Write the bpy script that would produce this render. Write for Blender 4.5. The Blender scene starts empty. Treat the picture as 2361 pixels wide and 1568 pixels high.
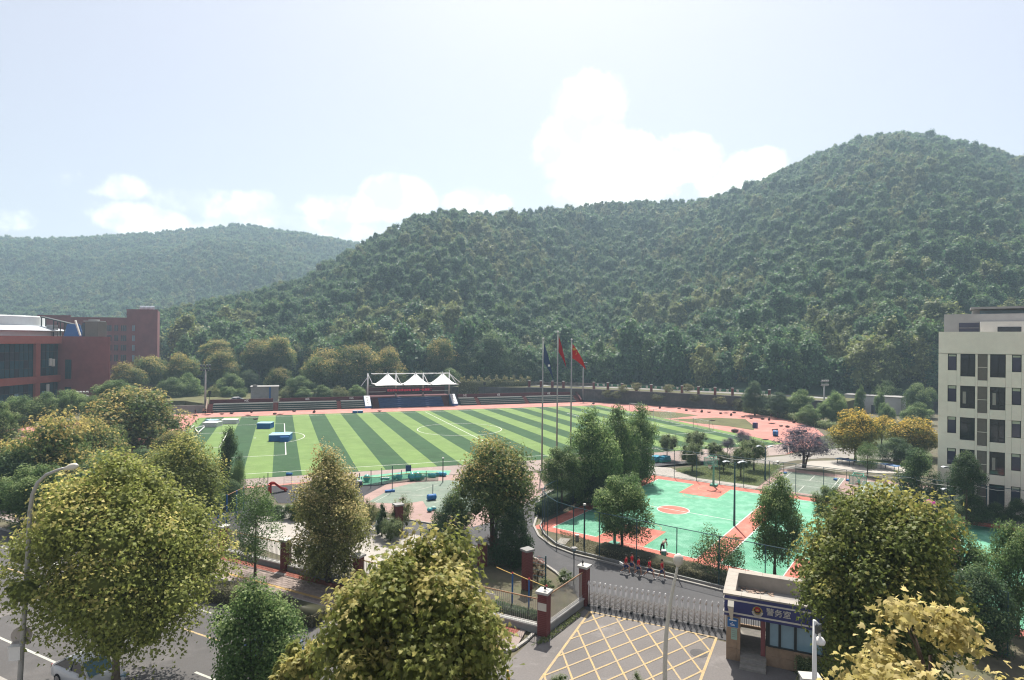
import bpy, bmesh, math, random
import numpy as np
from mathutils import Vector, Matrix

# ------------------------------------------------------------------ camera
S = bpy.context.scene
COL = S.collection
CAM = Vector((-36.934, -129.064, 19.372))
YAW, PITCH, ROLL = 0.3627, 0.0020, 0.0100
FPX = 1408.2                     # focal length in units of a 2361 px wide frame
_f = Vector((math.sin(YAW)*math.cos(PITCH), math.cos(YAW)*math.cos(PITCH), math.sin(PITCH)))
_r = Vector((math.cos(YAW), -math.sin(YAW), 0))
_u = _r.cross(_f)
RX = _r*math.cos(ROLL) + _u*math.sin(ROLL)
UX = _u*math.cos(ROLL) - _r*math.sin(ROLL)
FX = _f
cam_d = bpy.data.cameras.new('camera')
cam = bpy.data.objects.new('camera', cam_d); COL.objects.link(cam)
cam_d.sensor_width = 36.0
cam_d.lens = 36.0*FPX/2361.0
cam_d.clip_start = 0.5; cam_d.clip_end = 20000
M = Matrix((RX, UX, -FX)).transposed().to_4x4(); M.translation = CAM
cam.matrix_world = M
S.camera = cam

# ------------------------------------------------------------------ light
SUN_AZ, SUN_EL = math.radians(25.5), math.radians(58.5)
SKY_STRENGTH, SUN_STRENGTH, EXPOSURE, HAZE_D = 0.14, 4.2, 1.2, 0.00042
sd = Vector((math.sin(SUN_AZ)*math.cos(SUN_EL), math.cos(SUN_AZ)*math.cos(SUN_EL), math.sin(SUN_EL)))
sl = bpy.data.lights.new('sun', 'SUN'); sl.energy = SUN_STRENGTH; sl.angle = math.radians(0.55); sl.color = (1.0, 0.95, 0.87)
so = bpy.data.objects.new('sun', sl); COL.objects.link(so)
so.rotation_euler = (-sd).to_track_quat('-Z', 'Y').to_euler(); so.location = (0, 0, 300)
W = bpy.data.worlds.new('World'); S.world = W; W.use_nodes = True
nt = W.node_tree; nt.nodes.clear()
def N(t, kind, **kw):
    n = t.nodes.new(kind)
    for k, v in kw.items():
        if k.startswith('i_'):
            n.inputs[int(k[2:])].default_value = v
        else: setattr(n, k, v)
    return n
sky = N(nt, 'ShaderNodeTexSky', sky_type='NISHITA'); sky.sun_disc = False
sky.sun_elevation = SUN_EL; sky.sun_rotation = SUN_AZ
sky.altitude = 50; sky.air_density = 1.0; sky.dust_density = 2.2; sky.ozone_density = 1.0
bg = N(nt, 'ShaderNodeBackground'); wo = N(nt, 'ShaderNodeOutputWorld')
# cumulus low over the ridge: noise on the view direction, kept to a few banks
tc = N(nt, 'ShaderNodeTexCoord')
def mathn(op, a, b=None, c=None, clamp=False):
    n = nt.nodes.new('ShaderNodeMath'); n.operation = op; n.use_clamp = clamp
    for i, v in enumerate((a, b, c)):
        if v is None: continue
        if isinstance(v, (int, float)): n.inputs[i].default_value = v
        else: nt.links.new(v, n.inputs[i])
    return n.outputs[0]
nz = N(nt, 'ShaderNodeTexNoise'); nz.inputs['Scale'].default_value = 11; nz.inputs['Detail'].default_value = 9; nz.inputs['Roughness'].default_value = 0.58
nt.links.new(tc.outputs['Generated'], nz.inputs['Vector'])
def vdir(u, v):
    return (FX + RX*((u-1180.5)/FPX) - UX*((v-784.0)/FPX)).normalized()
total = None
for (u, v, ru, rv, g) in ((1370, 250, 105, 105, 1.0), (1330, 330, 110, 90, 1.0), (1450, 370, 120, 85, 1.0), (1560, 375, 110, 70, 1.0), (1380, 440, 120, 60, .9), (1735, 395, 75, 55, 1.0),
                          (1530, 450, 200, 60, .75), (235, 425, 95, 34, .68), (520, 470, 160, 50, .66), (330, 505, 140, 42, .62), (900, 460, 110, 55, .95), (790, 480, 130, 45, .85), (700, 530, 240, 50, .66), (1110, 465, 100, 40, .75), (20, 505, 60, 30, .55)):
    d = vdir(u, v); e1 = RX; e2 = UX
    sub = N(nt, 'ShaderNodeVectorMath', operation='SUBTRACT'); nt.links.new(tc.outputs['Generated'], sub.inputs[0]); sub.inputs[1].default_value = d
    comp = []
    for e, r in ((e1, ru), (e2, rv)):
        dt = N(nt, 'ShaderNodeVectorMath', operation='DOT_PRODUCT'); nt.links.new(sub.outputs[0], dt.inputs[0]); dt.inputs[1].default_value = e
        q = mathn('DIVIDE', dt.outputs['Value'], r/FPX); comp.append(mathn('MULTIPLY', q, q))
    r2 = mathn('ADD', comp[0], comp[1])
    m = mathn('MULTIPLY', mathn('SUBTRACT', 1.25, r2, clamp=True), g)
    total = m if total is None else mathn('MAXIMUM', total, m)
den = mathn('ADD', mathn('MULTIPLY', total, 0.82), mathn('MULTIPLY', mathn('SUBTRACT', nz.outputs['Fac'], 0.5), 2.0))
msk = N(nt, 'ShaderNodeMapRange', interpolation_type='SMOOTHSTEP'); nt.links.new(den, msk.inputs[0])
msk.inputs[1].default_value = 0.34; msk.inputs[2].default_value = 0.66
mk = mathn('MULTIPLY', msk.outputs[0], mathn('MULTIPLY', total, 1.15, clamp=True))
veil = N(nt, 'ShaderNodeMix', data_type='RGBA'); veil.inputs[0].default_value = 0.72
nt.links.new(sky.outputs[0], veil.inputs[6]); veil.inputs[7].default_value = (1.6, 1.4, 1.3, 1)   # thin summer haze over the whole sky
mix = N(nt, 'ShaderNodeMix', data_type='RGBA')
nt.links.new(mk, mix.inputs[0]); nt.links.new(veil.outputs[2], mix.inputs[6]); pass
cl = N(nt, 'ShaderNodeMix', data_type='RGBA'); cl.inputs[6].default_value = (2.9, 3.0, 3.05, 1); cl.inputs[7].default_value = (5.0, 5.0, 4.95, 1)
n2_ = N(nt, 'ShaderNodeTexNoise'); n2_.inputs['Scale'].default_value = 17; n2_.inputs['Detail'].default_value = 7; mp_ = N(nt, 'ShaderNodeMapping'); mp_.inputs['Location'].default_value = (.02, .01, -.035); nt.links.new(tc.outputs['Generated'], mp_.inputs[0]); nt.links.new(mp_.outputs[0], n2_.inputs['Vector'])
m2_ = N(nt, 'ShaderNodeMapRange', interpolation_type='SMOOTHSTEP'); m2_.inputs[1].default_value = .38; m2_.inputs[2].default_value = .58; nt.links.new(n2_.outputs['Fac'], m2_.inputs[0]); nt.links.new(m2_.outputs[0], cl.inputs[0]); nt.links.new(cl.outputs[2], mix.inputs[7])
nt.links.new(mix.outputs[2], bg.inputs[0]); bg.inputs[1].default_value = SKY_STRENGTH
nt.links.new(bg.outputs[0], wo.inputs[0])
vs = S.view_settings; vs.view_transform = 'Standard'; vs.look = 'None'; vs.exposure = EXPOSURE; vs.gamma = 1.0; vs.use_curve_mapping = False
S.render.engine = 'CYCLES'
S.cycles.max_bounces = 6; S.cycles.transparent_max_bounces = 8; S.cycles.diffuse_bounces = 3; S.cycles.volume_bounces = 0; S.cycles.transmission_bounces = 4
S.cycles.caustics_reflective = False; S.cycles.caustics_refractive = False; S.cycles.sample_clamp_indirect = 4.0
S.cycles.use_denoising = True; S.cycles.filter_width = 1.15
S.render.film_transparent = False

# ------------------------------------------------------------------ helpers
def gp(u, v, z=0.0):
    """ground point (height z) under a point of the 2361 px wide photograph"""
    d = FX + RX*((u-1180.5)/FPX) - UX*((v-784.0)/FPX)
    t = (z-CAM.z)/d.z
    return CAM + d*t
def dp(u, v, Z):
    return CAM + (FX + RX*((u-1180.5)/FPX) - UX*((v-784.0)/FPX))*Z
K0 = Vector((-10.16, -71.04, 0)); KB = Vector((.8336, .5524, 0)); KA = Vector((.5524, -.8336, 0))
KANG = math.atan2(KB.y, KB.x)
def K(s, t, z=0.0): return K0 + KB*s + KA*t + Vector((0, 0, z))
RNG = random.Random(7)

def lin(h):
    c = [int(h[i:i+2], 16)/255 for i in (0, 2, 4)]
    return tuple(((x/12.92) if x <= .04045 else ((x+.055)/1.055)**2.4) for x in c)
MATS = {}
def mat(name, col, rough=.8, var=.18, scale=3.0, metal=0.0, bump=0.0, bscale=None, spec=.3, island=0.0, big=0.0, stain=None):
    if name in MATS: return MATS[name]
    if not name.startswith(('wall', 'brick', 'glass', 'plaster', 'sign', 'shirt', 'letter', 'steel', 'pole', 'blind', 'tile', 'bark', 'skin', 'tent')): col = tuple(c*.76 for c in col)
    m = bpy.data.materials.new(name); m.use_nodes = True; t = m.node_tree
    b = t.nodes['Principled BSDF']; b.inputs['Roughness'].default_value = rough; b.inputs['Metallic'].default_value = metal
    b.inputs['Specular IOR Level'].default_value = spec
    cd = N(t, 'ShaderNodeNewGeometry')
    n = N(t, 'ShaderNodeTexNoise'); n.inputs['Scale'].default_value = scale; n.inputs['Detail'].default_value = 6; n.inputs['Roughness'].default_value = .65
    t.links.new(cd.outputs['Position'], n.inputs['Vector'])
    hs = N(t, 'ShaderNodeMix', data_type='RGBA', blend_type='MULTIPLY'); hs.inputs[0].default_value = 1.0
    hs.inputs[6].default_value = (*col, 1)
    mr = N(t, 'ShaderNodeMapRange'); mr.inputs[1].default_value = .25; mr.inputs[2].default_value = .75; mr.inputs[3].default_value = 1-var; mr.inputs[4].default_value = 1+var
    t.links.new(n.outputs['Fac'], mr.inputs[0])
    fac = mr.outputs[0]
    def mul(a, b_):
        k = N(t, 'ShaderNodeMath', operation='MULTIPLY'); t.links.new(a, k.inputs[0]); t.links.new(b_, k.inputs[1]); return k.outputs[0]
    if big:
        n2 = N(t, 'ShaderNodeTexNoise'); n2.inputs['Scale'].default_value = .22; n2.inputs['Detail'].default_value = 4; t.links.new(cd.outputs['Position'], n2.inputs['Vector'])
        m2 = N(t, 'ShaderNodeMapRange'); m2.inputs[1].default_value = .3; m2.inputs[2].default_value = .7; m2.inputs[3].default_value = 1-big; m2.inputs[4].default_value = 1+big
        t.links.new(n2.outputs['Fac'], m2.inputs[0]); fac = mul(fac, m2.outputs[0])
    if island:
        m3 = N(t, 'ShaderNodeMapRange'); m3.inputs[3].default_value = 1-island; m3.inputs[4].default_value = 1+island
        oi = N(t, 'ShaderNodeObjectInfo'); t.links.new(oi.outputs['Random'], m3.inputs[0]); fac = mul(fac, m3.outputs[0])
    t.links.new(fac, hs.inputs[7])
    out = hs.outputs[2]
    if stain:
        n4 = N(t, 'ShaderNodeTexNoise'); n4.inputs['Scale'].default_value = stain[1]; n4.inputs['Detail'].default_value = 7; n4.inputs['Roughness'].default_value = .7; t.links.new(cd.outputs['Position'], n4.inputs['Vector'])
        m4 = N(t, 'ShaderNodeMapRange'); m4.inputs[1].default_value = stain[2]; m4.inputs[2].default_value = stain[2]+.24; t.links.new(n4.outputs['Fac'], m4.inputs[0])
        k4 = N(t, 'ShaderNodeMath', operation='MULTIPLY'); t.links.new(m4.outputs[0], k4.inputs[0]); k4.inputs[1].default_value = stain[3]
        mx = N(t, 'ShaderNodeMix', data_type='RGBA'); t.links.new(k4.outputs[0], mx.inputs[0]); t.links.new(out, mx.inputs[6]); mx.inputs[7].default_value = (*stain[0], 1); out = mx.outputs[2]
    t.links.new(out, b.inputs['Base Color'])
    if bump:
        bn = N(t, 'ShaderNodeBump'); bn.inputs['Strength'].default_value = bump; bn.inputs['Distance'].default_value = .02
        n3 = N(t, 'ShaderNodeTexNoise'); n3.inputs['Scale'].default_value = bscale or scale*8; n3.inputs['Detail'].default_value = 4; t.links.new(cd.outputs['Position'], n3.inputs['Vector'])
        t.links.new(n3.outputs['Fac'], bn.inputs['Height']); t.links.new(bn.outputs[0], b.inputs['Normal'])
    MATS[name] = m; return m
def glass(name, col, rough=.06, spec=.6):
    if name in MATS: return MATS[name]
    m = mat(name, col, rough, .1, 1.2, spec=spec); return m
def emis(name, col, e):
    m = bpy.data.materials.new(name); m.use_nodes = True; b = m.node_tree.nodes['Principled BSDF']
    b.inputs['Base Color'].default_value = (*col, 1); b.inputs['Emission Color'].default_value = (*col, 1); b.inputs['Emission Strength'].default_value = e
    MATS[name] = m; return m

def link(o, parent=None):
    COL.objects.link(o)
    if parent is not None: o.parent = parent
    return o
class MB:
    def __init__(s): s.v = []; s.f = []
    def add(s, vs_, fs):
        k = len(s.v); s.v += [tuple(p) for p in vs_]; s.f += [tuple(i+k for i in f) for f in fs]; return s
    def box(s, c, d, rz=0.0, tilt=None):
        x, y, z = d[0]/2, d[1]/2, d[2]/2
        ps = [Vector((sx*x, sy*y, sz*z)) for sz in (-1, 1) for sx, sy in ((-1, -1), (1, -1), (1, 1), (-1, 1))]
        R_ = Matrix.Rotation(rz, 3, 'Z')
        if tilt is not None: R_ = R_ @ tilt
        c = Vector(c)
        return s.add([R_ @ p + c for p in ps], [(3, 2, 1, 0), (4, 5, 6, 7), (0, 1, 5, 4), (1, 2, 6, 5), (2, 3, 7, 6), (3, 0, 4, 7)])
    def bar(s, a, b, w, h=None):
        a, b = Vector(a), Vector(b); d = b-a; L = d.length
        if L < 1e-6: return s
        q = d.to_track_quat('X', 'Z').to_matrix()
        h = h or w
        ps = []
        for x in (0, L):
            for y, z in ((-w/2, -h/2), (w/2, -h/2), (w/2, h/2), (-w/2, h/2)):
                ps.append(a + q @ Vector((x, y, z)))
        return s.add(ps, [(3, 2, 1, 0), (4, 5, 6, 7), (0, 1, 5, 4), (1, 2, 6, 5), (2, 3, 7, 6), (3, 0, 4, 7)])
    def tube(s, pts, rad, n=8, cap=True):
        pts = [Vector(p) for p in pts]; m = len(pts)
        rad = rad if isinstance(rad, (list, tuple)) else [rad]*m
        k = len(s.v); prev = None
        for i, p in enumerate(pts):
            d = (pts[min(i+1, m-1)]-pts[max(i-1, 0)]).normalized()
            if prev is None:
                e = d.orthogonal().normalized()
            else:
                e = (prev - d*prev.dot(d)); e = e.normalized() if e.length > 1e-6 else d.orthogonal().normalized()
            prev = e; g = d.cross(e)
            for j in range(n):
                t = 2*math.pi*j/n; s.v.append(tuple(p + (e*math.cos(t)+g*math.sin(t))*rad[i]))
        for i in range(m-1):
            for j in range(n):
                a = k+i*n+j; b = k+i*n+(j+1) % n; s.f.append((a, b, b+n, a+n))
        if cap:
            s.f.append(tuple(k+j for j in reversed(range(n)))); s.f.append(tuple(k+(m-1)*n+j for j in range(n)))
        return s
    def lathe(s, c, prof, n=16, axis=None):
        c = Vector(c); k = len(s.v)
        q = Matrix.Identity(3) if axis is None else Vector(axis).to_track_quat('Z', 'Y').to_matrix()
        for r, z in prof:
            for j in range(n):
                t = 2*math.pi*j/n; s.v.append(tuple(c + q @ Vector((r*math.cos(t), r*math.sin(t), z))))
        for i in range(len(prof)-1):
            for j in range(n):
                a = k+i*n+j; b = k+i*n+(j+1) % n; s.f.append((a, b, b+n, a+n))
        s.f.append(tuple(k+j for j in reversed(range(n)))); s.f.append(tuple(k+(len(prof)-1)*n+j for j in range(n)))
        return s
    def prism(s, poly, z0, z1):
        k = len(poly); ar = sum(poly[i][0]*poly[(i+1) % k][1]-poly[(i+1) % k][0]*poly[i][1] for i in range(k))
        if ar < 0: poly = list(reversed(poly))
        vs_ = [(p[0], p[1], z0) for p in poly]+[(p[0], p[1], z1) for p in poly]
        return s.add(vs_, [tuple(reversed(range(k))), tuple(range(k, 2*k))]+[(i, (i+1) % k, k+(i+1) % k, k+i) for i in range(k)])
    def sheet(s, poly, z):
        k = len(poly); ar = sum(poly[i][0]*poly[(i+1) % k][1]-poly[(i+1) % k][0]*poly[i][1] for i in range(k))
        if ar < 0: poly = list(reversed(poly))
        return s.add([(p[0], p[1], z) for p in poly], [tuple(range(k))])
    def strip(s, pts, w, z):
        """flat painted line along pts"""
        pts = [Vector((p[0], p[1], 0)) for p in pts]
        L = []; R_ = []
        for i, p in enumerate(pts):
            a = pts[max(i-1, 0)]; b = pts[min(i+1, len(pts)-1)]; d = (b-a).normalized(); n = Vector((-d.y, d.x, 0))
            L.append(p+n*w/2); R_.append(p-n*w/2)
        k = len(s.v); m = len(pts)
        s.v += [(p.x, p.y, z) for p in L]+[(p.x, p.y, z) for p in R_]
        s.f += [(k+m+i, k+m+i+1, k+i+1, k+i) for i in range(m-1)]
        return s
    def quad(s, a, b, c, d): return s.add([a, b, c, d], [(0, 1, 2, 3)])
    def mesh(s, name, m=None, smooth=False):
        me = bpy.data.meshes.new(name); me.from_pydata(s.v, [], s.f)
        if m is not None: me.materials.append(MATS[m] if isinstance(m, str) else m)
        if smooth: me.polygons.foreach_set('use_smooth', [True]*len(me.polygons))
        me.update(); return me
    def build(s, name, m=None, parent=None, smooth=False):
        o = bpy.data.objects.new(name, s.mesh(name, m, smooth)); return link(o, parent)
def B(c, d, rz=0.0, tilt=None): return MB().box(c, d, rz, tilt)
def tag(o, label, cat, group=None):
    o['label'] = label; o['category'] = cat
    if group: o['group'] = group
    return o
def thing(name, label, cat, loc=(0, 0, 0), rz=0.0, group=None):
    o = bpy.data.objects.new(name, None); o.empty_display_size = .3
    link(o); o.location = loc; o.rotation_euler = (0, 0, rz); return tag(o, label, cat, group)
def struct(o): o['kind'] = 'structure'; return o
def stuff(o): o['kind'] = 'stuff'; return o
def clone(root, loc=None, rz=None, label=None, scale=None, group=None):
    r = root.copy(); COL.objects.link(r)
    if loc is not None: r.location = loc
    if rz is not None: r.rotation_euler = (0, 0, rz)
    if scale is not None: r.scale = scale
    if label: r['label'] = label
    if group: r['group'] = group
    for ch in list(root.children):
        c = ch.copy(); COL.objects.link(c); c.parent = r
        for g in list(ch.children):
            d = g.copy(); COL.objects.link(d); d.parent = c
    return r
def text_mesh(txt, size, depth=.02):
    cu = bpy.data.curves.new('lettering', 'FONT'); cu.body = txt; cu.size = size; cu.extrude = depth; cu.align_x = 'CENTER'; cu.align_y = 'CENTER'; cu.resolution_u = 2
    o = bpy.data.objects.new('lettering', cu); COL.objects.link(o)
    bpy.context.view_layer.update()
    me = bpy.data.meshes.new_from_object(o.evaluated_get(bpy.context.evaluated_depsgraph_get()))
    bpy.data.objects.remove(o); return me
def lettering(txt, size, m, parent, mw, depth=.015, name='lettering'):
    me = text_mesh(txt, size, depth); me.materials.clear(); me.materials.append(MATS[m])
    o = bpy.data.objects.new(name, me); link(o, parent); o.matrix_local = mw; return o
def face_matrix(pos, normal, up=(0, 0, 1)):
    n = Vector(normal).normalized(); x = Vector(up).cross(n).normalized(); y = n.cross(x)
    m = Matrix((x, y, n)).transposed().to_4x4(); m.translation = Vector(pos); return m
def ring(c, r, w, z, a0=0, a1=2*math.pi, n=72):
    mb = MB(); pts = [(c[0]+r*math.cos(a0+(a1-a0)*i/n), c[1]+r*math.sin(a0+(a1-a0)*i/n)) for i in range(n+1)]
    return mb.strip(pts, w, z)
def vs2(pts, z=0): return [tuple(gp(u, v, z))[:2] for u, v in pts]
# ------------------------------------------------------------------ materials
mat('soil', (.13, .115, .075), .95, .35, .9, bump=.4, big=.25, stain=((.07, .085, .03), .5, .48, .8))
mat('dry_grass', (.115, .115, .045), .95, .35, 2.5, bump=.5, big=.25, stain=((.17, .135, .08), .8, .55, .7))
mat('lawn', (.075, .10, .035), .95, .3, 3, bump=.5, big=.2, stain=((.13, .12, .06), .7, .55, .6))
mat('hill_floor', (.05, .09, .045), 1, .5, .3)
mat('asphalt', (.105, .10, .098), .9, .14, 14, bump=.25, bscale=90, big=.1, stain=((.15, .14, .135), .35, .5, .6))
mat('asphalt_road', (.085, .084, .087), .9, .16, 12, bump=.25, bscale=90, big=.12, stain=((.12, .115, .115), .4, .55, .5))
mat('apron', (.175, .16, .152), .9, .16, 9, bump=.2, bscale=60, big=.12, stain=((.27, .25, .24), .45, .56, .65))
mat('concrete', (.30, .28, .25), .9, .18, 5, bump=.2, big=.1)
mat('pale_paving', (.42, .39, .35), .9, .12, 4, bump=.2, big=.12)
mat('paver', (.27, .215, .19), .9, .2, 8, bump=.2, island=.22)
mat('paver_red', (.30, .105, .075), .9, .2, 8, bump=.2, island=.25)
mat('paver_yellow', (.45, .30, .12), .9, .15, 8, bump=.2, island=.15)
mat('kerbstone', (.36, .34, .31), .9, .2, 4, bump=.2)
mat('track', (.47, .20, .165), .9, .12, 1.2, big=.14, bump=.15, bscale=40, stain=((.50, .27, .23), .25, .46, .6))
mat('track_worn', (.40, .23, .19), .9, .15, 1.2, big=.14)
mat('pink_concrete', (.33, .26, .235), .9, .15, 1.5, big=.12)
mat('turf_light', (.155, .245, .07), .95, .12, 5, big=.12, bump=.3, bscale=60, stain=((.19, .26, .10), .5, .5, .6))
mat('turf_dark', (.03, .083, .03), .95, .16, 5, big=.14, bump=.3, bscale=60, stain=((.05, .095, .045), .5, .5, .7))
mat('line_white', (.74, .74, .70), .8, .1, 2)
mat('line_worn', (.50, .50, .44), .85, .2, 3)
mat('line_tan', (.55, .38, .2), .85, .18, 3)
mat('line_yellow', (.50, .36, .17), .85, .22, 5, stain=((.24, .21, .18), 1.6, .42, .75))
mat('court_green', (.11, .355, .22), .8, .08, 2, big=.10, stain=((.22, .43, .32), .5, .46, .7))
mat('court_red', (.53, .155, .11), .8, .1, 2, big=.12, stain=((.56, .26, .21), .6, .48, .6))
mat('old_court', (.185, .235, .185), .85, .16, 1.5, big=.14, stain=((.25, .25, .21), .5, .52, .7))
mat('old_pink', (.36, .245, .215), .85, .16, 1.5, big=.12)
mat('rubber_black', (.045, .045, .05), .9, .2, 20)  # black rubber, and also the painted shade on the lawn under trees
mat('brick_red', (.125, .036, .032), .9, .22, 9, bump=.3)
mat('brick_wall', (.21, .075, .075), .9, .12, .6, big=.10)
mat('brick_orange', (.29, .088, .07), .8, .12, .6, big=.08)
mat('brick_far', (.19, .067, .068), .9, .12, .6, big=.1)
mat('maroon', (.10, .018, .022), .8, .18, 1.5, big=.15)
mat('cap_white', (.50, .49, .46), .85, .15, 3)
mat('wall_grey', (.24, .235, .225), .9, .15, 1.2, bump=.2, big=.15)
mat('wall_cream', (.72, .68, .58), .85, .06, 1.5, big=.06)
mat('wall_cream_light', (.70, .67, .6), .85, .06, 1.5, big=.05)
mat('plaster_white', (.66, .64, .60), .85, .06, 1.5)
mat('plaster_grey', (.38, .37, .36), .9, .08, 1.5, big=.08)
mat('louver', (.215, .195, .17), .7, .1, 3)
mat('retaining', (.085, .082, .08), .95, .35, 1.2, bump=.5, big=.25)
mat('tile_tan', (.27, .185, .12), .75, .16, 4, island=.14, spec=.4)
mat('roof_felt', (.33, .31, .29), .95, .2, 2, big=.2, stain=((.10, .085, .06), .8, .56, .85))
mat('parapet', (.40, .36, .31), .85, .12, 2, big=.08)
mat('sign_navy', (.014, .018, .11), .45, .08, 3, spec=.5)
mat('sign_blue', (.02, .11, .30), .45, .1, 3)
mat('sign_silver', (.50, .47, .42), .5, .1, 3)
mat('letter_white', (.82, .82, .80), .6, .05, 3)
mat('red_paint', (.45, .03, .03), .6, .1, 3)
mat('gold', (.50, .36, .12), .45, .15, 5, metal=.4)
mat('black', (.012, .012, .014), .6, .1, 3)
mat('dark_frame', (.03, .035, .035), .5, .1, 3)
mat('steel', (.66, .63, .61), .3, .12, 6, metal=.45)
mat('steel_dull', (.36, .33, .31), .5, .15, 6, metal=.3)
mat('pole_grey', (.33, .325, .31), .55, .1, 2, metal=.25)
mat('pole_white', (.68, .67, .65), .5, .06, 2)
mat('lamp_cream', (.72, .68, .58), .45, .05, 2)
mat('pole_dark', (.03, .045, .055), .55, .1, 2)
mat('fence_teal', (.03, .085, .105), .5, .1, 3)
mat('fence_picket', (.50, .48, .45), .5, .1, 3, metal=.2)
mat('mesh_wire', (.035, .085, .095), .6, .1, 3)
mat('rail_rust', (.36, .20, .10), .7, .25, 6)
mat('blue_paint', (.02, .12, .36), .5, .1, 3)
mat('yellow_paint', (.62, .38, .05), .5, .1, 3)
mat('hoop_green', (.13, .40, .30), .5, .1, 3)
mat('mat_blue', (.012, .15, .42), .55, .12, 2)
mat('mat_top', (.30, .52, .68), .6, .08, 2)
mat('mat_white', (.66, .66, .68), .6, .08, 2)
mat('seat_green', (.025, .06, .055), .8, .18, 2)
mat('seat_blue', (.015, .06, .19), .6, .2, 2)
mat('step_edge', (.42, .42, .38), .85, .15, 3)
mat('tent_white', (.70, .69, .67), .6, .03, 2)
mat('netting', (.03, .26, .17), .7, .2, 3)
mat('inflate', (.05, .36, .30), .25, .12, 2, spec=.6)
mat('aqua', (.03, .30, .45), .5, .12, 2)
mat('sky_glaze', (.20, .30, .42), .3, .1, 2)
mat('panel_green', (.02, .16, .085), .6, .1, 2)
mat('panel_pale', (.36, .52, .42), .6, .1, 2)
mat('clutter', (.075, .03, .028), .8, .3, 6)
mat('silver_roof', (.62, .66, .70), .4, .06, 1, metal=.25)
mat('drum_white', (.86, .89, .88), .6, .05, 1)
glass('glass_dark', (.03, .035, .045)); glass('glass_teal', (.022, .06, .08), .08); glass('glass_sky', (.16, .26, .32), .08)
glass('glass_violet', (.055, .055, .095), .07)
mat('blind', (.42, .46, .36), .8, .08, 3)
mat('curtain', (.35, .34, .30), .8, .15, 3)
mat('tyre', (.015, .015, .015), .8, .1, 5)
mat('car_white', (.72, .72, .72), .22, .03, 1, spec=.6)
mat('car_blue', (.05, .09, .22), .25, .05, 1, spec=.6)
mat('tail_red', (.4, .01, .01), .3, .1, 1)
mat('bark', (.075, .055, .042), .95, .35, 6, bump=.6)
mat('bark_pale', (.17, .14, .105), .95, .35, 5, bump=.5)
mat('skin', (.42, .22, .15), .6, .06, 6)
mat('hair', (.010, .008, .007), .7, .2, 20)
mat('shirt_red', (.50, .012, .022), .8, .12, 12)
mat('shorts_blue', (.022, .045, .17), .8, .12, 12)
mat('shoe_white', (.62, .62, .62), .7, .1, 12)
mat('cloth_dark', (.014, .016, .02), .85, .15, 12)
mat('cloth_tan', (.38, .28, .22), .85, .15, 12)
mat('umbrella_pink', (.62, .08, .36), .6, .08, 6)

m_ = mat('clear_board', (.35, .50, .45), .15, .03, 2); m_.node_tree.nodes['Principled BSDF'].inputs['Alpha'].default_value = .38
mat('led_board', (.035, .012, .018), .6, .1, 3); mat('table_blue', (.07, .17, .36), .35, .08, 2, spec=.5)
emis('led_red', (.55, .01, .05), .35)
for nm, c in (('flag_red', (.58, .018, .012)), ('flag_dark_red', (.40, .012, .02)), ('flag_blue', (.05, .085, .17))): mat(nm, c, .75, .12, 3)

def leafmat(name, ca, cb, trans=.52, var=.3, cc=None):
    m = bpy.data.materials.new(name); m.use_nodes = True; t = m.node_tree; t.nodes.clear()
    at = N(t, 'ShaderNodeAttribute', attribute_name='tint'); oi = N(t, 'ShaderNodeObjectInfo')
    mx = N(t, 'ShaderNodeMix', data_type='RGBA'); t.links.new(at.outputs['Fac'], mx.inputs[0]); mx.inputs[6].default_value = (*ca, 1); mx.inputs[7].default_value = (*cb, 1)
    src = mx.outputs[2]
    if cc:      # whole-tree drift towards another hue
        m2 = N(t, 'ShaderNodeMix', data_type='RGBA'); pw = N(t, 'ShaderNodeMath', operation='POWER'); t.links.new(oi.outputs['Random'], pw.inputs[0]); pw.inputs[1].default_value = 2.2
        t.links.new(pw.outputs[0], m2.inputs[0]); t.links.new(src, m2.inputs[6]); m2.inputs[7].default_value = (*cc, 1); src = m2.outputs[2]
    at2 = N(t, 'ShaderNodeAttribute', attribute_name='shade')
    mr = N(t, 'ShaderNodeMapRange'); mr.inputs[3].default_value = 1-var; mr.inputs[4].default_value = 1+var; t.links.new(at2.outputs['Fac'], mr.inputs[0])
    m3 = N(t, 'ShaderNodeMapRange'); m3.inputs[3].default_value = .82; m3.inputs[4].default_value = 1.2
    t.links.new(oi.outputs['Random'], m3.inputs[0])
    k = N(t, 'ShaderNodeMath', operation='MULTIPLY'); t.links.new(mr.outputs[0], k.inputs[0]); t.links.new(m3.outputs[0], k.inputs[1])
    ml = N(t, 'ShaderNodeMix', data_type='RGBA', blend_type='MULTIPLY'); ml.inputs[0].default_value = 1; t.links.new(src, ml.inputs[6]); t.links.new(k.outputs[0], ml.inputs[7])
    d = N(t, 'ShaderNodeBsdfPrincipled'); d.inputs['Roughness'].default_value = .55; d.inputs['Specular IOR Level'].default_value = .25
    tr = N(t, 'ShaderNodeBsdfTranslucent'); ms = N(t, 'ShaderNodeMixShader'); ms.inputs[0].default_value = trans
    t.links.new(ml.outputs[2], d.inputs['Base Color']); t.links.new(ml.outputs[2], tr.inputs['Color'])
    t.links.new(d.outputs[0], ms.inputs[1]); t.links.new(tr.outputs[0], ms.inputs[2])
    o = N(t, 'ShaderNodeOutputMaterial'); t.links.new(ms.outputs[0], o.inputs[0]); MATS[name] = m; return m
leafmat('leaf_plane', (.20, .235, .055), (.58, .50, .18))
leafmat('leaf_plane_dark', (.125, .165, .038), (.46, .42, .12))
leafmat('leaf_plane_yellow', (.40, .345, .12), (.66, .55, .25))
leafmat('leaf_plane_tan', (.19, .21, .065), (.58, .48, .22))
leafmat('leaf_camphor', (.085, .155, .046), (.30, .38, .14))
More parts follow.
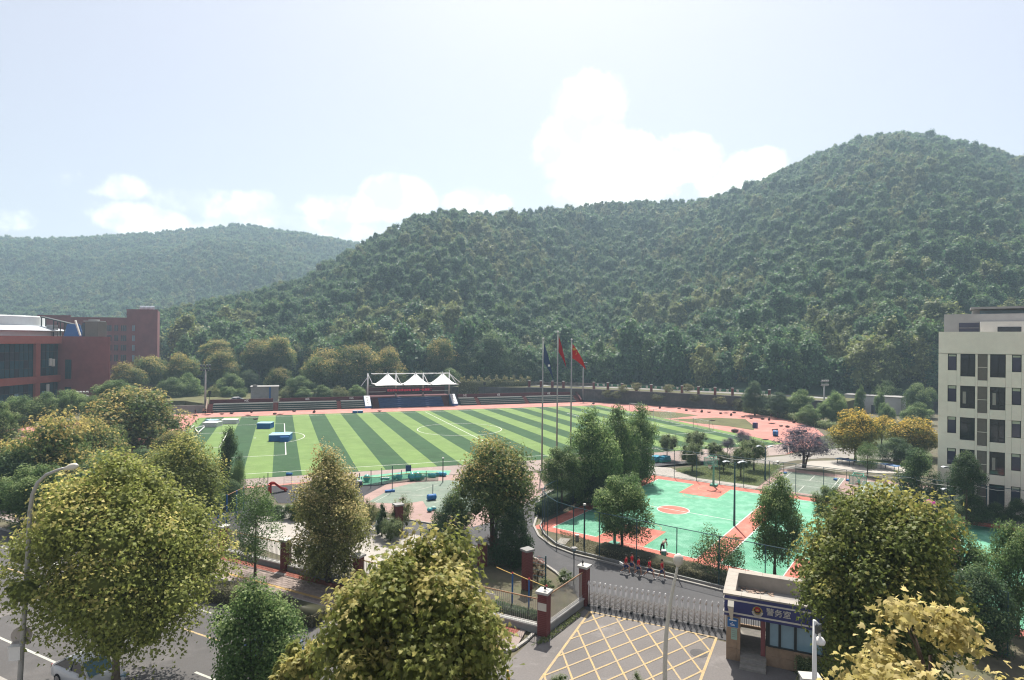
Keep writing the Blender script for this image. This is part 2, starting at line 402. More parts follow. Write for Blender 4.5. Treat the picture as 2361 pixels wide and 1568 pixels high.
leafmat('leaf_camphor_dark', (.052, .10, .042), (.17, .24, .09))
leafmat('leaf_golden', (.085, .14, .042), (.50, .39, .13))
leafmat('leaf_golden_bright', (.12, .145, .035), (.72, .50, .09))
leafmat('leaf_purple', (.085, .078, .115), (.19, .18, .23))
leafmat('leaf_willow', (.14, .17, .06), (.34, .32, .14))
leafmat('leaf_hedge', (.14, .14, .08), (.30, .27, .17))
leafmat('leaf_bush', (.11, .155, .06), (.32, .35, .16))
leafmat('leaf_red', (.10, .085, .045), (.5, .06, .07))
leafmat('leaf_vine', (.14, .15, .055), (.30, .27, .12))
leafmat('leaf_forest', (.055, .138, .062), (.20, .31, .10), .42, .45, (.105, .165, .055))
leafmat('leaf_forest_pale', (.12, .165, .058), (.31, .34, .12), .42, .45, (.20, .22, .075))

# ------------------------------------------------------------------ foliage
def star_leaf():
    # five-lobed blade folded slightly along the midrib
    ang = [(-90, .30), (-42, .48), (2, .92), (32, .50), (62, .95), (76, .55), (90, 1.22), (104, .55), (118, .95), (148, .50), (178, .92), (222, .48)]
    p = [(0, 0.05, .0)]
    for a, r in ang:
        x = r*math.cos(math.radians(a))*.62; y = r*math.sin(math.radians(a))*.62
        p.append((x, y, -.22*abs(x)-.10*max(0, y)*max(0, y)))
    n = len(ang); return np.array(p), [(0, 1+i, 1+(i+1) % n) for i in range(n)]
QUAD = (np.array([(0, -.5, 0), (.36, .05, -.10), (0, .5, -.06), (-.36, .05, -.10)]), [(0, 1, 2), (0, 2, 3)])
LONG = (np.array([(0, -.5, 0), (.17, 0, -.05), (0, .5, -.12), (-.17, 0, -.05)]), [(0, 1, 2), (0, 2, 3)])
LOBE = (np.array([(0, -.45, 0), (.5, -.12, -.12), (.22, .08, -.04), (0, .6, -.1), (-.22, .08, -.04), (-.5, -.12, -.12)]), [(0, 1, 2), (0, 2, 3), (0, 3, 4), (0, 4, 5)])
SPRAY = (np.array([(-.5, -.3, 0), (.05, -.5, .1), (.1, .02, .02), (.5, -.1, -.05), (.3, .5, -.1), (-.1, .25, .05), (-.45, .45, -.1)]), [(0, 1, 2), (2, 3, 4), (2, 5, 0), (0, 5, 6)])
STAR = star_leaf()
def leaf_mesh(name, pos, nor, size, tint, tmpl, material, rs, extra=None):
    T, F = tmpl; n = len(pos); k = len(T)
    nor = nor/np.linalg.norm(nor, axis=1, keepdims=True)
    a = rs.normal(size=(n, 3)); a -= (a*nor).sum(1, keepdims=True)*nor; a /= np.linalg.norm(a, axis=1, keepdims=True)
    b = np.cross(nor, a)
    V = pos[:, None, :] + size[:, None, None]*(T[None, :, 0, None]*a[:, None, :]+T[None, :, 1, None]*b[:, None, :]+T[None, :, 2, None]*nor[:, None, :])
    V = V.reshape(-1, 3)
    Fa = np.array(F, dtype=np.int32); fl = (Fa[None]+(np.arange(n)*k)[:, None, None]).reshape(-1, 3)
    ft = np.repeat(tint, len(F)); fs = np.repeat(rs.random(n), len(F))
    if extra is not None:
        ev, ef, et = extra; fl = np.concatenate([fl, np.array(ef, dtype=np.int32)+len(V)]); V = np.concatenate([V, np.array(ev)])
        ft = np.concatenate([ft, np.full(len(ef), et)]); fs = np.concatenate([fs, np.full(len(ef), .1)])
    me = bpy.data.meshes.new(name); me.vertices.add(len(V)); me.vertices.foreach_set('co', V.astype(np.float32).ravel())
    me.loops.add(fl.size); me.loops.foreach_set('vertex_index', fl.ravel().astype(np.int32))
    me.polygons.add(len(fl)); me.polygons.foreach_set('loop_start', np.arange(0, fl.size, 3, dtype=np.int32)); me.polygons.foreach_set('loop_total', np.full(len(fl), 3, dtype=np.int32))
    for nm, d in (('tint', ft), ('shade', fs)):
        at = me.attributes.new(nm, 'FLOAT', 'FACE'); at.data.foreach_set('value', d.astype(np.float32))
    me.materials.append(MATS[material]); me.update(); me.validate(); return me
def unit(rs, n):
    d = rs.normal(size=(n, 3)); return d/np.linalg.norm(d, axis=1, keepdims=True)
_ico = None
def ico():
    global _ico
    if _ico is None:
        bm = bmesh.new(); bmesh.ops.create_icosphere(bm, subdivisions=1, radius=1)
        _ico = (np.array([v.co[:] for v in bm.verts]), np.array([[v.index for v in f.verts] for f in bm.faces])); bm.free()
    return _ico
def crown_shape(rs, rx, rz, nclump, form, rmul=1.0):
    """clump centres and radii filling a crown whose middle is the origin"""
    C = []; R_ = []
    for i in range(nclump*9):
        if len(C) >= nclump: break
        d = unit(rs, 1)[0]; f = rs.uniform(.25, .82)**.6
        p = d*f*(1+.22*(1-rmul))
        h = (p[2]+1)/2
        w = {'dome': 1-.55*max(0, h-.35)**1.3, 'egg': 1.02-.75*h**1.6, 'cone': 1.05-.9*h, 'ball': 1.0, 'flat': 1.0}[form]
        p = np.array([p[0]*w*1.05, p[1]*w*1.05, p[2]])
        r = rs.uniform(.28, .46)*(.75+.35*w)*rmul
        if any(np.linalg.norm(p-c) < .62*r for c in C): continue
        C.append(p); R_.append(r)
    return np.array(C), np.array(R_)
def crown_mesh(name, rs, rx, rz, nclump, nleaf, size, tmpl, material, form='egg', tip=0.0, tipfun=None, core=.5, droop=.15, up=.55, fuzz=.2, rmul=1.0):
    C, R_ = crown_shape(rs, rx, rz, nclump, form, rmul); m = len(C)
    w = R_**2; idx = rs.choice(m, nleaf, p=w/w.sum())
    d = unit(rs, nleaf); d[:, 2] = np.where(d[:, 2] < -.72, -d[:, 2]*.6, d[:, 2])
    rad = (1-rs.random(nleaf)**2.2*.55)*(1+rs.normal(size=nleaf)*fuzz*.5)
    p = C[idx]+d*(R_[idx]*rad)[:, None]
    ex_ = np.percentile(np.hypot(p[:, 0], p[:, 1]), 98.3); zl, zh = np.percentile(p[:, 2], 1), np.percentile(p[:, 2], 99.3)
    S_ = np.array([1/ex_, 1/ex_, 2/(zh-zl)])*np.array([rx, rx, rz]); off = np.array([0, 0, (zh+zl)/2]); p = p-off; C = C-off; P = p*S_
    nr = d*.8+np.array([0, 0, up])+rs.normal(size=(nleaf, 3))*.55
    h = (p[:, 2]+1)/2
    out = np.clip(rad-.55, 0, 1)/.5
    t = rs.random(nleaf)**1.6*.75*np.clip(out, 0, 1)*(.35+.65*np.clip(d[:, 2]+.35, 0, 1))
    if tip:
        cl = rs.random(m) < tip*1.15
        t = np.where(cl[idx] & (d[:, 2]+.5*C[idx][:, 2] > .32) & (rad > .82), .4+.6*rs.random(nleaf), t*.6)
    sz = size*rs.uniform(.7, 1.25, nleaf)
    ex = None
    if core:
        iv, jf = ico(); ev = []; ef = []
        for c, r in zip(C, R_):
            k = len(ev); jit = 1+rs.normal(size=(len(iv), 1))*.12
            ev += list((iv*jit*r*core+c)*S_); ef += [tuple(f+k) for f in jf]
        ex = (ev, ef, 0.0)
    return leaf_mesh(name, P, nr, sz, t, tmpl, material, rs, ex), C*S_, R_
def tree_wood(rs, rx, rz, hc, C, r0, bark, nl=7, stems=1, spread=.5):
    mb = MB()
    tops = sorted(range(len(C)), key=lambda i: C[i][2])
    for s in range(stems):
        ox, oy = (0, 0) if stems == 1 else (rs.uniform(-spread, spread), rs.uniform(-spread, spread))
        top = hc+rz*.45
        pts = []; rr = []
        for i in range(7):
            q = i/6; pts.append((ox*(.25+q*1.5)+rs.normal()*.05*rx*.3*q, oy*(.25+q*1.5)+rs.normal()*.05*rx*.3*q, top*q)); rr.append(max(r0*(1.15-.95*q)*(1.35 if i == 0 else 1), .02))
        mb.tube(pts, rr, 8)
        for j in range(nl):
            c = C[tops[int((j+.5)/nl*len(tops)*.95)]]
            z0 = min(max(hc+c[2]-np.hypot(c[0], c[1])*.8, hc-rz*.85), top*.95); q = z0/top
            i = min(int(q*6), 5); fr = q*6-i; a = np.array(pts[i])*(1-fr)+np.array(pts[i+1])*fr; b = np.array([c[0], c[1], hc+c[2]])
            mid = (a+b)/2+np.array([0, 0, .06*rz]); r1 = max(r0*(.55-.35*q), .025)
            mb.tube([a, mid, b], [r1, r1*.65, r1*.25], 5)
    return mb
TREES = {}
def tree_kind(kind, seed, rx, rz, hc, nclump, nleaf, size, tmpl, material, bark, form='egg', tip=0.0, r0=.14, stems=1, **kw):
    rs = np.random.RandomState(seed)
    me, C, R_ = crown_mesh(kind+'_crown', rs, rx, rz, nclump, nleaf, size, tmpl, material, form, tip, **kw)
    me.transform(Matrix.Translation((0, 0, hc)))
    wood = tree_wood(rs, rx, rz, hc, C, r0, bark, stems=stems).mesh(kind+'_trunk', bark, True)
    TREES.setdefault(kind, []).append((me, wood, rx, rz, hc))
def tree(kind, label, u, top, bot, w, vb=None, Z=None, group=None, name=None, z0=0.0, var=None, trunk=True):
    """a tree whose trunk stands at ground point (u, vb) or at distance Z; top, bot and w bound its crown in the photograph"""
    if vb is not None: g = gp(u, vb, z0); Z = (g-CAM).dot(FX)
    else:
        g = dp(u, 784, Z); g = Vector((g.x, g.y, z0))
    zt = dp(u, top, Z).z-z0; zb = dp(u, bot, Z).z-z0; wd = w/FPX*Z
    vlist = TREES[kind]; me, wood, rx, rz, hc = vlist[RNG.randrange(len(vlist)) if var is None else var]
    rzn = max((zt-zb)/2, .3); hcn = (zt+zb)/2
    # clumps stick out a little beyond the nominal radius
    sx = wd/2/rx*.97; szc = rzn/rz*.97
    r = thing(name or 'tree', label, 'tree' if name is None else name.split('_')[-1], (g.x, g.y, z0), RNG.uniform(0, 6.28), group)
    c = bpy.data.objects.new('crown', me); link(c, r); c.scale = (sx, sx, szc); c.location = (0, 0, hcn-hc*szc)
    if trunk and hcn > .5:
        t = bpy.data.objects.new('trunk', wood); link(t, r); f = (hcn+.4*rzn)/(hc+.45*rz); t.scale = (min(sx, 1.35), min(sx, 1.35), max(f, .1))
    return r
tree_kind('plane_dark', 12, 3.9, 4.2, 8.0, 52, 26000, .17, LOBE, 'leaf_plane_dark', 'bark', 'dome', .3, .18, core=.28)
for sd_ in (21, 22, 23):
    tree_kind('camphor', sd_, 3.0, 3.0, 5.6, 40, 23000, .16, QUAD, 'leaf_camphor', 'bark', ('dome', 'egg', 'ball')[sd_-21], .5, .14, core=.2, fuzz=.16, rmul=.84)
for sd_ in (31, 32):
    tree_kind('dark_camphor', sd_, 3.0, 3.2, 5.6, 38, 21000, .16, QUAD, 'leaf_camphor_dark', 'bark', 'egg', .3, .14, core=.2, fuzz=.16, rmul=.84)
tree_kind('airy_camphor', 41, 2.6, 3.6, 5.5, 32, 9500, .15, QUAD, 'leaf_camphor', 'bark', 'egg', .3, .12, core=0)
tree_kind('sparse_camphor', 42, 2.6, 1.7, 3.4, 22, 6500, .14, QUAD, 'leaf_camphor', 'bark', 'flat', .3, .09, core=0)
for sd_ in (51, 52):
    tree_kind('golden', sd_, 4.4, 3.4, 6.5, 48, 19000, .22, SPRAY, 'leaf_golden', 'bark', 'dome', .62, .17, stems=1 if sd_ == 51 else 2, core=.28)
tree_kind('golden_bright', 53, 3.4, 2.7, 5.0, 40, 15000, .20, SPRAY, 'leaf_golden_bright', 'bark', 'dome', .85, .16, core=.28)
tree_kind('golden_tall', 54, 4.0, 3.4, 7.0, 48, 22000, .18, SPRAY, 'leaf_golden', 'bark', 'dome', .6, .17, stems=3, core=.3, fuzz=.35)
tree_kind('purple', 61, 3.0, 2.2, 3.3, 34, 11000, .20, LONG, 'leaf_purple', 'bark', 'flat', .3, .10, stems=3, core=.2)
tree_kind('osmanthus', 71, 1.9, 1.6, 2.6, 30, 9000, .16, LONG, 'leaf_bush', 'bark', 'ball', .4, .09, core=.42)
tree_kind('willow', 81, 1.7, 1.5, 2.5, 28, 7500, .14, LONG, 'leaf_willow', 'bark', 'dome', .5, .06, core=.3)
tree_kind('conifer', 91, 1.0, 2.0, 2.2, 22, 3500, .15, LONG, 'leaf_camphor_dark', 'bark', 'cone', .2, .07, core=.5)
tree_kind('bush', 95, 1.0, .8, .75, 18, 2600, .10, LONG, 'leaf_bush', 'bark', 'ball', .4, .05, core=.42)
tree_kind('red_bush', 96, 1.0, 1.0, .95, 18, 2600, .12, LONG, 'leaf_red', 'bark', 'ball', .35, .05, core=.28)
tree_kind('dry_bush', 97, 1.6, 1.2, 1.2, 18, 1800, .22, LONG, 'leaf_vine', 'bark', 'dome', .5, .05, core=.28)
def hedge(name, label, path, w, h, z0, material, n, size, group=None, cat='hedge'):
    """clipped hedge along a polyline: leaves over a lumpy box, with a dark core"""
    rs = np.random.RandomState(len(name)*7+n); pts = [Vector((p[0], p[1], 0)) for p in path]
    P = []; Nn = []; core = MB()
    L = [(pts[i+1]-pts[i]).length for i in range(len(pts)-1)]; tot = sum(L)
    for i in range(len(pts)-1):
        d = (pts[i+1]-pts[i]).normalized(); nn = Vector((-d.y, d.x, 0)); k = int(n*L[i]/tot)
        core.bar(pts[i]+Vector((0, 0, z0+h*.44)), pts[i+1]+Vector((0, 0, z0+h*.44)), w*.82, h*.86)
        for j in range(k):
            q = pts[i]+d*rs.uniform(-.15, L[i]+.15); lump = 1+.16*math.sin(q.x*2.1+q.y*1.3)+.1*math.sin(q.x*5+q.y*4.1)
            side = rs.rand()
            if side < .55: o, hz, nr = rs.uniform(-.5, .5)*w, h*lump*rs.uniform(.86, 1.06), Vector((0, 0, 1))
            else:
                sg = 1 if side < .77 else -1; o, hz, nr = sg*w*.5*rs.uniform(.9, 1.08), h*rs.uniform(.02, 1.0)*lump, nn*sg
            P.append(tuple(q+nn*o+Vector((0, 0, z0+hz)))); Nn.append(tuple(nr+Vector((0, 0, .3))+Vector(rs.normal(size=3)*.6)))
    bm = bmesh.new(); me0 = core.mesh('tmp'); bm.from_mesh(me0); bmesh.ops.triangulate(bm, faces=bm.faces[:]); bm.verts.index_update()
    ex = ([v.co[:] for v in bm.verts], [[v.index for v in f.verts] for f in bm.faces], 0.0); bm.free(); bpy.data.meshes.remove(me0)
    P = np.array(P); m = len(P)
    me = leaf_mesh(name, P, np.array(Nn), size*rs.uniform(.7, 1.3, m), rs.random(m)**1.5, LONG if size < .3 else QUAD, material, rs, ex)
    c = P.mean(0); c[2] = z0; me.transform(Matrix.Translation(-Vector(c)))
    o = bpy.data.objects.new(name, me); link(o); o.location = c; return tag(o, label, cat, group)
# ------------------------------------------------------------------ hills and forest
def interp(tab, u):
    if u <= tab[0][0]: return tab[0][1]
    for (a, x), (b, y) in zip(tab, tab[1:]):
        if u <= b:
            t = (u-a)/(b-a); return x+(y-x)*t
    return tab[-1][1]
FRONT = [(-700, 1080), (-300, 960), (100, 815), (300, 745), (380, 722), (430, 705), (500, 690), (600, 668), (690, 640), (740, 610), (790, 582), (830, 556), (900, 525), (960, 497), (1030, 482), (1100, 490), (1200, 487), (1300, 475), (1400, 467),
         (1500, 462), (1600, 462), (1700, 440), (1780, 402), (1850, 367), (1920, 337), (2000, 314), (2080, 307), (2150, 315), (2220, 326), (2300, 346), (2361, 373), (2500, 430), (2750, 545), (3100, 700)]
FR_D = [(-700, 350), (300, 350), (600, 350), (1030, 400), (1300, 470), (1500, 500), (1800, 480), (2080, 470), (2361, 440), (3100, 380)]
FR_E = [(-700, 1.0), (600, .95), (1000, .9), (1180, 1.1), (1350, 1.35), (1550, 1.2), (1800, .95), (2080, .9), (3100, 1.0)]
BACK = [(-1200, 640), (-600, 570), (-100, 558), (0, 552), (100, 556), (200, 553), (300, 545), (400, 537), (480, 527), (560, 521), (640, 535), (720, 548), (800, 562), (900, 585), (1100, 640), (1400, 700)]
def basez(u): return [(-900, 2.5), (1250, 2.5), (1420, 4.0), (3100, 4.0)]
BASE_D = [(-700, 268), (375, 264), (425, 224), (830, 215), (1180, 216), (1420, 216), (1600, 204), (1750, 190), (1900, 186), (2100, 178), (2361, 168), (3100, 160)]
BASE_Z = [(-700, 2.5), (1250, 2.5), (1420, 4.0), (3100, 4.0)]
def bump(x, y):
    return (math.sin(x*.031+1.3*math.sin(y*.017))*math.cos(y*.027+.8*math.sin(x*.013))*4.5 + math.sin(x*.083+y*.05)*math.cos(y*.071-x*.04)*1.8)
TREE_H = 6.0
def front(u, Z):
    Zb = interp(BASE_D, u); z0 = interp(BASE_Z, u); Zr = interp(FR_D, u)
    zr = dp(u, interp(FRONT, u), Zr).z-TREE_H
    t = (Z-Zb)/(Zr-Zb)
    if t <= 0: return z0
    q = dp(u, 784, Z)
    if t <= 1:
        s_ = (.72*t+.28*t*t*(3-2*t))**interp(FR_E, u)
        return z0+(zr-z0)*s_+bump(q.x, q.y)*min(1, t*3)*min(1, (1-t)*4)
    return zr-(t-1)*(Zr-Zb)*.32
def back(u, Z):
    Zb, Zr = 470.0, 860.0
    zr = dp(u, interp(BACK, u), Zr).z-TREE_H
    t = (Z-Zb)/(Zr-Zb)
    if t <= 0: return 2.5
    q = dp(u, 784, Z)
    if t <= 1:
        return 2.5+(zr-2.5)*(.7*t+.3*t*t*(3-2*t))**.95+bump(q.x*.6, q.y*.6)*2.2*min(1, t*3)*min(1, (1-t)*4)
    return zr-(t-1)*(Zr-Zb)*.35
def terrain(name, fn, us, t_rng, zfun):
    V = []; F = []; nu = len(us); nt_ = len(t_rng)
    for u in us:
        for t in t_rng:
            Z = zfun(u, t); q = dp(u, 784, Z); V.append((q.x, q.y, fn(u, Z)))
    for i in range(nu-1):
        for j in range(nt_-1):
            a = i*nt_+j; F.append((a, a+nt_, a+nt_+1, a+1))
    return struct(MB().add(V, F).build(name, 'hill_floor', smooth=True))
us1 = [-700+40*i for i in range(96)]
terrain('wooded_hill', front, us1, [i/26 for i in range(34)], lambda u, t: interp(BASE_D, u)+(interp(FR_D, u)-interp(BASE_D, u))*t)
terrain('wooded_hill', back, [-1200+50*i for i in range(54)], [i/16 for i in range(21)], lambda u, t: 470+390*t)

frs = np.random.RandomState(5)
FOREST_ME = []
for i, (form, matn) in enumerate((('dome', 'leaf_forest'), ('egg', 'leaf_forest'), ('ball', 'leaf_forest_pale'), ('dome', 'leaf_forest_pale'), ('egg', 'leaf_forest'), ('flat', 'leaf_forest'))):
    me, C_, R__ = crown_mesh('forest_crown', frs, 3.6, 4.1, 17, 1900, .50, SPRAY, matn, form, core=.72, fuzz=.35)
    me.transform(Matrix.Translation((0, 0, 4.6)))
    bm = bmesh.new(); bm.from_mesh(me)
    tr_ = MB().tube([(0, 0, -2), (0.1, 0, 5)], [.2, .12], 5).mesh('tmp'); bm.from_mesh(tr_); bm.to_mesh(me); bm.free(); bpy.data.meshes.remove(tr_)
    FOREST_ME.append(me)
def forest_points(fn, us, d0, d1, step):
    """jittered rows over a slope seen from the town: (position, scale, variant)"""
    out = []; Z = d0
    while Z < d1:
        st = step*(1+.25*(Z-d0)/max(d1-d0, 1)) if step < 6 else step
        du = st/Z*FPX; u = us[0]+frs.rand()*du
        while u < us[1]:
            uu = u+frs.uniform(-.42, .42)*du; ZZ = Z+frs.uniform(-.45, .45)*st
            out.append((uu, ZZ)); u += du
        Z += st
    return out
near = []; far = []
for (u, Z) in forest_points(front, (-350, 2750), 150, 560, 4.5):
    Zb = interp(BASE_D, u); Zr = interp(FR_D, u)
    if Z < Zb+2 or Z > Zr+16: continue
    if u < 700 and Z > Zr+6: continue
    q = dp(u, 784, Z); z = front(u, Z)
    s_ = float(np.clip(frs.lognormal(-.16, .25), .45, 1.75))*(1.0+.40*max(0, 1-(Z-Zb)/70)); s_ = s_ if Z < Zr-30 else min(s_, .95); pt = math.sin(q.x*.045+2*math.sin(q.y*.021))+math.sin(q.y*.06+q.x*.018+1.5*math.sin(q.x*.03)); far_i = frs.choice(6, p=[.14, .12, .28, .26, .12, .08] if pt > .75 else [.28, .24, .06, .05, .23, .14])
    (near if Z-Zb < 26 and -40 < u < 2400 else far).append((q.x, q.y, z-.4, s_, far_i, u, Z))
for (u, Z) in forest_points(back, (-300, 1250), 480, 880, 7.0):
    if u > 500 and Z < interp(FR_D, u)+60: continue
    q = dp(u, 784, Z); far.append((q.x, q.y, back(u, Z)-.4, frs.uniform(.9, 1.55), frs.choice(6, p=[.24, .22, .1, .1, .2, .14]), u, Z))
near.sort(key=lambda a: a[6]-interp(BASE_D, a[5]))
far += near[290:]; near = near[:290]
FCOL = ['dark green broadleaf tree', 'dark green broadleaf tree', 'paler olive broadleaf tree', 'paler olive broadleaf tree', 'dark green broadleaf tree', 'dark spreading tree']
for (x, y, z, s_, k, u, Z) in near:
    o = bpy.data.objects.new('forest_tree', FOREST_ME[k]); link(o); o.location = (x, y, z); o.rotation_euler = (0, 0, frs.uniform(0, 6.28)); o.scale = (s_*frs.uniform(.95, 1.2), s_*frs.uniform(.95, 1.2), s_*frs.uniform(1.0, 1.35))
    zn = next(n_ for e_, n_ in ((430, 'right of the red buildings'), (640, 'behind the left end of the stand'), (860, 'behind the middle of the left stand'), (1060, 'behind the white tents'), (1230, 'behind the vine fence'), (1360, 'behind the flagpoles'), (1560, 'behind the first slogan boards'), (1760, 'behind the last slogan boards'), (1960, 'behind the end of the track'), (2150, 'above the concrete shed'), (9999, 'behind the cream building')) if u < e_)
    rw_ = 'foremost row' if Z-interp(BASE_D, u) < 9 else ('second row' if Z-interp(BASE_D, u) < 17 else 'higher row')
    tag(o, FCOL[k]+' of the wood '+zn+', '+rw_, 'tree', 'trees at the foot of the hill '+zn)
vc = bpy.data.collections.new('forest_kinds')
for i, me in enumerate(FOREST_ME):
    o = bpy.data.objects.new('kind_%d' % i, me); vc.objects.link(o)
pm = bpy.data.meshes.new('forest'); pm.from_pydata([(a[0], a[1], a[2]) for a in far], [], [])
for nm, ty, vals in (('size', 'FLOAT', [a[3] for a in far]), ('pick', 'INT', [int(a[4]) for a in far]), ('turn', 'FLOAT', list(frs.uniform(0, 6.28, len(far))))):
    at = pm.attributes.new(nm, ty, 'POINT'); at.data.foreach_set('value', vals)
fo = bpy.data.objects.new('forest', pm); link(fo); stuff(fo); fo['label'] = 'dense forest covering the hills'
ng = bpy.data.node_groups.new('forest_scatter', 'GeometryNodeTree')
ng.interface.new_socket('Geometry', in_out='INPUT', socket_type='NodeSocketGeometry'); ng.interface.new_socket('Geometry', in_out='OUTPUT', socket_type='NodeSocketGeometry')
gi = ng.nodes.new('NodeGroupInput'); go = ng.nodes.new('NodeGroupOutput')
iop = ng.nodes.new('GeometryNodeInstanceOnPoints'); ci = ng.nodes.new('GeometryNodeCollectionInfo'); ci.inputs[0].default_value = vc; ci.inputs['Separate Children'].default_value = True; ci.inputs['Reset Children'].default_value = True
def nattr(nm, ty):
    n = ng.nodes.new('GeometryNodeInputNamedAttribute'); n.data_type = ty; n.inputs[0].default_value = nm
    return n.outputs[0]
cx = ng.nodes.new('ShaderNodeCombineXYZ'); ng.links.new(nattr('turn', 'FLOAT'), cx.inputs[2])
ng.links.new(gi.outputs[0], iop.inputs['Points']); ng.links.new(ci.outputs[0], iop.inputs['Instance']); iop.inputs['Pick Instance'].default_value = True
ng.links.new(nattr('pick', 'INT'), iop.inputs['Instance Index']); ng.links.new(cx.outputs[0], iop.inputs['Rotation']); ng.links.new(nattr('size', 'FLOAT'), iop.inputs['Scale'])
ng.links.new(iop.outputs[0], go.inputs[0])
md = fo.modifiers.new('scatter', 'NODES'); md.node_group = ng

# ------------------------------------------------------------------ ground
def poly(name, pts, z, m, kind='structure', parent=None):
    o = MB().sheet(pts, z).build(name, m, parent)
    if parent is None: o['kind'] = kind
    return o
struct(MB().sheet([(-1700, -500), (1500, -500), (1500, 1300), (-1700, 1300)], -.03).build('ground', 'soil'))
# football pitch
turf = struct(MB().box((0, -.2, -.012), (110.5, 74.2, .03)).build('football_pitch', 'turf_dark'))
x0 = -49.62-3.944*2; k = 0; lt = []; dk = []
while x0 < 54.6:
    a, b = max(x0, -55.2), min(x0+3.944, 55.2)
    if b > a:
        (lt if k % 2 == 0 else dk).append(MB().sheet([(a, -37.2), (b, -37.2), (b, 36.8), (a, 36.8)], .008).build('turf_stripe', 'turf_light' if k % 2 == 0 else 'turf_dark', turf))
    x0 += 3.944; k += 1
def pline(pts, w=.13): return MB().strip(pts, w, .013).build('pitch_line', 'line_white', turf)
L2, W2 = 52.35, 33.95
pline([(-L2, -W2), (L2, -W2)]); pline([(-L2, W2), (L2, W2)]); pline([(-L2, -W2), (-L2, W2)]); pline([(L2, -W2), (L2, W2)]); pline([(0, -W2), (0, W2)])
ring((0, 0), 9.15, .13, .017).build('centre_circle', 'line_white', turf)
for sg in (-1, 1):
    e = sg*L2
    for d, h in ((16.5, 20.16), (5.5, 9.16)):
        pline([(e, -h), (e-sg*d, -h)]); pline([(e, h), (e-sg*d, h)]); pline([(e-sg*d, -h), (e-sg*d, h)], .16)
    a = math.acos(5.5/9.15); c0 = 0 if sg < 0 else math.pi
    ring((e-sg*11, 0), 9.15, .13, .017, c0-a, c0+a, 24).build('penalty_arc', 'line_white', turf)
    ring((e-sg*11, 0), .12, .24, .017, n=12).build('penalty_spot', 'line_white', turf)
# running track round the far side and both ends
def arc(cx_, cy, r, a0, a1, n=24): return [(cx_+r*math.cos(math.radians(a0+(a1-a0)*i/n)), cy+r*math.sin(math.radians(a0+(a1-a0)*i/n))) for i in range(n+1)]
outer = arc(-52, 1, 45.5, 265, 90)+[(55, 46.8), (64, 41.5), (72, 32.5), (80, 23), (86.6, 13.5), (87.0, 0), (85.9, -7), (82.6, -16.5), (77.5, -24), (70, -33), (60, -41), (46, -46)]
trk = struct(MB().sheet(outer+[(46, -42), (-30, -42)], -.008).build('running_track', 'track'))
for dd in (2.2, 3.42, 4.64, 5.86, 7.08):
    MB().strip([(x, 36.3+dd) for x in range(-54, 57, 4)]+[(52+(37+dd)*math.cos(math.radians(90-t))*.80, -1+(37+dd)*math.sin(math.radians(90-t))) for t in range(4, 100, 6)], .06, -.003).build('lane_line', 'line_worn', trk)
for nm, pts in (('grass_patch', [(1430, 950), (1490, 947), (1560, 951), (1610, 958), (1545, 965), (1480, 962)]), ('grass_patch', [(1548, 967), (1600, 965), (1650, 963), (1718, 966), (1742, 985), (1737, 992), (1680, 983), (1610, 976)])):
    poly(nm, vs2(pts), .002, 'dry_grass')
poly('concrete_strip', [(-60, -37.3), (-60, -43), (-30, -41.5), (-8, -44), (20, -46.5), (46, -46), (54, -41), (54, -37.3)], 0.0, 'pink_concrete')
# playground behind the goal side: old tennis court, rubber ground and pink rim
poly('playground_base', vs2([(840, 1160), (840, 1140), (915, 1106), (1005, 1096), (1240, 1090), (1260, 1130), (1142, 1202), (1060, 1222), (998, 1209), (943, 1200)]), -.004, 'old_pink')
poly('playground_court', vs2([(848, 1158), (905, 1125), (960, 1112), (1035, 1107), (1130, 1118), (1150, 1140), (1120, 1165), (1052, 1192), (985, 1172), (975, 1155), (930, 1162)]), .001, 'old_court')
poly('rubber_ground', vs2([(610, 1120), (700, 1120), (810, 1105), (905, 1101), (1030, 1094), (900, 1112), (838, 1144), (760, 1160), (640, 1160)]), .005, 'rubber_black')
poly('netted_ground', vs2([(830, 1120), (905, 1106), (1034, 1095), (1040, 1085), (960, 1085), (820, 1100)]), .009, 'court_green')
for pts in ([(858, 1160), (905, 1135), (948, 1133)], [(906, 1139), (998, 1145)], [(960, 1131), (1010, 1118)], [(1000, 1160), (1035, 1148)]):
    MB().strip(vs2(pts), .08, .012).build('court_line', 'line_worn')['kind'] = 'structure'
poly('plaza', vs2([(560, 1250), (600, 1175), (690, 1160), (790, 1178), (850, 1200), (860, 1215), (1000, 1240), (1100, 1262), (1000, 1330), (900, 1330), (700, 1300)]), .0, 'pale_paving')
poly('painted_shade_lawn', vs2([(380, 1190), (480, 1160), (600, 1150), (600, 1175), (560, 1250), (460, 1240)]), .004, 'rubber_black')  # grass under the trees, its shade put into the near-black colour
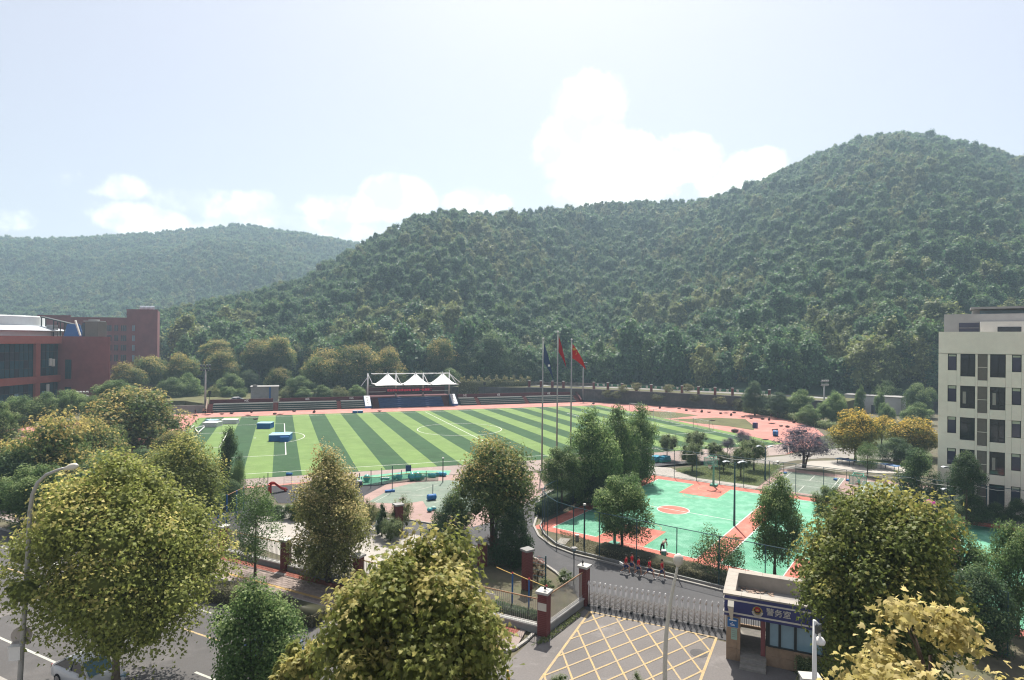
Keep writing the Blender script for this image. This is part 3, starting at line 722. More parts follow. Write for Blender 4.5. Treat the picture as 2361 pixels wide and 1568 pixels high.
# school road: from the gate round the ball court, one arm to the left and one up the court's side
poly('school_road', vs2([(1352, 1407), (1318, 1355), (1282, 1321), (1259, 1305), (1150, 1268), (1000, 1240), (860, 1215), (850, 1196), (943, 1200), (998, 1209), (1060, 1222), (1142, 1202), (1202, 1170), (1247, 1142), (1302, 1120), (1400, 1085), (1500, 1066), (1620, 1062), (1700, 1066)])+[tuple(K(*q))[:2] for q in ((52, 5), (44, 1.5), (38, -1.5), (36, -4), (30, -6.5), (17.9, -8.9), (9.1, -7.6), (4.5, -4.6), (1.2, -2.9), (-1.0, -1.7), (-3.4, .5), (-5.1, 3.1), (-5.8, 5.8), (-5.85, 10.7), (-5.8, 14.6), (-5.9, 19.5), (-6.1, 26), (-9, 26))]+vs2([(1690, 1480)]), .004, 'asphalt_road')
def kerb(name, pts, w=.16, h=.13, m='kerbstone'):
    mb = MB()
    for a, b in zip(pts, pts[1:]): mb.bar((a[0], a[1], h/2), (b[0], b[1], h/2), w, h)
    return struct(mb.build(name, m))
kerb('road_kerb', [tuple(K(*q))[:2] for q in ((17.9, -8.9), (9.1, -7.6), (4.5, -4.6), (1.2, -2.9), (-1.0, -1.7), (-3.4, .5), (-5.1, 3.1), (-5.8, 5.8), (-5.85, 10.7), (-5.8, 14.6), (-5.9, 19.5), (-6.1, 26))], .22)
kerb('inner_kerb', [tuple(K(*q))[:2] for q in ((1.6, -2.2), (-.6, -1.2), (-2.8, .8), (-4.5, 3.2), (-5.15, 5.8), (-5.25, 10.7), (-5.25, 14.6), (-5.35, 19.5), (-5.5, 26))], .12, .2, 'wall_grey')
kerb('road_kerb', vs2([(1225, 1283), (1259, 1305), (1282, 1321), (1318, 1355)]), .22)
kerb('road_kerb', vs2([(1142, 1202), (1202, 1170), (1247, 1142), (1302, 1120)]), .18)
kerb('road_kerb', vs2([(850, 1196), (943, 1200), (998, 1209), (1060, 1222)]), .18)
# ball courts: one sports ground, laid out on its own axes
base = struct(MB().sheet([K(-1.35, -1.7), K(30.3, -1.7), K(30.3, 56), K(-1.35, 56)], .002).build('sports_court', 'court_red'))
def kpoly(name, q, z, m): return MB().sheet([K(*p) for p in q], z).build(name, m, base)
def kline(pts, w=.09, z=.016, m='line_white', name='court_line'): return MB().strip([K(*p) for p in pts], w, z).build(name, m, base)
def kring(c, r, w, z, m, a0=0, a1=360, n=40):
    return MB().strip([K(c[0]+r*math.cos(math.radians(a0+(a1-a0)*i/n)), c[1]+r*math.sin(math.radians(a0+(a1-a0)*i/n))) for i in range(n+1)], w, z).build('court_line', m, base)
for t0 in (0, 17.25, 34.5):
    kpoly('court_surface', [(0, t0), (28.4, t0), (28.4, t0+15.16), (0, t0+15.16)], .006, 'court_green')
    for pts in ([(0, t0), (28.4, t0)], [(28.4, t0), (28.4, t0+15.16)], [(28.4, t0+15.16), (0, t0+15.16)], [(0, t0+15.16), (0, t0)]):
        kline(pts, .12 if t0 else .10)
    kline([(14.2, t0), (14.2, t0+15.16)], .1)
    tm = t0+7.58; lm = 'line_tan' if t0 == 0 else 'line_white'
    kpoly('centre_disc', [(14.2+1.8*math.cos(i*.196), tm+1.8*math.sin(i*.196)) for i in range(32)], .010, 'court_red'); kring((14.2, tm), 1.8, .1, .020, 'line_white')
    kline([(14.2, tm-1.8), (14.2, tm+1.8)], .1, .024)
    for sg, e in ((1, 0), (-1, 28.4)):
        kpoly('key_area', [(e, tm-2.45), (e+sg*5.8, tm-2.45), (e+sg*5.8, tm+2.45), (e, tm+2.45)], .010, 'court_red')
        kline([(e, tm-2.45), (e+sg*5.8, tm-2.45), (e+sg*5.8, tm+2.45), (e, tm+2.45), (e, tm-2.45)], .08, .020, lm)
        a = 90 if sg < 0 else -90
        kring((e+sg*5.8, tm), 1.8, .06, .024, lm, a, a+180); kring((e+sg*1.6, tm), 1.25, .06, .024, lm, a, a+180, 20)
# planting strip and lawns
poly('planting_bed', [tuple(K(*q))[:2] for q in ((-1.35, -1.0), (-2.9, .9), (-4.5, 3.2), (-5.2, 5.8), (-5.3, 26), (-1.35, 26))], .003, 'soil')
poly('court_lawn', [tuple(K(*q))[:2] for q in ((32.5, -1), (32.6, 12.4), (42, 12.2), (52, 11.8), (50, 7), (44, 3), (38, -.5))], -.002, 'lawn')
poly('court_path', [tuple(K(*q))[:2] for q in ((30.45, -4.5), (30.45, 12.6), (32.7, 12.6), (32.5, 4), (34.6, 1), (37, -1.5), (36, -5))], .006, 'pale_paving')
# badminton courts
bb = struct(MB().sheet([K(31.2, 12.6), K(48, 12.6), K(48, 36), K(31.2, 36)], .003).build('badminton_ground', 'old_pink'))
BADM = []
for nm, c in (('a', [(3080+x*.23719, 1780+y*.23719) for x, y in ((205, 510), (350, 415), (1110, 455), (905, 745))]), ('b', [(3080+x*.23719, 1780+y*.23719) for x, y in ((1240, 740), (1440, 515), (2190, 640), (2130, 900))])):
    P4 = [gp(x/1.73486, y/1.73486) for x, y in c]; BADM.append(P4)
def badminton(s0, s1, t0, t1):
    MB().sheet([K(s0, t0), K(s1, t0), K(s1, t1), K(s0, t1)], .007).build('badminton_court', 'old_court', bb)
    def bl(pts): MB().strip([K(*p) for p in pts], .07, .012).build('court_line', 'line_white', bb)
    for pts in ([(s0, t0), (s1, t0)], [(s1, t0), (s1, t1)], [(s1, t1), (s0, t1)], [(s0, t1), (s0, t0)], [(s0, t0+.6), (s1, t0+.6)], [(s0, t1-.6), (s1, t1-.6)]): bl(pts)
    sm, tm = (s0+s1)/2, (t0+t1)/2
    for sg in (-1, 1): bl([(sm+sg*2, t0), (sm+sg*2, t1)]); bl([(sm+sg*2, tm), (sm+sg*6, tm)])
badminton(32.2, 45.6, 13.6, 21.3); badminton(32.2, 45.6, 23.6, 31.3)
poly('table_tennis_ground', vs2([(1790, 1083), (1870, 1063), (1990, 1060), (2080, 1075), (2100, 1092), (1990, 1090), (1880, 1078)]), .004, 'pale_paving')
poly('garden_path', vs2([(1700, 1060), (1800, 1052), (1880, 1040), (1960, 1030), (2010, 1035), (2100, 1050), (2090, 1068), (2000, 1058), (1900, 1056), (1830, 1062), (1760, 1076)]), .003, 'concrete')
poly('garden_lawn', vs2([(1880, 1010), (1960, 990), (2100, 985), (2150, 1050), (2140, 1100), (2010, 1062), (1940, 1058)]), 0.0, 'lawn')
poly('building_apron', [tuple(K(*q))[:2] for q in ((30.5, 30), (40, 30), (40, 60), (30.5, 60))], .006, 'concrete')
poly('shrub_lawn', vs2([(1330, 1120), (1400, 1100), (1460, 1083), (1545, 1070), (1540, 1060), (1400, 1050), (1270, 1080), (1260, 1110)]), -.0, 'lawn')
# fence line and pavement along the street
FA = Vector((-20.45, -92.1, 0)); FD = (Vector((-41.5, -68.9, 0))-FA).normalized(); FN = Vector((-FD.y, FD.x, 0))
if FN.dot(CAM-FA) < 0: FN = -FN                   # towards the street
FANG = math.atan2(FD.y, FD.x)
def S2(a, n, z=0.0): return FA+FD*a+FN*n+Vector((0, 0, z))
def spoly(name, q, z, m): return poly(name, [tuple(S2(*p))[:2] for p in q], z, m)
spoly('main_road', [(-60, 5.6), (90, 5.6), (90, 19.5), (-60, 19.5)], -.006, 'asphalt')
spoly('near_pavement_ground', [(-60, 19.5), (90, 19.5), (90, 48), (-60, 48)], .06, 'concrete')
poly('gate_apron', [tuple(FA)[:2], tuple(gp(1356, 1400))[:2], tuple(gp(1680, 1482))[:2], (-7.6, -104), (-13, -113), tuple(S2(-9, 5.7))[:2], tuple(S2(0.6, 5.7))[:2], tuple(S2(.45, 2.2))[:2], tuple(S2(.45, .3))[:2]], .0, 'apron')
pav = struct(MB().prism([tuple(S2(*p))[:2] for p in ((1.2, .25), (90, .25), (90, 3.75), (1.6, 3.75), (.75, 2.6))], -.02, .11).build('pavement', 'paver'))
# visible stretches of the pavement get their own stones
pm_ = {m: B((0, 0, 0), (.27, .57, .03)).mesh('paver', m) for m in ('paver', 'paver_red', 'paver_yellow')}
spots = []
for a in [16.4+.6*i for i in range(22)]+[2.0+.6*i for i in range(6)]:
    for j in range(10):
        n = .55+.3*j; spots.append((a+(.3 if j % 2 else 0), n, 'paver_red' if j < 2 else ('paver_yellow' if j == 8 else 'paver')))
for a, n, m in spots[:298]:
    o = bpy.data.objects.new('paver', pm_[m]); link(o, pav); o.location = S2(a, n, .113+RNG.uniform(-.003, .004)); o.rotation_euler = (0, 0, FANG+math.pi/2)
spoly('pavement_band', [(1.6, .27), (90, .27), (90, 1.0), (1.6, 1.0)], .114, 'paver_red')
for a0 in (8.0, 20, 40): pass
kerb('street_kerb', [tuple(S2(*p))[:2] for p in ((90, 3.85), (1.7, 3.85), (.8, 2.7), (.62, 1.4), (.6, .3))], .2, .14)
spoly('verge', [(4.5, 3.95), (90, 3.95), (90, 5.55), (4.5, 5.55)], .05, 'soil')
kerb('street_kerb', [tuple(S2(*p))[:2] for p in ((90, 5.6), (5, 5.6), (4, 5.2), (3.6, 4.4))], .2, .14)
kerb('street_kerb', [tuple(S2(*p))[:2] for p in ((90, 19.4), (-60, 19.4))], .2, .16)
def rmark(pts, w, m='line_worn', z=-.001): struct(MB().strip([tuple(S2(*p))[:2] for p in pts], w, z).build('road_marking', m))
rmark([(-40, 16.9), (90, 16.9)], .16); rmark([(-40, 13.7), (16, 13.7)], .16)
rmark([(18, 10.6), (22, 10.6)], .14, 'line_yellow'); rmark([(26, 10.6), (90, 10.6)], .14, 'line_yellow')
for i in range(9): rmark([(20+6.2*i, 5.8), (20+6.2*i, 8.2)], .14)
rmark([(14, 8.2), (90, 8.2)], .12)
for i in range(7): rmark([(7+1.0*i, 14.2), (7.0+1.0*i, 18.8)], .42, 'line_worn')
for i_, (a_, n_, la, ln, m_) in enumerate(((22, 11.5, 6, 2.2, 'rubber_black'), (34, 14.5, 9, 1.6, 'apron'), (12, 9.5, 4, 1.8, 'asphalt_road'), (2, 12, 5, 2.4, 'apron'))):
    spoly('road_patch', [(a_, n_), (a_+la, n_+.1), (a_+la-.1, n_+ln), (a_+.1, n_+ln)], -.0035, 'asphalt_road' if m_ == 'rubber_black' else m_)
# yellow box junction in front of the gate
bx = [gp(*q) for q in ((1360, 1410), (1652, 1470), (1588, 1640), (1150, 1700))]
def bxp(s_, t): return (bx[0]*(1-s_)+bx[1]*s_)*(1-t)+(bx[3]*(1-s_)+bx[2]*s_)*t
def ymark(a, b, w=.13, z=.006): struct(MB().strip([tuple(a)[:2], tuple(b)[:2]], w, z).build('box_marking', 'line_yellow'))
ymark(bx[0], bx[1]); ymark(bx[0], bx[3], .16, .010); ymark(bx[1], bx[2], .16, .010)
def clip_line(p, d):
    ts = []
    for i in range(4):
        a, b = bx[i], bx[(i+1) % 4]; e = b-a; den_ = d.x*e.y-d.y*e.x
        if abs(den_) < 1e-9: continue
        w_ = a-p; t = (w_.x*e.y-w_.y*e.x)/den_; s_ = (w_.x*d.y-w_.y*d.x)/den_
        if 0 <= s_ <= 1: ts.append(t)
    return (p+d*min(ts), p+d*max(ts)) if len(ts) >= 2 else None
D1 = (gp(1462, 1568)-gp(1375, 1410)).normalized(); D2 = (gp(1448, 1427)-gp(1335, 1468)).normalized()
N1 = Vector((-D1.y, D1.x, 0)); N2 = Vector((-D2.y, D2.x, 0))
for d, n, sp, z in ((D1, N1, 1.55, .014), (D2, N2, 1.22, .018)):
    for i in range(-14, 15):
        r_ = clip_line((bx[0] if d is D1 else gp(1335, 1468))+n*sp*i+n*.05, d)
        if r_ and (r_[1]-r_[0]).length > .6: ymark(r_[0], r_[1], .12, z)
# ------------------------------------------------------------------ placing helpers
def online(u, A, B):
    """point of the ground line A-B that stands under column u of the photograph"""
    A, B = Vector(A), Vector(B); k = (u-1180.5)/FPX; n = RX-FX*k
    t = -(A-CAM).dot(n)/(B-A).dot(n); return A+(B-A)*t
def ay(u, v, Y):
    d = FX + RX*((u-1180.5)/FPX) - UX*((v-784.0)/FPX); return CAM+d*((Y-CAM.y)/d.y)
def zv(P, v):
    Z = (Vector(P)-CAM).dot(FX); u = 1180.5+FPX*(Vector(P)-CAM).dot(RX)/Z; return dp(u, v, Z).z
def cc(x0, y0, w, zw=2361.0):
    s_ = w/zw; return lambda x, y: ((x0+x*s_)/1.73486, (y0+y*s_)/1.73486)
C2, C3, C4, C5, C7, C55 = cc(700, 1300, 1024), cc(1400, 1250, 1024), cc(2200, 1300, 1024), cc(2100, 1850, 1024), cc(2700, 2200, 783), cc(3072, 1200, 1024)
C6 = cc(2000, 2200, 783); CB_ = cc(2350, 1500, 650); CT = cc(1440, 1460, 440); C1 = cc(0, 1100, 1024); CR = cc(3080, 1780, 560); CN = cc(1600, 1700, 1024); CP = cc(1040, 1840, 740); CS = cc(800, 1700, 1024)

# ------------------------------------------------------------------ terraces and retaining wall
WL = [(14, 70), (40, 60), (57.1, 48.9), (87, 14.8), (104, -8)]
struct(MB().prism([(-150, 100), (-62, 66), (-56, 56.2), (14, 56.2), (14, 70), (30, 110)], -.5, 1.5).build('terrace', 'dry_grass'))
struct(MB().prism(WL+[(160, 20), (150, 90), (60, 130), (20, 120)], -.5, 3.96).build('terrace', 'dry_grass'))
wm = MB()
for (a, b) in zip(WL, WL[1:]):
    d = (Vector((*b, 0))-Vector((*a, 0))); n = Vector((d.y, -d.x, 0)).normalized()
    k = max(1, int(d.length/3.2))
    for i in range(k):
        p = Vector((*a, 0))+d*(i/k)+n*(.12+RNG.uniform(-.03, .03)); q = Vector((*a, 0))+d*((i+1)/k)+n*.12
        wm.bar(p+Vector((0, 0, 1.9)), q+Vector((0, 0, 1.9)), .5, 4.2)
rw = tag(wm.build('retaining_wall', 'retaining'), 'dark weathered retaining wall behind the far end of the running track', 'wall')
for a, b in zip(WL[1:], WL[2:]):
    d = (Vector((*b, 0))-Vector((*a, 0))); n = Vector((d.y, -d.x, 0)).normalized()
    MB().bar(Vector((*a, 4.06))+n*.1, Vector((*b, 4.06))+n*.1, .6, .14).build('coping', 'wall_grey', rw)
    k = int(d.length/2.4)
    for i in range(1, k): MB().bar(Vector((*a, .1))+d*(i/k)+n*.4, Vector((*a, 3.9))+d*(i/k)+n*.38, .12, .1).build('buttress', 'retaining', rw)
struct(MB().strip([(a[0]+8, a[1]+9) for a in WL], 5, 3.97).build('hill_road', 'wall_grey'))
kb = MB()
for a, b in zip(WL[1:], WL[2:]):
    d = (Vector((*b, 0))-Vector((*a, 0))); n = Vector((d.y, -d.x, 0)).normalized(); kb.bar(Vector((*a, .3))+n*1.6, Vector((*b, .3))+n*1.6, .3, .6)
struct(kb.build('track_kerb', 'retaining'))
# brick pillars and slogan boards on the wall
WW = ['富强', '民主', '文明', '和谐', '自由', '平等', '公正', '法治', '爱国', '敬业', '诚信', '友善']
cols = [C3(x, 640)[0] for x in (1652, 1760, 1865, 1967)]+[CB_(x, 90)[0] for x in (90, 295, 500, 710, 925, 1147, 1372, 1610, 1852, 2105, 2370, 2640)]
def wallpt(u):
    for a, b in zip(WL, WL[1:]):
        p = online(u, (*a, 0), (*b, 0)); t = (p-Vector((*a, 0))).dot(Vector((*b, 0))-Vector((*a, 0)))/(Vector((*b, 0))-Vector((*a, 0))).length_squared
        if -.02 <= t <= 1.02: return p
    return p
PP = [wallpt(u) for u in cols]
hf = thing('brick_pillar_fence', 'long railing fence with red brick pillars on top of the dark retaining wall', 'fence', (PP[6].x, PP[6].y, 4.0))
org = Vector((PP[6].x, PP[6].y, 4.0))
for i, p in enumerate(PP):
    q = p-org; q.z = 0
    b = MB().box(q+Vector((0, 0, 1.12)), (.62, .62, 2.24), .6).build('pillar', 'brick_red', hf)
    MB().box(q+Vector((0, 0, 2.31)), (.78, .78, .14), .6).build('cap', 'cap_white', b)
    if i < len(PP)-1:
        e = PP[i+1]-org; e.z = 0; d = (e-q); L = d.length; dn = d.normalized(); mb = MB()
        n_ = int(L/.16)
        for j in range(1, n_): mb.bar(q+dn*(L*j/n_)+Vector((0, 0, .1)), q+dn*(L*j/n_)+Vector((0, 0, 1.95)), .025)
        mb.bar(q+Vector((0, 0, .15)), e+Vector((0, 0, .15)), .05); mb.bar(q+Vector((0, 0, 1.9)), e+Vector((0, 0, 1.9)), .05)
        stuff(mb.build('railing', 'steel_dull', hf))
        if 4 <= i:
            nrm = Vector((dn.y, -dn.x, 0)); w_ = WW[i-4]
            mid = q+d*.5+Vector((0, 0, 1.55))+nrm*.12
            sb = MB().box(mid, (L-.8, .05, .72), math.atan2(dn.y, dn.x)).build('slogan_board', 'panel_green', hf)
            for ch, off in zip(w_, (-.26, .26)):
                m_ = face_matrix(mid+dn*(off*L*.8)+nrm*.035, nrm)
                lettering(ch, .82, 'letter_white', sb, m_, .02)
# ------------------------------------------------------------------ grandstand
gs = thing('grandstand', 'low green tiered grandstand along the far side of the running track', 'grandstand', (0, 47, 0))
def gbox(x0, x1, y0, y1, z0, z1): return MB().box(((x0+x1)/2, (y0+y1)/2, (z0+z1)/2), (x1-x0, y1-y0, z1-z0))
secs = [(-53.3, -38.6, 'seat_green'), (-37.2, -21.9, 'seat_green'), (-20.7, -14.4, 'seat_green'), (13.9, 18.8, 'seat_green'), (20.1, 34.6, 'seat_green'), (36.0, 52.2, 'seat_green')]
for x0, x1, m in secs:
    for k in range(4):
        t_ = gbox(x0, x1, .15+.8*k, .15+.8*(k+1), 0, .46*(k+1)).build('tier', m, gs)
        MB().box(((x0+x1)/2, .15+.8*k+.09, .46*(k+1)+.03), (x1-x0, .2, .06)).build('tier_edge', 'step_edge', t_)
    gbox(x0, x1, 3.35, 4.2, 0, 2.0).build('walkway', 'step_edge', gs)
for x0, x1 in ((-54.6, -53.35), (-38.55, -37.25), (-21.85, -20.75), (18.85, 20.05), (34.65, 35.95), (52.25, 53.6)):
    mb = MB()
    for k in range(8): mb.add(*(lambda b: (b.v, b.f))(gbox(x0+.02, x1-.02, .1+.4*k, .1+.4*(k+1)+.0, 0, .235*(k+1))))
    mb.build('stair', 'brick_red', gs)
for x0, x1 in ((-54.4, -38.6), (-37.0, -14.4), (13.9, 53.8)):
    gbox(x0, x1, 4.22, 4.5, 0, 3.0).build('back_wall', 'maroon', gs)
gbox(-38.6, -37.0, 4.25, 4.5, 0, 2.2).build('gap_wall', 'wall_grey', gs)
mb = MB(); mb.add([(x, y, z) for x in (-54.95, -54.65) for y, z in ((0, 0), (4.5, 0), (4.5, 3.1), (3.6, 3.1), (0, .9))], [(4, 3, 2, 1, 0), (5, 6, 7, 8, 9), (0, 1, 6, 5), (1, 2, 7, 6), (2, 3, 8, 7), (3, 4, 9, 8), (4, 0, 5, 9)])
mb.build('end_wall', 'cloth_tan', gs)
mb = MB(); mb.add([(x, y, z) for x in (53.7, 54.2) for y, z in ((0, 0), (4.5, 0), (4.5, 3.1), (3.6, 3.1), (0, .9))], [(4, 3, 2, 1, 0), (5, 6, 7, 8, 9), (0, 1, 6, 5), (1, 2, 7, 6), (2, 3, 8, 7), (3, 4, 9, 8), (4, 0, 5, 9)])
mb.build('end_wall', 'maroon', gs)
for x, s_ in ((-45.3, 'A区'), (-29.6, 'B区'), (-17.6, 'C区'), (16.2, 'D区'), (27.2, 'E区'), (44.4, 'F区')):
    lettering(s_, .72, 'letter_white', gs, face_matrix((x, 4.2, 2.58), (0, -1, 0)), .02)
vb_ = thing('seating_block', 'blue middle block of seats under the white tents', 'seating block', (0, 47, 0))
for k in range(5): gbox(-10.2, 8.6, .15+.75*k, .15+.75*(k+1), 0, .5*(k+1)).build('tier', 'seat_blue', vb_)
gbox(-3.5, 8.6, 3.95, 4.1, 2.5, 2.64).build('tier_edge', 'step_edge', vb_)
for x0, x1 in ((-12.0, -10.25), (8.65, 10.1)):
    mb = MB()
    for k in range(9): mb.add(*(lambda b: (b.v, b.f))(gbox(x0, x1, .15+.42*k, .15+.42*(k+1), 0, .28*(k+1))))
    mb.build('stair', 'maroon', vb_)
gbox(-12.6, 12.0, 4.0, 13, 0, 2.6).build('platform', 'maroon', vb_)
gbox(-12.4, 12.0, 12.6, 13.0, 2.6, 4.8).build('rear_wall', 'maroon', vb_)
for x, lbl in ((-13.4, 'sloping white board with blue sides at the left stairs of the blue seats'), (12.0, 'sloping white board with blue sides at the right stairs of the blue seats')):
    sb = thing('sloping_board', lbl, 'board', (x, 46.9, 0), 0, 'sloping boards beside the blue seats')
    w_ = .85; sh = 0
    MB().add([(-w_, 0, 0), (w_, 0, 0), (w_, 4.1, 0), (-w_, 4.1, 0), (-w_, 0, .55), (w_, 0, .55), (w_, 4.1, 3.2), (-w_, 4.1, 3.2)], [(3, 2, 1, 0), (4, 5, 6, 7), (0, 1, 5, 4), (1, 2, 6, 5), (2, 3, 7, 6), (3, 0, 4, 7)]).build('frame', 'blue_paint', sb)
    MB().add([(-.78, .06, .63), (.78, .06, .63), (.78, 4.04, 3.2), (-.78, 4.04, 3.2), (-.78, .06, .60), (.78, .06, .60), (.78, 4.04, 3.17), (-.78, 4.04, 3.17)], [(0, 1, 2, 3), (7, 6, 5, 4), (0, 4, 5, 1), (1, 5, 6, 2), (2, 6, 7, 3), (3, 7, 4, 0)]).build('board_face', 'mat_white', sb)
    sl_ = Vector((0, 3.98, 2.57)).normalized(); nn = Vector((1, 0, 0)).cross(sl_)
    for j in range(5):
        MB().box(Vector((0, .06, .64))+sl_*(.9+.75*j)+nn*.01, (.42, .34, .01), 0, Matrix.Rotation(math.atan2(2.57, 3.98), 3, 'X')).build('character_mark', 'dark_frame', sb)
# tensile canopies
Y0 = 55.0
pu = [CT(x, 0)[0] for x in (165, 770, 1355, 1915)]
ztop = ay(CT(770, 185)[0], CT(770, 185)[1], Y0).z; zeave = ay(CT(800, 415)[0], CT(800, 415)[1], 52).z
px_ = [ay(u, 890, Y0).x for u in pu]
cf = thing('canopy_frame', 'white steel masts and top beam that carry the tent roofs', 'frame', (0, Y0, 2.6))
for i, x in enumerate(px_):
    tall = ay(pu[i], CT(0, (215, 115, 175, 110)[i])[1], Y0).z-2.6
    m_ = MB().tube([(x, 0, 0), (x, 0, ztop-2.6+.1)], [.28, .20], 10).build('mast', 'pole_white', cf, True)
    MB().tube([(x, 0, ztop-2.5), (x, 0, max(tall, ztop-2.3))], [.09, .05], 6).build('spike', 'pole_white', m_)
    for dx in ((1.3,) if i < 3 else (1.9, 3.3)): MB().tube([(x+.1, 0, ztop-2.8), (x+dx, -1.2, zeave-2.6)], .09, 6).build('stay', 'pole_white', cf)
    if i < 3:
        mx = (x+px_[i+1])/2+.4
        for s_ in (x, px_[i+1]): MB().tube([(s_, 0, ztop-3.1), (mx, -3, zeave-2.6+3.35)], .03, 5).build('cable', 'pole_grey', cf)
MB().tube([(px_[0], 0, ztop-3.6), (px_[0]-2.0, -.4, ztop-6.2)], .08, 6).build('stay', 'pole_white', cf)
MB().tube([(px_[0]+1, 0, ztop-2.6), (px_[3], 0, ztop-2.6)], .11, 8).build('top_beam', 'pole_white', cf)
for zz in (zeave-3.2, zeave-5.0): MB().bar((px_[0], .2, zz), (px_[3], .2, zz), .12, .16).build('cross_beam', 'pole_grey', cf)
for i in range(3):
    xa, xb = px_[i]+1.2, px_[i+1]+1.2; yc = 52.0
    pk = thing('tent_roof', 'white pointed tent roof over the blue seats, '+('left of three', 'middle of three', 'right of three')[i], 'tent', ((xa+xb)/2, yc, zeave), 0, 'white tent roofs over the stand')
    n_ = 24; V = []; F = []; hx, hy = (xb-xa)/2, 4.2
    for a in range(n_+1):
        for b in range(n_+1):
            x, y = 2*a/n_-1, 2*b/n_-1; rho = min(1, (abs(x)**3+abs(y)**3)**(1/3)) if max(abs(x), abs(y)) < .999 else 1
            bow = 1-.10*(1-min(abs(x), abs(y))**2) if max(abs(x), abs(y)) > .999 else 1-.10*(1-min(abs(x), abs(y))**2)*max(abs(x), abs(y))**4
            V.append((x*hx*bow, y*hy*bow, .05+3.25*(1-rho)**1.45)); 
    for a in range(n_):
        for b in range(n_): k = a*(n_+1)+b; F.append((k, k+n_+1, k+n_+2, k+1))
    o = MB().add(V, F).build('fabric', 'tent_white', pk, True); sm = o.modifiers.new('thickness', 'SOLIDIFY'); sm.thickness = .03
    e = MB()
    for sy in (-1, 1): e.tube([(-hx+.02, sy*hy, .03), (0, sy*hy*.9, -.02), (hx-.02, sy*hy, .03)], .06, 6)
    e.build('edge_tube', 'pole_grey', pk); MB().lathe((0, 0, 3.15), [(.18, 0), (.10, .45), (.02, .6)], 10).build('peak_ring', 'pole_white', pk)
lx0, lx1 = ay(CT(555, 0)[0], 890, 54.3).x, ay(CT(1545, 0)[0], 890, 54.3).x; lz = ay(CT(1000, 545)[0], CT(1000, 545)[1], 54.3).z
lb = thing('display_board', 'dark display board with red lettering under the white tents', 'sign', ((lx0+lx1)/2, 54.3, lz))
MB().box((0, 0, 0), (lx1-lx0, .2, 1.3)).build('board', 'led_board', lb)
lettering('欢迎参加 秋季运动会 友谊第一比赛第二', .78, 'led_red', lb, face_matrix((0.2, -.11, .08), (0, -1, 0)), .012)
# speakers on dark posts behind the stand
def speaker_post(p, h, label):
    t = thing('loudspeaker_post', label, 'loudspeaker', p, 0, 'loudspeakers on posts behind the stand')
    MB().tube([(0, 0, 0), (0, 0, h)], [.09, .07], 6).build('pole', 'black', t); MB().box((0, -.1, h-.35), (.62, .5, .95)).build('speaker', 'black', t)
speaker_post((ay(*C2(320, 640), 53).x, 53, 0), ay(*C2(320, 612), 53).z, 'black loudspeaker on a thin post at the left end of the stand')
speaker_post((ay(*C3(945, 700), 54.5).x, 54.5, 0), ay(*C3(945, 700), 54.5).z, 'black loudspeaker on a thin post beside the right tent')
speaker_post((ay(*C3(1240, 640), 54).x, 54, 0), ay(*C3(1240, 645), 54).z, 'tallest black loudspeaker post in front of the vine fence')
# floodlight masts
def floodlight(p, htop, label, heads=4, rows=2, silver=False):
    t = thing('floodlight_mast', label, 'floodlight', p, 0, 'tall floodlight masts around the sports ground')
    MB().tube([(0, 0, 0), (0, 0, htop-1)], [.28, .17], 8).build('mast', 'pole_grey', t, True)
    fr = MB()
    for r_ in range(rows): fr.bar((-1.3, 0, htop-1.25+r_*1.1), (1.3, 0, htop-1.25+r_*1.1), .08)
    fr.bar((-.9, 0, htop-1.25), (-.9, 0, htop-.15), .06); fr.bar((.9, 0, htop-1.25), (.9, 0, htop-.15), .06); fr.build('head_frame', 'pole_grey', t)
    for r_ in range(rows):
        for i in range(heads): MB().box((-1.05+2.1*i/(heads-1), -.18, htop-1.0+r_*1.1), (.46, .3, .5), 0, Matrix.Rotation(.5, 3, 'X')).build('floodlight_head', 'pole_grey' if silver else 'pole_dark', t)
for (u, vb, vt), lb_, s_ in (((473, 948, 844), 'grey floodlight mast behind the left end of the stand', False), ((1344, 925, 838), 'grey floodlight mast beside the right end of the stand', False), ((1900, 957, 879), 'grey floodlight mast beyond the curve of the track near the concrete shed', True), ((190, 955, 905), 'floodlight mast rising between tree crowns before the red building', True)):
    p = gp(u, vb); floodlight(p, zv(p, vt), lb_, silver=s_)
# storage hut behind the stand, concrete shed on the right
a0, a1 = ay(578, 925, 61), ay(642, 925, 61)
sh = thing('storage_hut', 'plain grey storage hut behind the left half of the stand', 'hut', ((a0.x+a1.x)/2, 62.5, 1.5))
hw = (a1.x-a0.x)/2; hh = ay(600, 892, 61).z-1.5
MB().box((0, 0, hh/2), (2*hw, 5, hh)).build('wall', 'wall_grey', sh); MB().box((0, 0, hh+.06), (2*hw+.3, 5.3, .16)).build('roof', 'wall_grey', sh)
MB().box((hw*.38, -2.55, hh/2), (.45, .06, hh)).build('drainpipe', 'blue_paint', sh); MB().box((-hw*.7, -2.0, hh+.35), (1.2, .8, .5)).build('vent', 'wall_grey', sh)
p0, p1 = gp(1947, 948), gp(2078, 958); d = (p1-p0); L = d.length
cs_ = thing('concrete_shed', 'bare concrete shed among trees beyond the track curve', 'shed', ((p0+p1)/2), math.atan2(d.y, d.x))
H_ = zv(p1, 918)
MB().box((0, 3.2, H_/2), (L, 6.4, H_)).build('wall', 'plaster_grey', cs_); MB().box((0, 3.2, H_+.08), (L+.3, 6.7, .2)).build('roof', 'wall_grey', cs_)
MB().box((1.5, -.02, 1.2), (3.4, .1, 2.2)).build('door', 'glass_dark', cs_)
MB().box((-L*.3, -.02, 3.2), (1.4, .1, .8)).build('vent', 'glass_dark', cs_)
gw = thing('garden_wall', 'pale grey wall left of the grandstand', 'wall', gp(400, 953), 0)
d = gp(470, 951)-gp(400, 953)
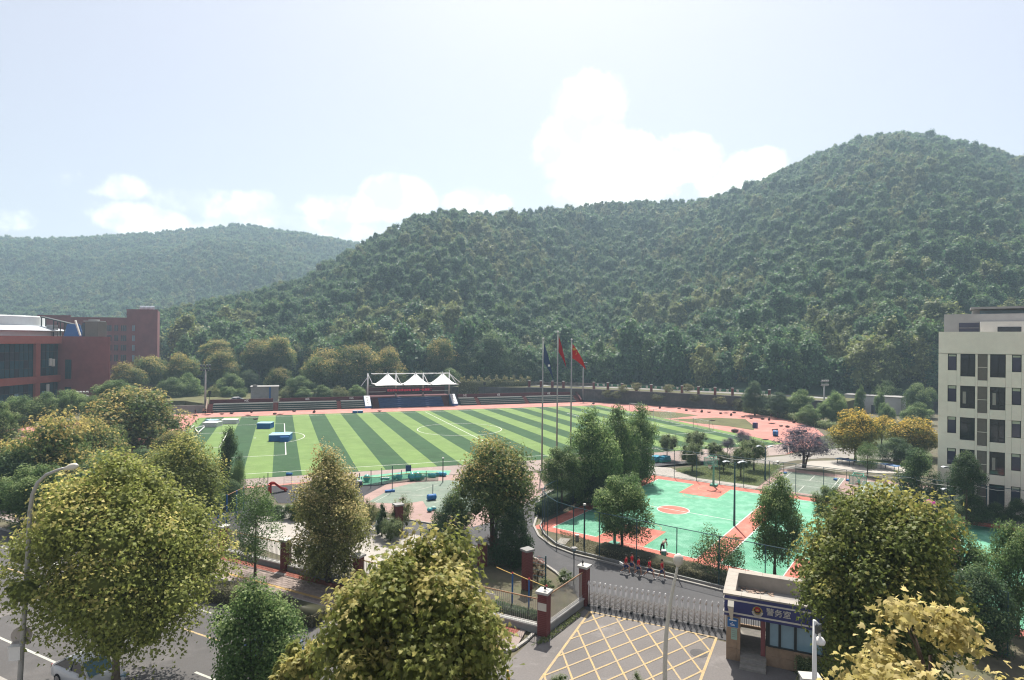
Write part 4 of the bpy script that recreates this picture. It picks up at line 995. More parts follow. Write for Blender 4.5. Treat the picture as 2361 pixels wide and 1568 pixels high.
MB().bar((-d.x*.6, -d.y*.6, .9), (d.x, d.y, .9), .3, 1.9).build('panel', 'wall_grey', gw); MB().bar((-d.x*.6, -d.y*.6, 1.88), (d.x, d.y, 1.88), .4, .1).build('coping', 'concrete', gw)

# ------------------------------------------------------------------ cream office building
W0, W1 = K(33.6, 10), K(33.6, 70)
def tcol(x): return (online(C55(x, 0)[0], W0, W1)-K0).dot(KA)
tc_ = [tcol(x) for x in (1560, 1647, 1728, 1763, 1900, 1922, 2013, 2037, 2180, 2238, 2326)]
gap = tc_[9]-tc_[8]; w1_ = tc_[2]-tc_[1]; w2_ = tc_[4]-tc_[3]
for g_ in (tc_[3]-tc_[2], w2_, tc_[5]-tc_[4], tc_[6]-tc_[5], tc_[7]-tc_[6], w2_, gap, w1_, .8): tc_.append(tc_[-1]+g_)
kinds = ['', 'n', '', 'b', '', 'l', '', 'b', '', 'n', '', 'b', '', 'l', '', 'b', '', 'n', '']
tA = tc_[0]
ob = thing('office_building', 'cream clad school building with dark windows at the right edge', 'building', K(33.6, tA), KANG)
def O(s_, t, z): return Vector((s_-33.6, -(t-tA), z))         # local: x = depth, y = -t
Pb = K(33.6, tc_[3])
ztops = [zv(Pb, C55(0, y)[1]) for y in (497, 790, 1080, 1372, 1664)]
zbot = [zv(Pb, C55(0, y)[1]) for y in (703, 995, 1287, 1580, 1872)]; znar = [zv(Pb, C55(0, y)[1]) for y in (650, 941, 1232, 1523, 1815)]; zlou = [zv(Pb, C55(0, y)[1]) for y in (735, 1030, 1327, 1617, 1905)]
ZR = zv(K(33.6, tA), C55(1563, 293)[1]); TE = tc_[-1]
MB().box(O(33.6+8, (tA+TE)/2, ZR/2-.4), (15.6, TE-tA-.1, ZR-.8)).build('wall_core', 'wall_cream', ob)
def opanel(t0, t1, z0, z1, m='wall_cream', nm='cladding_panel', x0=-.08, x1=.18, g=.012):
    if t1-t0 < .05 or z1-z0 < .05: return None
    return MB().box((( x0+x1)/2, -((t0+t1)/2-tA), (z0+z1)/2), (x1-x0, t1-t0-g, z1-z0-g)).build(nm, m, ob)
opanel(tA, TE, ztops[0]+.03, ZR, x0=-.1)
nwin = 0
for i, k in enumerate(kinds):
    t0, t1 = tc_[i], tc_[i+1]
    for f in range(5):
        zt = ztops[f]; zn = ztops[f+1] if f < 4 else .0
        zb = {'n': znar, 'b': zbot, 'l': zlou}.get(k, zbot)[f]; zb = max(zb, .4)
        if k == '':
            opanel(t0, t1, znar[f], zt); opanel(t0, t1, zn, znar[f])
            continue
        opanel(t0, t1, zn, zb)
        if k == 'l':
            opanel(t0, t1, zb, zt, 'louver', 'louver_panel', .06, .16)
            sl = MB()
            for q in range(int((zt-zb)/.14)): sl.box((.045, -((t0+t1)/2-tA), zb+.07+q*.14), (.03, t1-t0-.08, .05))
            stuff(sl.build('louver_slats', 'louver', ob)); MB().box((.03, -((t0+t1)/2-tA), (zb+zt)/2), (.05, t1-t0-.02, .05)).build('louver_rail', 'wall_cream', ob)
            continue
        w_ = MB().box((.12, -((t0+t1)/2-tA), (zb+zt)/2), (.04, t1-t0-.06, zt-zb-.06)).build('window', 'glass_violet' if k == 'n' else 'glass_dark', ob)
        fr = MB(); yc = -((t0+t1)/2-tA)
        for yy in (t0+.03, t1-.03): fr.box((.06, -(yy-tA), (zb+zt)/2), (.1, .06, zt-zb))
        for zz in (zb+.03, zt-.03): fr.box((.06, yc, zz), (.098, t1-t0-.01, .06))
        if k == 'b':
            fr.box((.062, yc-.1, (zb+zt)/2), (.08, .05, zt-zb-.1)); fr.box((.064, yc, zt-.62), (.08, t1-t0-.1, .05)); fr.box((.064, yc, zb+.5), (.08, t1-t0-.1, .04))
        fr.build('window_frame', 'dark_frame', w_)
        if k == 'n' and (f, i) != (4, 1): MB().box((.09, yc, zt-.2), (.03, t1-t0-.16, .2 if f == 0 else .34)).build('blind', 'blind', w_)
        elif k == 'b' and (f+i) % 2 == 0: MB().box((.096, yc+.22*(t1-t0), (zb+zt)/2-.1), (.014, .22*(t1-t0), (zt-zb)*.55)).build('curtain', 'curtain', w_)
MB().box((-.35, -(tA+5.5), 3.55), (1.0, 8.2, .18)).build('porch_slab', 'wall_cream_light', ob)
MB().box(O(33.6+8, (tA+TE)/2, ZR-.9), (15, TE-tA-.6, .2)).build('roof', 'roof_felt', ob)
for dx, dy, sx, sy in ((15.7, 0, .25, TE-tA), (8, (TE-tA)/2-.12, 15.4, .24), (8, -(TE-tA)/2+.12, 15.4, .24)): MB().box((dx, -(TE-tA)/2+dy, ZR-.46), (sx, sy, .9)).build('parapet', 'wall_cream', ob)
def roofblock(name, u0, vtop, s0, depth, m, t_extra=3.0):
    a = online(u0, K(s0, 10), K(s0, 80)); t0 = (a-K0).dot(KA); z1 = zv(a, vtop)
    return t0, z1, MB().box((s0-33.6+depth/2, -((t0+TE+t_extra)/2-tA), (ZR-.9+z1)/2), (depth, TE+t_extra-t0, z1-ZR+.9)).build(name, m, ob)
t0g, zg, _o = roofblock('roof_block', 2173, 725, 36.3, 5.5, 'plaster_grey', -.3)
t0w, zw_, _o = roofblock('white_block', 2257, 741.5, 34.9, 1.38, 'plaster_white', -.3)
MB().box((1.27, -(t0w+2.6-tA), ZR+.3), (.1, 2.1, .55)).build('roof_window', 'glass_dark', ob); MB().box((2.68, -(t0w-1.05-tA), ZR+.55), (.12, 1.9, 1.1)).build('roof_window', 'glass_violet', ob)
MB().box((2.62, -(t0w-1.05-tA), ZR+.5), (.06, 1.9, .06)).build('roof_rail', 'pole_grey', ob)
t0h, zh, _o = roofblock('upper_block', 2239, 713, 42.0, 4.0, 'plaster_grey', -.3)
MB().box((8.2, -((t0h+TE)/2-tA), zh+.02), (5, TE-t0h+.5, .25)).build('upper_slab', 'wall_grey', ob); MB().box((8.3, -(t0h+3-tA), zh-.55), (.1, 4.6, .7)).build('roof_window', 'glass_sky', ob)

# ------------------------------------------------------------------ red library on the left, with its drum roof
P0, P1, P2 = dp(-75, 784, 141), dp(136, 784, 168), dp(254, 784, 166)
for q in (P0, P1, P2): q.z = 0
rb = thing('library_building', 'red building with teal curtain walls and a white drum on its roof', 'building', P1)
HB = 19.5
d = (P1-P0); L = d.length; dn = d.normalized(); nn = Vector((dn.y, -dn.x, 0))
if nn.dot(CAM-P1) < 0: nn = -nn
angf = math.atan2(dn.y, dn.x)
def F_(a, n, z): return -dn*a+nn*n+Vector((0, 0, z))         # a metres left of the corner
def fbox(a0, a1, n0, n1, z0, z1): return MB().box(F_((a0+a1)/2, (n0+n1)/2, (z0+z1)/2), (a1-a0, n1-n0, z1-z0), angf)
e2 = (P2-P1); L2_ = e2.length; e2n = e2.normalized(); n2 = Vector((e2n.y, -e2n.x, 0)); ang2 = math.atan2(e2n.y, e2n.x)
if n2.dot(CAM-P1) < 0: n2 = -n2
vr = (P2-CAM); vr.z = 0; vr.normalize()
MB().prism([tuple(q)[:2] for q in ((Vector((0, 0, 0))-nn*.6), e2-n2*.0, e2+vr*26-e2n*.3, -nn*26-dn*L, -dn*L-nn*.6)], 0, HB-.6).build('wall', 'brick_wall', rb)
MB().box(e2*.5+Vector((0, 0, HB/2))+n2*.05, (L2_, .4, HB), ang2).build('brick_gable', 'brick_wall', rb)
fbox(-.3, L, -.5, 1.2, HB-2.0, HB).build('fascia', 'brick_orange', rb); fbox(.2, L, -.5, .9, HB-12.4, HB-10.6).build('fascia', 'brick_orange', rb)
cx_ = 7.0
fbox(cx_, cx_+1.5, -.5, .7, 0, HB-12.4).build('pier', 'brick_orange', rb); fbox(cx_, cx_+1.5, -.5, .7, HB-10.6, HB-2.0).build('pier', 'brick_orange', rb)
mull = MB()
for z0, z1, nr in ((HB-10.55, HB-2.05, 4), (0.6, HB-12.45, 3)):
    for (aa, ab, nc) in ((.4, cx_-.05, 5), (cx_+1.55, L-.1, 13)):
        for i in range(nc):
            for j in range(nr):
                a0, a1 = aa+(ab-aa)*i/nc, aa+(ab-aa)*(i+1)/nc; y0, y1 = z0+(z1-z0)*j/nr, z0+(z1-z0)*(j+1)/nr
                jit = RNG.uniform(-.02, .02)
                fbox(a0+.05, a1-.05, -.2+jit, -.12+jit, y0+.05, y1-.05).build('window_pane', RNG.choice(('glass_teal', 'glass_teal', 'glass_teal', 'glass_dark', 'glass_sky') if j == 1 else ('glass_teal', 'glass_teal', 'glass_dark')), rb)
        for i in range(nc+1): a0 = aa+(ab-aa)*i/nc; mull.box(F_(a0, -.1, (z0+z1)/2), (.09, .2, z1-z0), angf)
        for j in range(nr+1): y0 = z0+(z1-z0)*j/nr; mull.box(F_((aa+ab)/2, -.1, y0), (ab-aa-.1, .16, .09), angf)
mull.build('mullions', 'dark_frame', rb)
for zc, h_ in ((HB-9.0, 5.2), (HB-16.2, 4.5)):
    w_ = MB().box(e2n*(L2_*.21)+n2*.3+Vector((0, 0, zc)), (1.75, .12, h_), ang2).build('window', 'glass_teal', rb)
    fr = MB()
    for dx in (-.88, 0, .88): fr.box(e2n*(L2_*.21+dx)+n2*.36+Vector((0, 0, zc)), (.08, .1, h_), ang2)
    for q in range(4): fr.box(e2n*(L2_*.21)+n2*.36+Vector((0, 0, zc-h_/2+h_*q/3)), (1.84, .098, .09), ang2)
    fr.build('window_frame', 'dark_frame', w_)
for a_, z_ in ((2.6, HB-8.0), (1.6, HB-8.2), (3.4, 4.6)):
    fbox(a_, a_+.7, -.1, .25, z_, z_+2.0).build('open_sash', 'plaster_white', rb)
dc = dp(-30, 784, 178); dc.z = HB-.6; dl = dc-P1
MB().lathe(dl, [(17.5, -.05), (17.5, 1.9)], 72).build('drum_base', 'drum_white', rb, False)
MB().lathe(dl+Vector((0, 0, 1.95)), [(19.2, 0), (19.4, .25), (14.5, 1.6), (12.5, 1.8)], 72).build('drum_skirt_roof', 'silver_roof', rb, False)
MB().lathe(dl+Vector((0, 0, 2.0)), [(13.4, 0), (13.4, 4.2), (12.9, 4.45), (.5, 4.7)], 72).build('roof_drum', 'drum_white', rb, False)
# things standing on its roof
def roofpt(u, off): q = dp(u, 784, 168+off); q.z = HB-.55; return q
ct = thing('cooling_tower', 'grey box-shaped cooling tower on the red library roof', 'cooling tower', roofpt(218, 1.5), ang2)
sc = 168/FPX
MB().box((.4, 0, 2.45), (4.0, 3, 4.4)).build('casing', 'louver', ct); MB().box((-2.1, 0, 2.3), (.95, 2.7, 4.2)).build('inlet', 'glass_dark', ct); MB().box((0, 0, 4.8), (4.4, 2.8, .25)).build('lid', 'plaster_grey', ct); MB().lathe((-.2, 0, 4.9), [(1.3, 0), (1.3, .4)], 20).build('fan_ring', 'plaster_grey', ct)
for q in range(4): MB().box((-2.2+1.5*q, -1.2, .15), (.2, .2, .5)).build('leg', 'steel_dull', ct)
fr_ = thing('roof_frame', 'dark steel frame with sloping roof sheet beside the white drum', 'frame', roofpt(142, 12), ang2)
MB().add([(-6.5, -.8, 6.4), (5.5, -.8, 3.9), (5.5, .8, 3.9), (-6.5, .8, 6.4), (-6.5, -.8, 6.1), (5.5, -.8, 3.6), (5.5, .8, 3.6), (-6.5, .8, 6.1)], [(0, 1, 2, 3), (7, 6, 5, 4), (0, 4, 5, 1), (1, 5, 6, 2), (2, 6, 7, 3), (3, 7, 4, 0)]).build('roof_sheet', 'dark_frame', fr_)
for x, zz in ((-6, 6.1), (-2, 5.2), (0.2, 4.8), (2, 4.4), (5.2, 3.7)):
    for y in (-.7, .7): MB().bar((x, y, 0), (x, y, zz), .2).build('post', 'dark_frame', fr_)
MB().box((-3.2, 0, 2.3), (2.6, 1.2, 3.2)).build('tank', 'plaster_grey', fr_)
for zz in (1.2, 3.2): MB().bar((-2, -.8, zz), (5.2, -.8, zz), .12).build('brace', 'dark_frame', fr_)
tp = thing('blue_cover', 'blue sheet leaning on the red library roof beside the cooling tower', 'sheet', roofpt(168, 4), ang2)
MB().add([(-3.1, 0, 0), (3.6, 0, 0), (.9, 1.2, 4.0), (-3.0, 1.2, 4.1), (-3.1, .1, 0), (3.6, .1, 0), (.9, 1.3, 4.0), (-3.0, 1.3, 4.1)], [(0, 1, 2, 3), (7, 6, 5, 4), (0, 4, 5, 1), (1, 5, 6, 2), (2, 6, 7, 3), (3, 7, 4, 0)]).build('sheet', 'blue_paint', tp)
tag(MB().bar(roofpt(173, 1)+Vector((0, 0, 5.0)), roofpt(185, 1)+Vector((0, 0, .8)), .5, .3).build('leaning_beam', 'plaster_white'), 'white beam leaning beside the blue sheet on the red library roof', 'beam')
# tall red block behind
ZB_ = 232
def rbk(u): q = dp(u, 784, ZB_); q.z = 0; return q
bo = rbk(88); fb = thing('dormitory_block', 'taller dark red block with rows of windows behind the library', 'building', bo, math.atan2(RX.y, RX.x))
def X_(u): return (rbk(u)-bo).length*(1 if u > 88 else -1)
def hz_(v): return dp(150, v, ZB_).z
for nm, u0, u1, v in (('wing', 86, 162, 729), ('wing', 162, 297, 733), ('tower', 297, 368, 714)):
    x0, x1 = X_(u0), X_(u1); z1 = hz_(v)
    dv = (rbk(u1)-CAM); dv.z = 0; dv = dv/dv.dot(FX); lx, ly = dv.dot(RX), 1.0; yf = 0 if nm == 'wing' else -1.5
    w_ = MB().prism([(x0, yf), (x1-.01, yf), (x1-.01+lx*14, 14), (x0+lx*14, 14)], 0, z1).build(nm, 'brick_far', fb)
    MB().box(((x0+x1)/2, .1 if nm == 'wing' else -1.4, z1+.1), (x1-x0, .6, .5)).build('coping', 'brick_far', w_)
for u0, u1, y_ in ((181, 190, -.1), (194, 201, -.1), (206, 215, -.1), (219, 226, -.1), (231, 236, -.1), (242, 257, -.1), (264, 272, -.1), (279, 287, -.1), (288, 297, -.1), (311, 316, -1.6)):
    for vt, vb_2 in ((749, 762), (772, 785), (794, 807), (817, 832)):
        x0, x1 = X_(u0), X_(u1); za, zb2 = hz_(vt), hz_(vb_2)
        w_ = MB().box(((x0+x1)/2, y_+.05, (za+zb2)/2), (x1-x0, .12, za-zb2)).build('window', 'glass_dark' if u0 < 300 else 'glass_sky', fb)
        fr = MB(); fr.box(((x0+x1)/2, y_-.03, (za+zb2)/2), (.12, .06, za-zb2)); fr.box(((x0+x1)/2, y_-.032, zb2-.08), (x1-x0+.2, .14, .14)); fr.build('window_frame', 'brick_far', w_)
wt = thing('water_tank', 'silver water tanks on top of the taller red block', 'tank', rbk(324)+Vector((0, 0, hz_(714)+.15))+FX*4, math.atan2(RX.y, RX.x)); wt.scale = (.62, .62, .75)
for i, x in enumerate((-3.0, 0, 3.0)):
    MB().lathe((x-1.2, 0, 1.2), [(.9, 0), (1.15, .15), (1.15, 2.5), (.9, 2.65)], 16, (1, 0, 0)).build('tank', 'silver_roof', wt); MB().box((x, 0, .2), (1.6, 1.8, .35)).build('stand', 'pole_grey', wt)
# ------------------------------------------------------------------ trees
G1 = 'plane trees along the street'
# near plane trees: the outermost leaves are leaves of their own
def plane_tree(label, u, top, bot, w, Z, seed, mat_, n, size, form, tip, big, vb=None, bark='bark_pale', tmpl=None, ncl=34, core=.4, group=G1, droop=1.0, fuzz=.25, rmul=.8):
    if vb: g = gp(u, vb); Z = (g-CAM).dot(FX)
    else: g = dp(u, 784, Z); g = Vector((g.x, g.y, 0))
    zt = dp(u, top, Z).z; zb = dp(u, bot, Z).z; rx = w/FPX*Z/2*.97; rz = (zt-zb)/2*.98; hc = (zt+zb)/2
    rs = np.random.RandomState(seed)
    r = thing('plane_tree', label, 'tree', (g.x, g.y, 0), 0, group)
    me, C, R_ = crown_mesh('crown', rs, rx, rz, ncl, n, size, tmpl or STAR, mat_, form, tip, core=core, fuzz=fuzz, up=.45, rmul=rmul)
    me.transform(Matrix.Translation((0, 0, hc))); link(bpy.data.objects.new('crown', me), r)
    tree_wood(rs, rx, rz, hc, C, .17, bark, nl=12).build('trunk', bark, r, True)
    # single leaves on the side seen from the street
    T, F = STAR; lm = []
    for i in range(5):
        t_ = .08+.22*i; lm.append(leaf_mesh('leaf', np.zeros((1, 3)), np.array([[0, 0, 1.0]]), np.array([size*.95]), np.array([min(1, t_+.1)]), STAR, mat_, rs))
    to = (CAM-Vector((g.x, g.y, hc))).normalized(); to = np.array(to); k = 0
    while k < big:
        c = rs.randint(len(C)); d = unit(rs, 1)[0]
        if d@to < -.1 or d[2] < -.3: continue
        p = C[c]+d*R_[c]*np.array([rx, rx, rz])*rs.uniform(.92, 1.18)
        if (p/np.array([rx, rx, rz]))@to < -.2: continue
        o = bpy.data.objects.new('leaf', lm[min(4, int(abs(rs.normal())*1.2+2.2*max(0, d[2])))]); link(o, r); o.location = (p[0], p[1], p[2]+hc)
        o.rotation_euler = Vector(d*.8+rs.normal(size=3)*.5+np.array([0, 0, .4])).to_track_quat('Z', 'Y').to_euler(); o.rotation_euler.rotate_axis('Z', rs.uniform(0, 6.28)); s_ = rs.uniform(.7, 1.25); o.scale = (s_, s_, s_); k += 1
    return r
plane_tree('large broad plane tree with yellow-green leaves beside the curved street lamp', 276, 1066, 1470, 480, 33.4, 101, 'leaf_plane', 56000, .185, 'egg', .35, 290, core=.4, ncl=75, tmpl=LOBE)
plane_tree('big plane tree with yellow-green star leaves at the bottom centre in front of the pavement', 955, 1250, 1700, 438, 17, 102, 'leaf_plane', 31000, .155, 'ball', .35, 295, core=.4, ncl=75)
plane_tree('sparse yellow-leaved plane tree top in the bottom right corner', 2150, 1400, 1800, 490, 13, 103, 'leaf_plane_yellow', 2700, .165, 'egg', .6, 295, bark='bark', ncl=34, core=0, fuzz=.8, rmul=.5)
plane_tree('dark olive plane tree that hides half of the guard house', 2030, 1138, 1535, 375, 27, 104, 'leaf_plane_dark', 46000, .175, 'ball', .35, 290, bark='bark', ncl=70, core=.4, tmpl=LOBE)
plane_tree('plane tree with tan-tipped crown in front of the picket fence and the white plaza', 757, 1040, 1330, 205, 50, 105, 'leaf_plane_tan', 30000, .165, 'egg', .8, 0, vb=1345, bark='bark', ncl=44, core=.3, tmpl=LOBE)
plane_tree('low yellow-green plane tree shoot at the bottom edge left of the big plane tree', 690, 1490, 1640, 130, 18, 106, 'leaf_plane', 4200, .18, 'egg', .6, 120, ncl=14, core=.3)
T = tree
T('plane_dark', 'olive-green plane tree behind the left end of the picket fence', 418, 1003, 1192, 205, Z=62)
T('airy_camphor', 'slender airy camphor tree in front of the left fence pillar', 588, 1108, 1295, 125, vb=1332)
T('camphor', 'leafy camphor tree at the bottom edge between the two big plane trees', 585, 1335, 1600, 235, Z=30, var=1)
T('dark_camphor', 'narrow dark tree at the corner of the pitch beside the olive plane tree', 533, 988, 1150, 66, Z=78, var=0)
T('airy_camphor', 'small reddish-green tree beside the left end of the playground', 553, 1060, 1150, 42, Z=76)
g2 = 'golden rain trees on the left'
T('golden', 'wide orange-topped golden rain tree over the left end of the track', 305, 897, 1040, 225, Z=108, var=1, group=g2)
T('golden', 'broad brownish tree mass with trunk by the road at the left edge', 110, 962, 1205, 250, Z=74, var=0, group=g2)
T('golden', 'brown-topped tree between the orange tree and the left edge mass', 215, 965, 1100, 150, Z=88, var=0, group=g2)
T('golden', 'low orange-tipped tree just left of the pitch corner', 405, 995, 1075, 110, Z=100, var=1, group=g2)
T('dark_camphor', 'dark tree below the brownish mass at the left edge', 30, 1040, 1200, 170, Z=70)
T('dark_camphor', 'dark tree behind the top of the large broad plane tree', 240, 1060, 1190, 190, Z=72)
T('camphor', 'green tree behind the curved lamp head', 170, 1020, 1150, 150, Z=80)
T('camphor', 'round green tree at the left edge above the brownish mass', 8, 930, 1040, 90, Z=98)
g3 = 'green trees in front of the red library'
for i, (u, t_, b, w, Z, lb) in enumerate(((40, 915, 985, 100, 122, 'green tree below the teal glass at the far left edge'), (115, 906, 985, 90, 125, 'round green tree below the first pier of the red library'), (165, 900, 960, 75, 128, 'round green tree below the brick gable window'),
        (262, 878, 935, 105, 130, 'rounded green tree at the right corner of the red library'), (215, 915, 975, 70, 118, 'green tree left of the floodlight among the crowns'), (225, 912, 960, 50, 132, 'small green tree right of the floodlight among the crowns'))):
    T('camphor', lb, u, t_, b, w, Z=Z, group=g3, var=i % 3)
g4 = 'golden rain trees behind the track'
for i, (u, t_, b, w, Z, lb) in enumerate(((292, 838, 905, 84, 185, 'yellow-topped tree next to the corner of the red library'), (345, 823, 890, 88, 196, 'brown-topped tree in front of the taller red block'), (420, 817, 885, 78, 200, 'yellow-topped tree right of the taller red block'), (512, 812, 880, 84, 205, 'yellow-topped tree right of the left floodlight mast'),
        (598, 786, 850, 80, 214, 'yellow-topped tree above the storage hut, first from left'), (640, 778, 850, 80, 216, 'tall yellow-topped tree above the storage hut'), (498, 785, 830, 80, 222, 'yellow-brown crown high on the slope above the left mast'),
        (645, 850, 905, 66, 196, 'yellow-topped tree right beside the storage hut'), (750, 808, 900, 115, 200, 'yellow-topped big tree, left part of the clump by the tents'), (825, 797, 900, 125, 203, 'yellow-topped big tree in the middle of the clump by the tents'), (890, 805, 900, 100, 202, 'yellow-topped big tree just left behind the tents'),
        (1015, 782, 862, 80, 216, 'single yellow-brown tree above the right tent'))):
    T('golden', lb, u, t_, b, w, Z=Z, group=g4, z0=1.5, var=i % 2)
g5 = 'green trees behind the grandstand'
for i, (u, t_, b, w, Z, lb) in enumerate(((440, 862, 930, 75, 190, 'green tree behind the left floodlight mast'), (395, 872, 935, 80, 185, 'green tree between the red building and the left mast'), (535, 862, 918, 70, 196, 'green tree left of the storage hut'), (575, 855, 905, 60, 204, 'dark tree above the storage hut'), (690, 868, 912, 78, 190, 'spreading green tree left of the big yellow-topped clump'),
        (950, 840, 905, 90, 214, 'green tree behind the middle tent'), (1030, 850, 905, 90, 210, 'green tree behind the right tent'), (1130, 768, 885, 120, 220, 'very large dark tree right of the tents'), (1075, 800, 880, 90, 222, 'green tree left of the very large dark tree'), (1205, 800, 885, 100, 222, 'dark tree left behind the flagpoles'))):
    T('camphor' if i not in (3, 7, 9) else 'dark_camphor', lb, u, t_, b, w, Z=Z, group=g5, z0=1.5)
for i, (u, t_, b, w, Z, lb, z_) in enumerate(((1742, 880, 948, 62, 165, 'dark shrubby tree at the right end of the slogan fence', 0), (1795, 905, 952, 60, 160, 'brownish tree beside the track kerb', 0), (1850, 900, 960, 70, 158, 'green tree left of the far right floodlight', 0), (1930, 905, 975, 60, 150, 'small tree between far floodlight and concrete shed', 0), (2050, 880, 950, 80, 178, 'bright green tree behind the concrete shed', 2), (2120, 885, 960, 70, 165, 'tree right of the concrete shed', 0),
        (2120, 930, 990, 75, 150, 'grey-green tree in front of the shed corner', 0), (1985, 890, 950, 26, 158, 'ivy-covered thin trunk in front of the concrete shed', 0), (2030, 905, 950, 26, 156, 'second ivy-covered thin trunk in front of the concrete shed', 0), (2045, 930, 985, 40, 150, 'bright round tree at the right front of the concrete shed', 0), (1900, 930, 965, 40, 150, 'pale tree at the foot of the far right floodlight', 0), (1870, 935, 975, 60, 146, 'low green tree along the end of the track', 0))):
    T('dark_camphor' if i < 2 else 'camphor', lb, u, t_, b, w, Z=Z, z0=z_, group='trees beyond the curve of the track')
# middle of the school ground
T('golden_tall', 'tall tan-tipped tree with several trunks in the middle, right of the plaza', 1137, 1015, 1195, 215, vb=1268)
T('dark_camphor', 'dark leafy tree at the left foot of the tan-tipped middle tree', 1050, 1135, 1262, 105, Z=59, var=1)
T('dark_camphor', 'dark round tree at the right foot of the tan-tipped middle tree', 1185, 1170, 1310, 108, Z=53, var=0)
g6 = 'tall green trees along the court edge'
T('camphor', 'green tree with two thin trunks beside the chain-link curve', 1295, 1032, 1132, 112, vb=1178, var=0, group=g6)
T('camphor', 'tallest green tree, left one of the three behind the ball court', 1372, 948, 1158, 148, Z=74, var=1, group=g6)
T('camphor', 'tall green tree, middle one of the three behind the ball court', 1430, 942, 1140, 128, Z=78, var=1, group=g6)
T('camphor', 'tall green tree, right one of the three behind the ball court', 1478, 938, 1110, 105, Z=84, var=1, group=g6)
T('dark_camphor', 'dark low tree under the three tall green trees', 1385, 1090, 1160, 90, Z=71, group=g6)
g7 = 'camphor trees in the planting strip'
T('camphor', 'round-crowned camphor tree at the near left edge of the ball court', 1434, 1100, 1236, 146, vb=1272, var=0, group=g7)
T('camphor', 'camphor tree between the two ball courts right of the small sparse tree', 1786, 1096, 1290, 130, vb=1336, var=1, group=g7)
T('sparse_camphor', 'small sparse young tree in the planting strip near the guard house', 1656, 1222, 1315, 125, vb=1328, group=g7)
T('camphor', 'camphor crown showing behind the top of the dark olive plane tree', 1915, 1122, 1200, 80, Z=52, group=g7)
g8 = 'camphor trees at the right edge'
T('camphor', 'camphor tree right of the dark olive plane tree in front of the green court', 2190, 1190, 1400, 175, Z=45, var=0, group=g8)
T('camphor', 'camphor tree cut off by the right picture edge', 2352, 1212, 1420, 130, Z=41, var=2, group=g8)
T('dark_camphor', 'dark camphor tree below the green court on the right', 2265, 1310, 1500, 170, Z=39, var=1, group=g8)
T('camphor', 'camphor crown between the two camphor trees at the right edge', 2130, 1300, 1450, 130, Z=43, var=1, group=g8)
g9 = 'clipped round trees on the court lawn'
for u, t_, b, w, vb, lb in ((1596, 1018, 1073, 58, 1087, 'round clipped tree behind the far basketball hoop, left'), (1708, 1028, 1080, 56, 1100, 'round clipped tree behind the winged lamp'), (1538, 1000, 1038, 52, 1060, 'rounded olive tree at the left end of the court lawn'), (1606, 993, 1030, 58, 1062, 'loose olive tree in the back row of the court lawn'), (1645, 1018, 1052, 46, 1075, 'rounded olive tree behind the far hoop, right'), (1738, 1010, 1062, 66, 1084, 'dark rounded tree left of the purple tree'), (1668, 1040, 1075, 40, 1088, 'small dark tree directly behind the far hoop')):
    T('osmanthus', lb, u, t_, b, w, vb=vb, group=g9)
for i, (u, t_, w, lb) in enumerate(((492, 888, 40, 'beside the left loudspeaker post'), (530, 892, 46, 'above the letter A wall'), (556, 896, 30, 'left of the storage hut'), (665, 890, 48, 'right of the storage hut'), (705, 893, 46, 'behind the second stairs of the stand'), (745, 888, 50, 'above the letter B wall'), (785, 890, 46, 'below the big yellow-topped clump'), (825, 888, 44, 'left of the left tent mast'))):
    T('camphor' if i % 3 else 'willow', 'low bush behind the grandstand wall '+lb, u, t_, 922, w, Z=188-.6*i, z0=1.5, name='low_bush', group='bushes behind the grandstand', trunk=False)
for i, (u, t_, b, w, Z, lb) in enumerate(((330, 1035, 1130, 110, 86, 'dark green tree between the large broad plane tree and the orange-topped tree'), (480, 1075, 1185, 90, 68, 'green tree behind the olive plane tree near the blue bars'), (205, 1090, 1200, 140, 66, 'dark green tree behind the curved lamp pole'), (75, 1075, 1205, 150, 62, 'green tree left of the curved lamp pole'), (620, 1150, 1205, 50, 68, 'green bushy tree beside the red slide'), (690, 1155, 1200, 60, 66, 'green bush left of the tan-tipped plane tree'), (540, 1110, 1180, 60, 70, 'green tree in front of the pitch corner'))):
    T('camphor' if i % 2 else 'dark_camphor', lb, u, t_, b, w, Z=Z, group='trees between the street and the pitch')
T('purple', 'purple-leaved plum tree left of the table tennis tables', 1852, 985, 1052, 128, vb=1079)
T('purple', 'small purple tree on the far edge of the court lawn', 1713, 992, 1025, 44, vb=1066); T('purple', 'second small purple tree nearer the round clipped trees', 1680, 1008, 1034, 36, vb=1072)
T('golden_bright', 'bright yellow-flowered tree right of the purple plum tree', 1972, 948, 1042, 112, vb=1066)
T('golden_bright', 'bright yellow-flowered tree against the corner of the cream building', 2105, 965, 1042, 120, Z=106); T('golden_bright', 'yellow-flowered tree between two brighter yellow trees', 2035, 960, 1010, 60, Z=118)
T('dark_camphor', 'dark tree under the yellow tree near the cream building', 2065, 1010, 1060, 90, Z=102); T('airy_camphor', 'thin dark tree behind the table tennis tables', 2000, 1020, 1080, 55, vb=1098)
T('dark_camphor', 'grey-green tree at the left corner of the cream building', 2122, 1038, 1170, 100, Z=72, var=0); T('dark_camphor', 'dark tree against the ground floor of the cream building', 2232, 1044, 1142, 84, Z=65, var=1)
for u, t_, b, w, Z, lb in ((2130, 1150, 1200, 80, 70.5, 'dark bush behind the pink umbrella'), (2185, 1150, 1190, 50, 68, 'dark bush beside the lamp at the cream building'), (2245, 1140, 1205, 90, 65.5, 'dark bush under the big windows of the cream building'), (2300, 1160, 1205, 50, 64.5, 'low dark bush at the cream building wall'), (2352, 1150, 1210, 60, 63.5, 'dark bush at the right edge by the cream wall')):
    T('dark_camphor', lb, u, t_, b, w, Z=Z, group='bushes at the cream building', trunk=False)
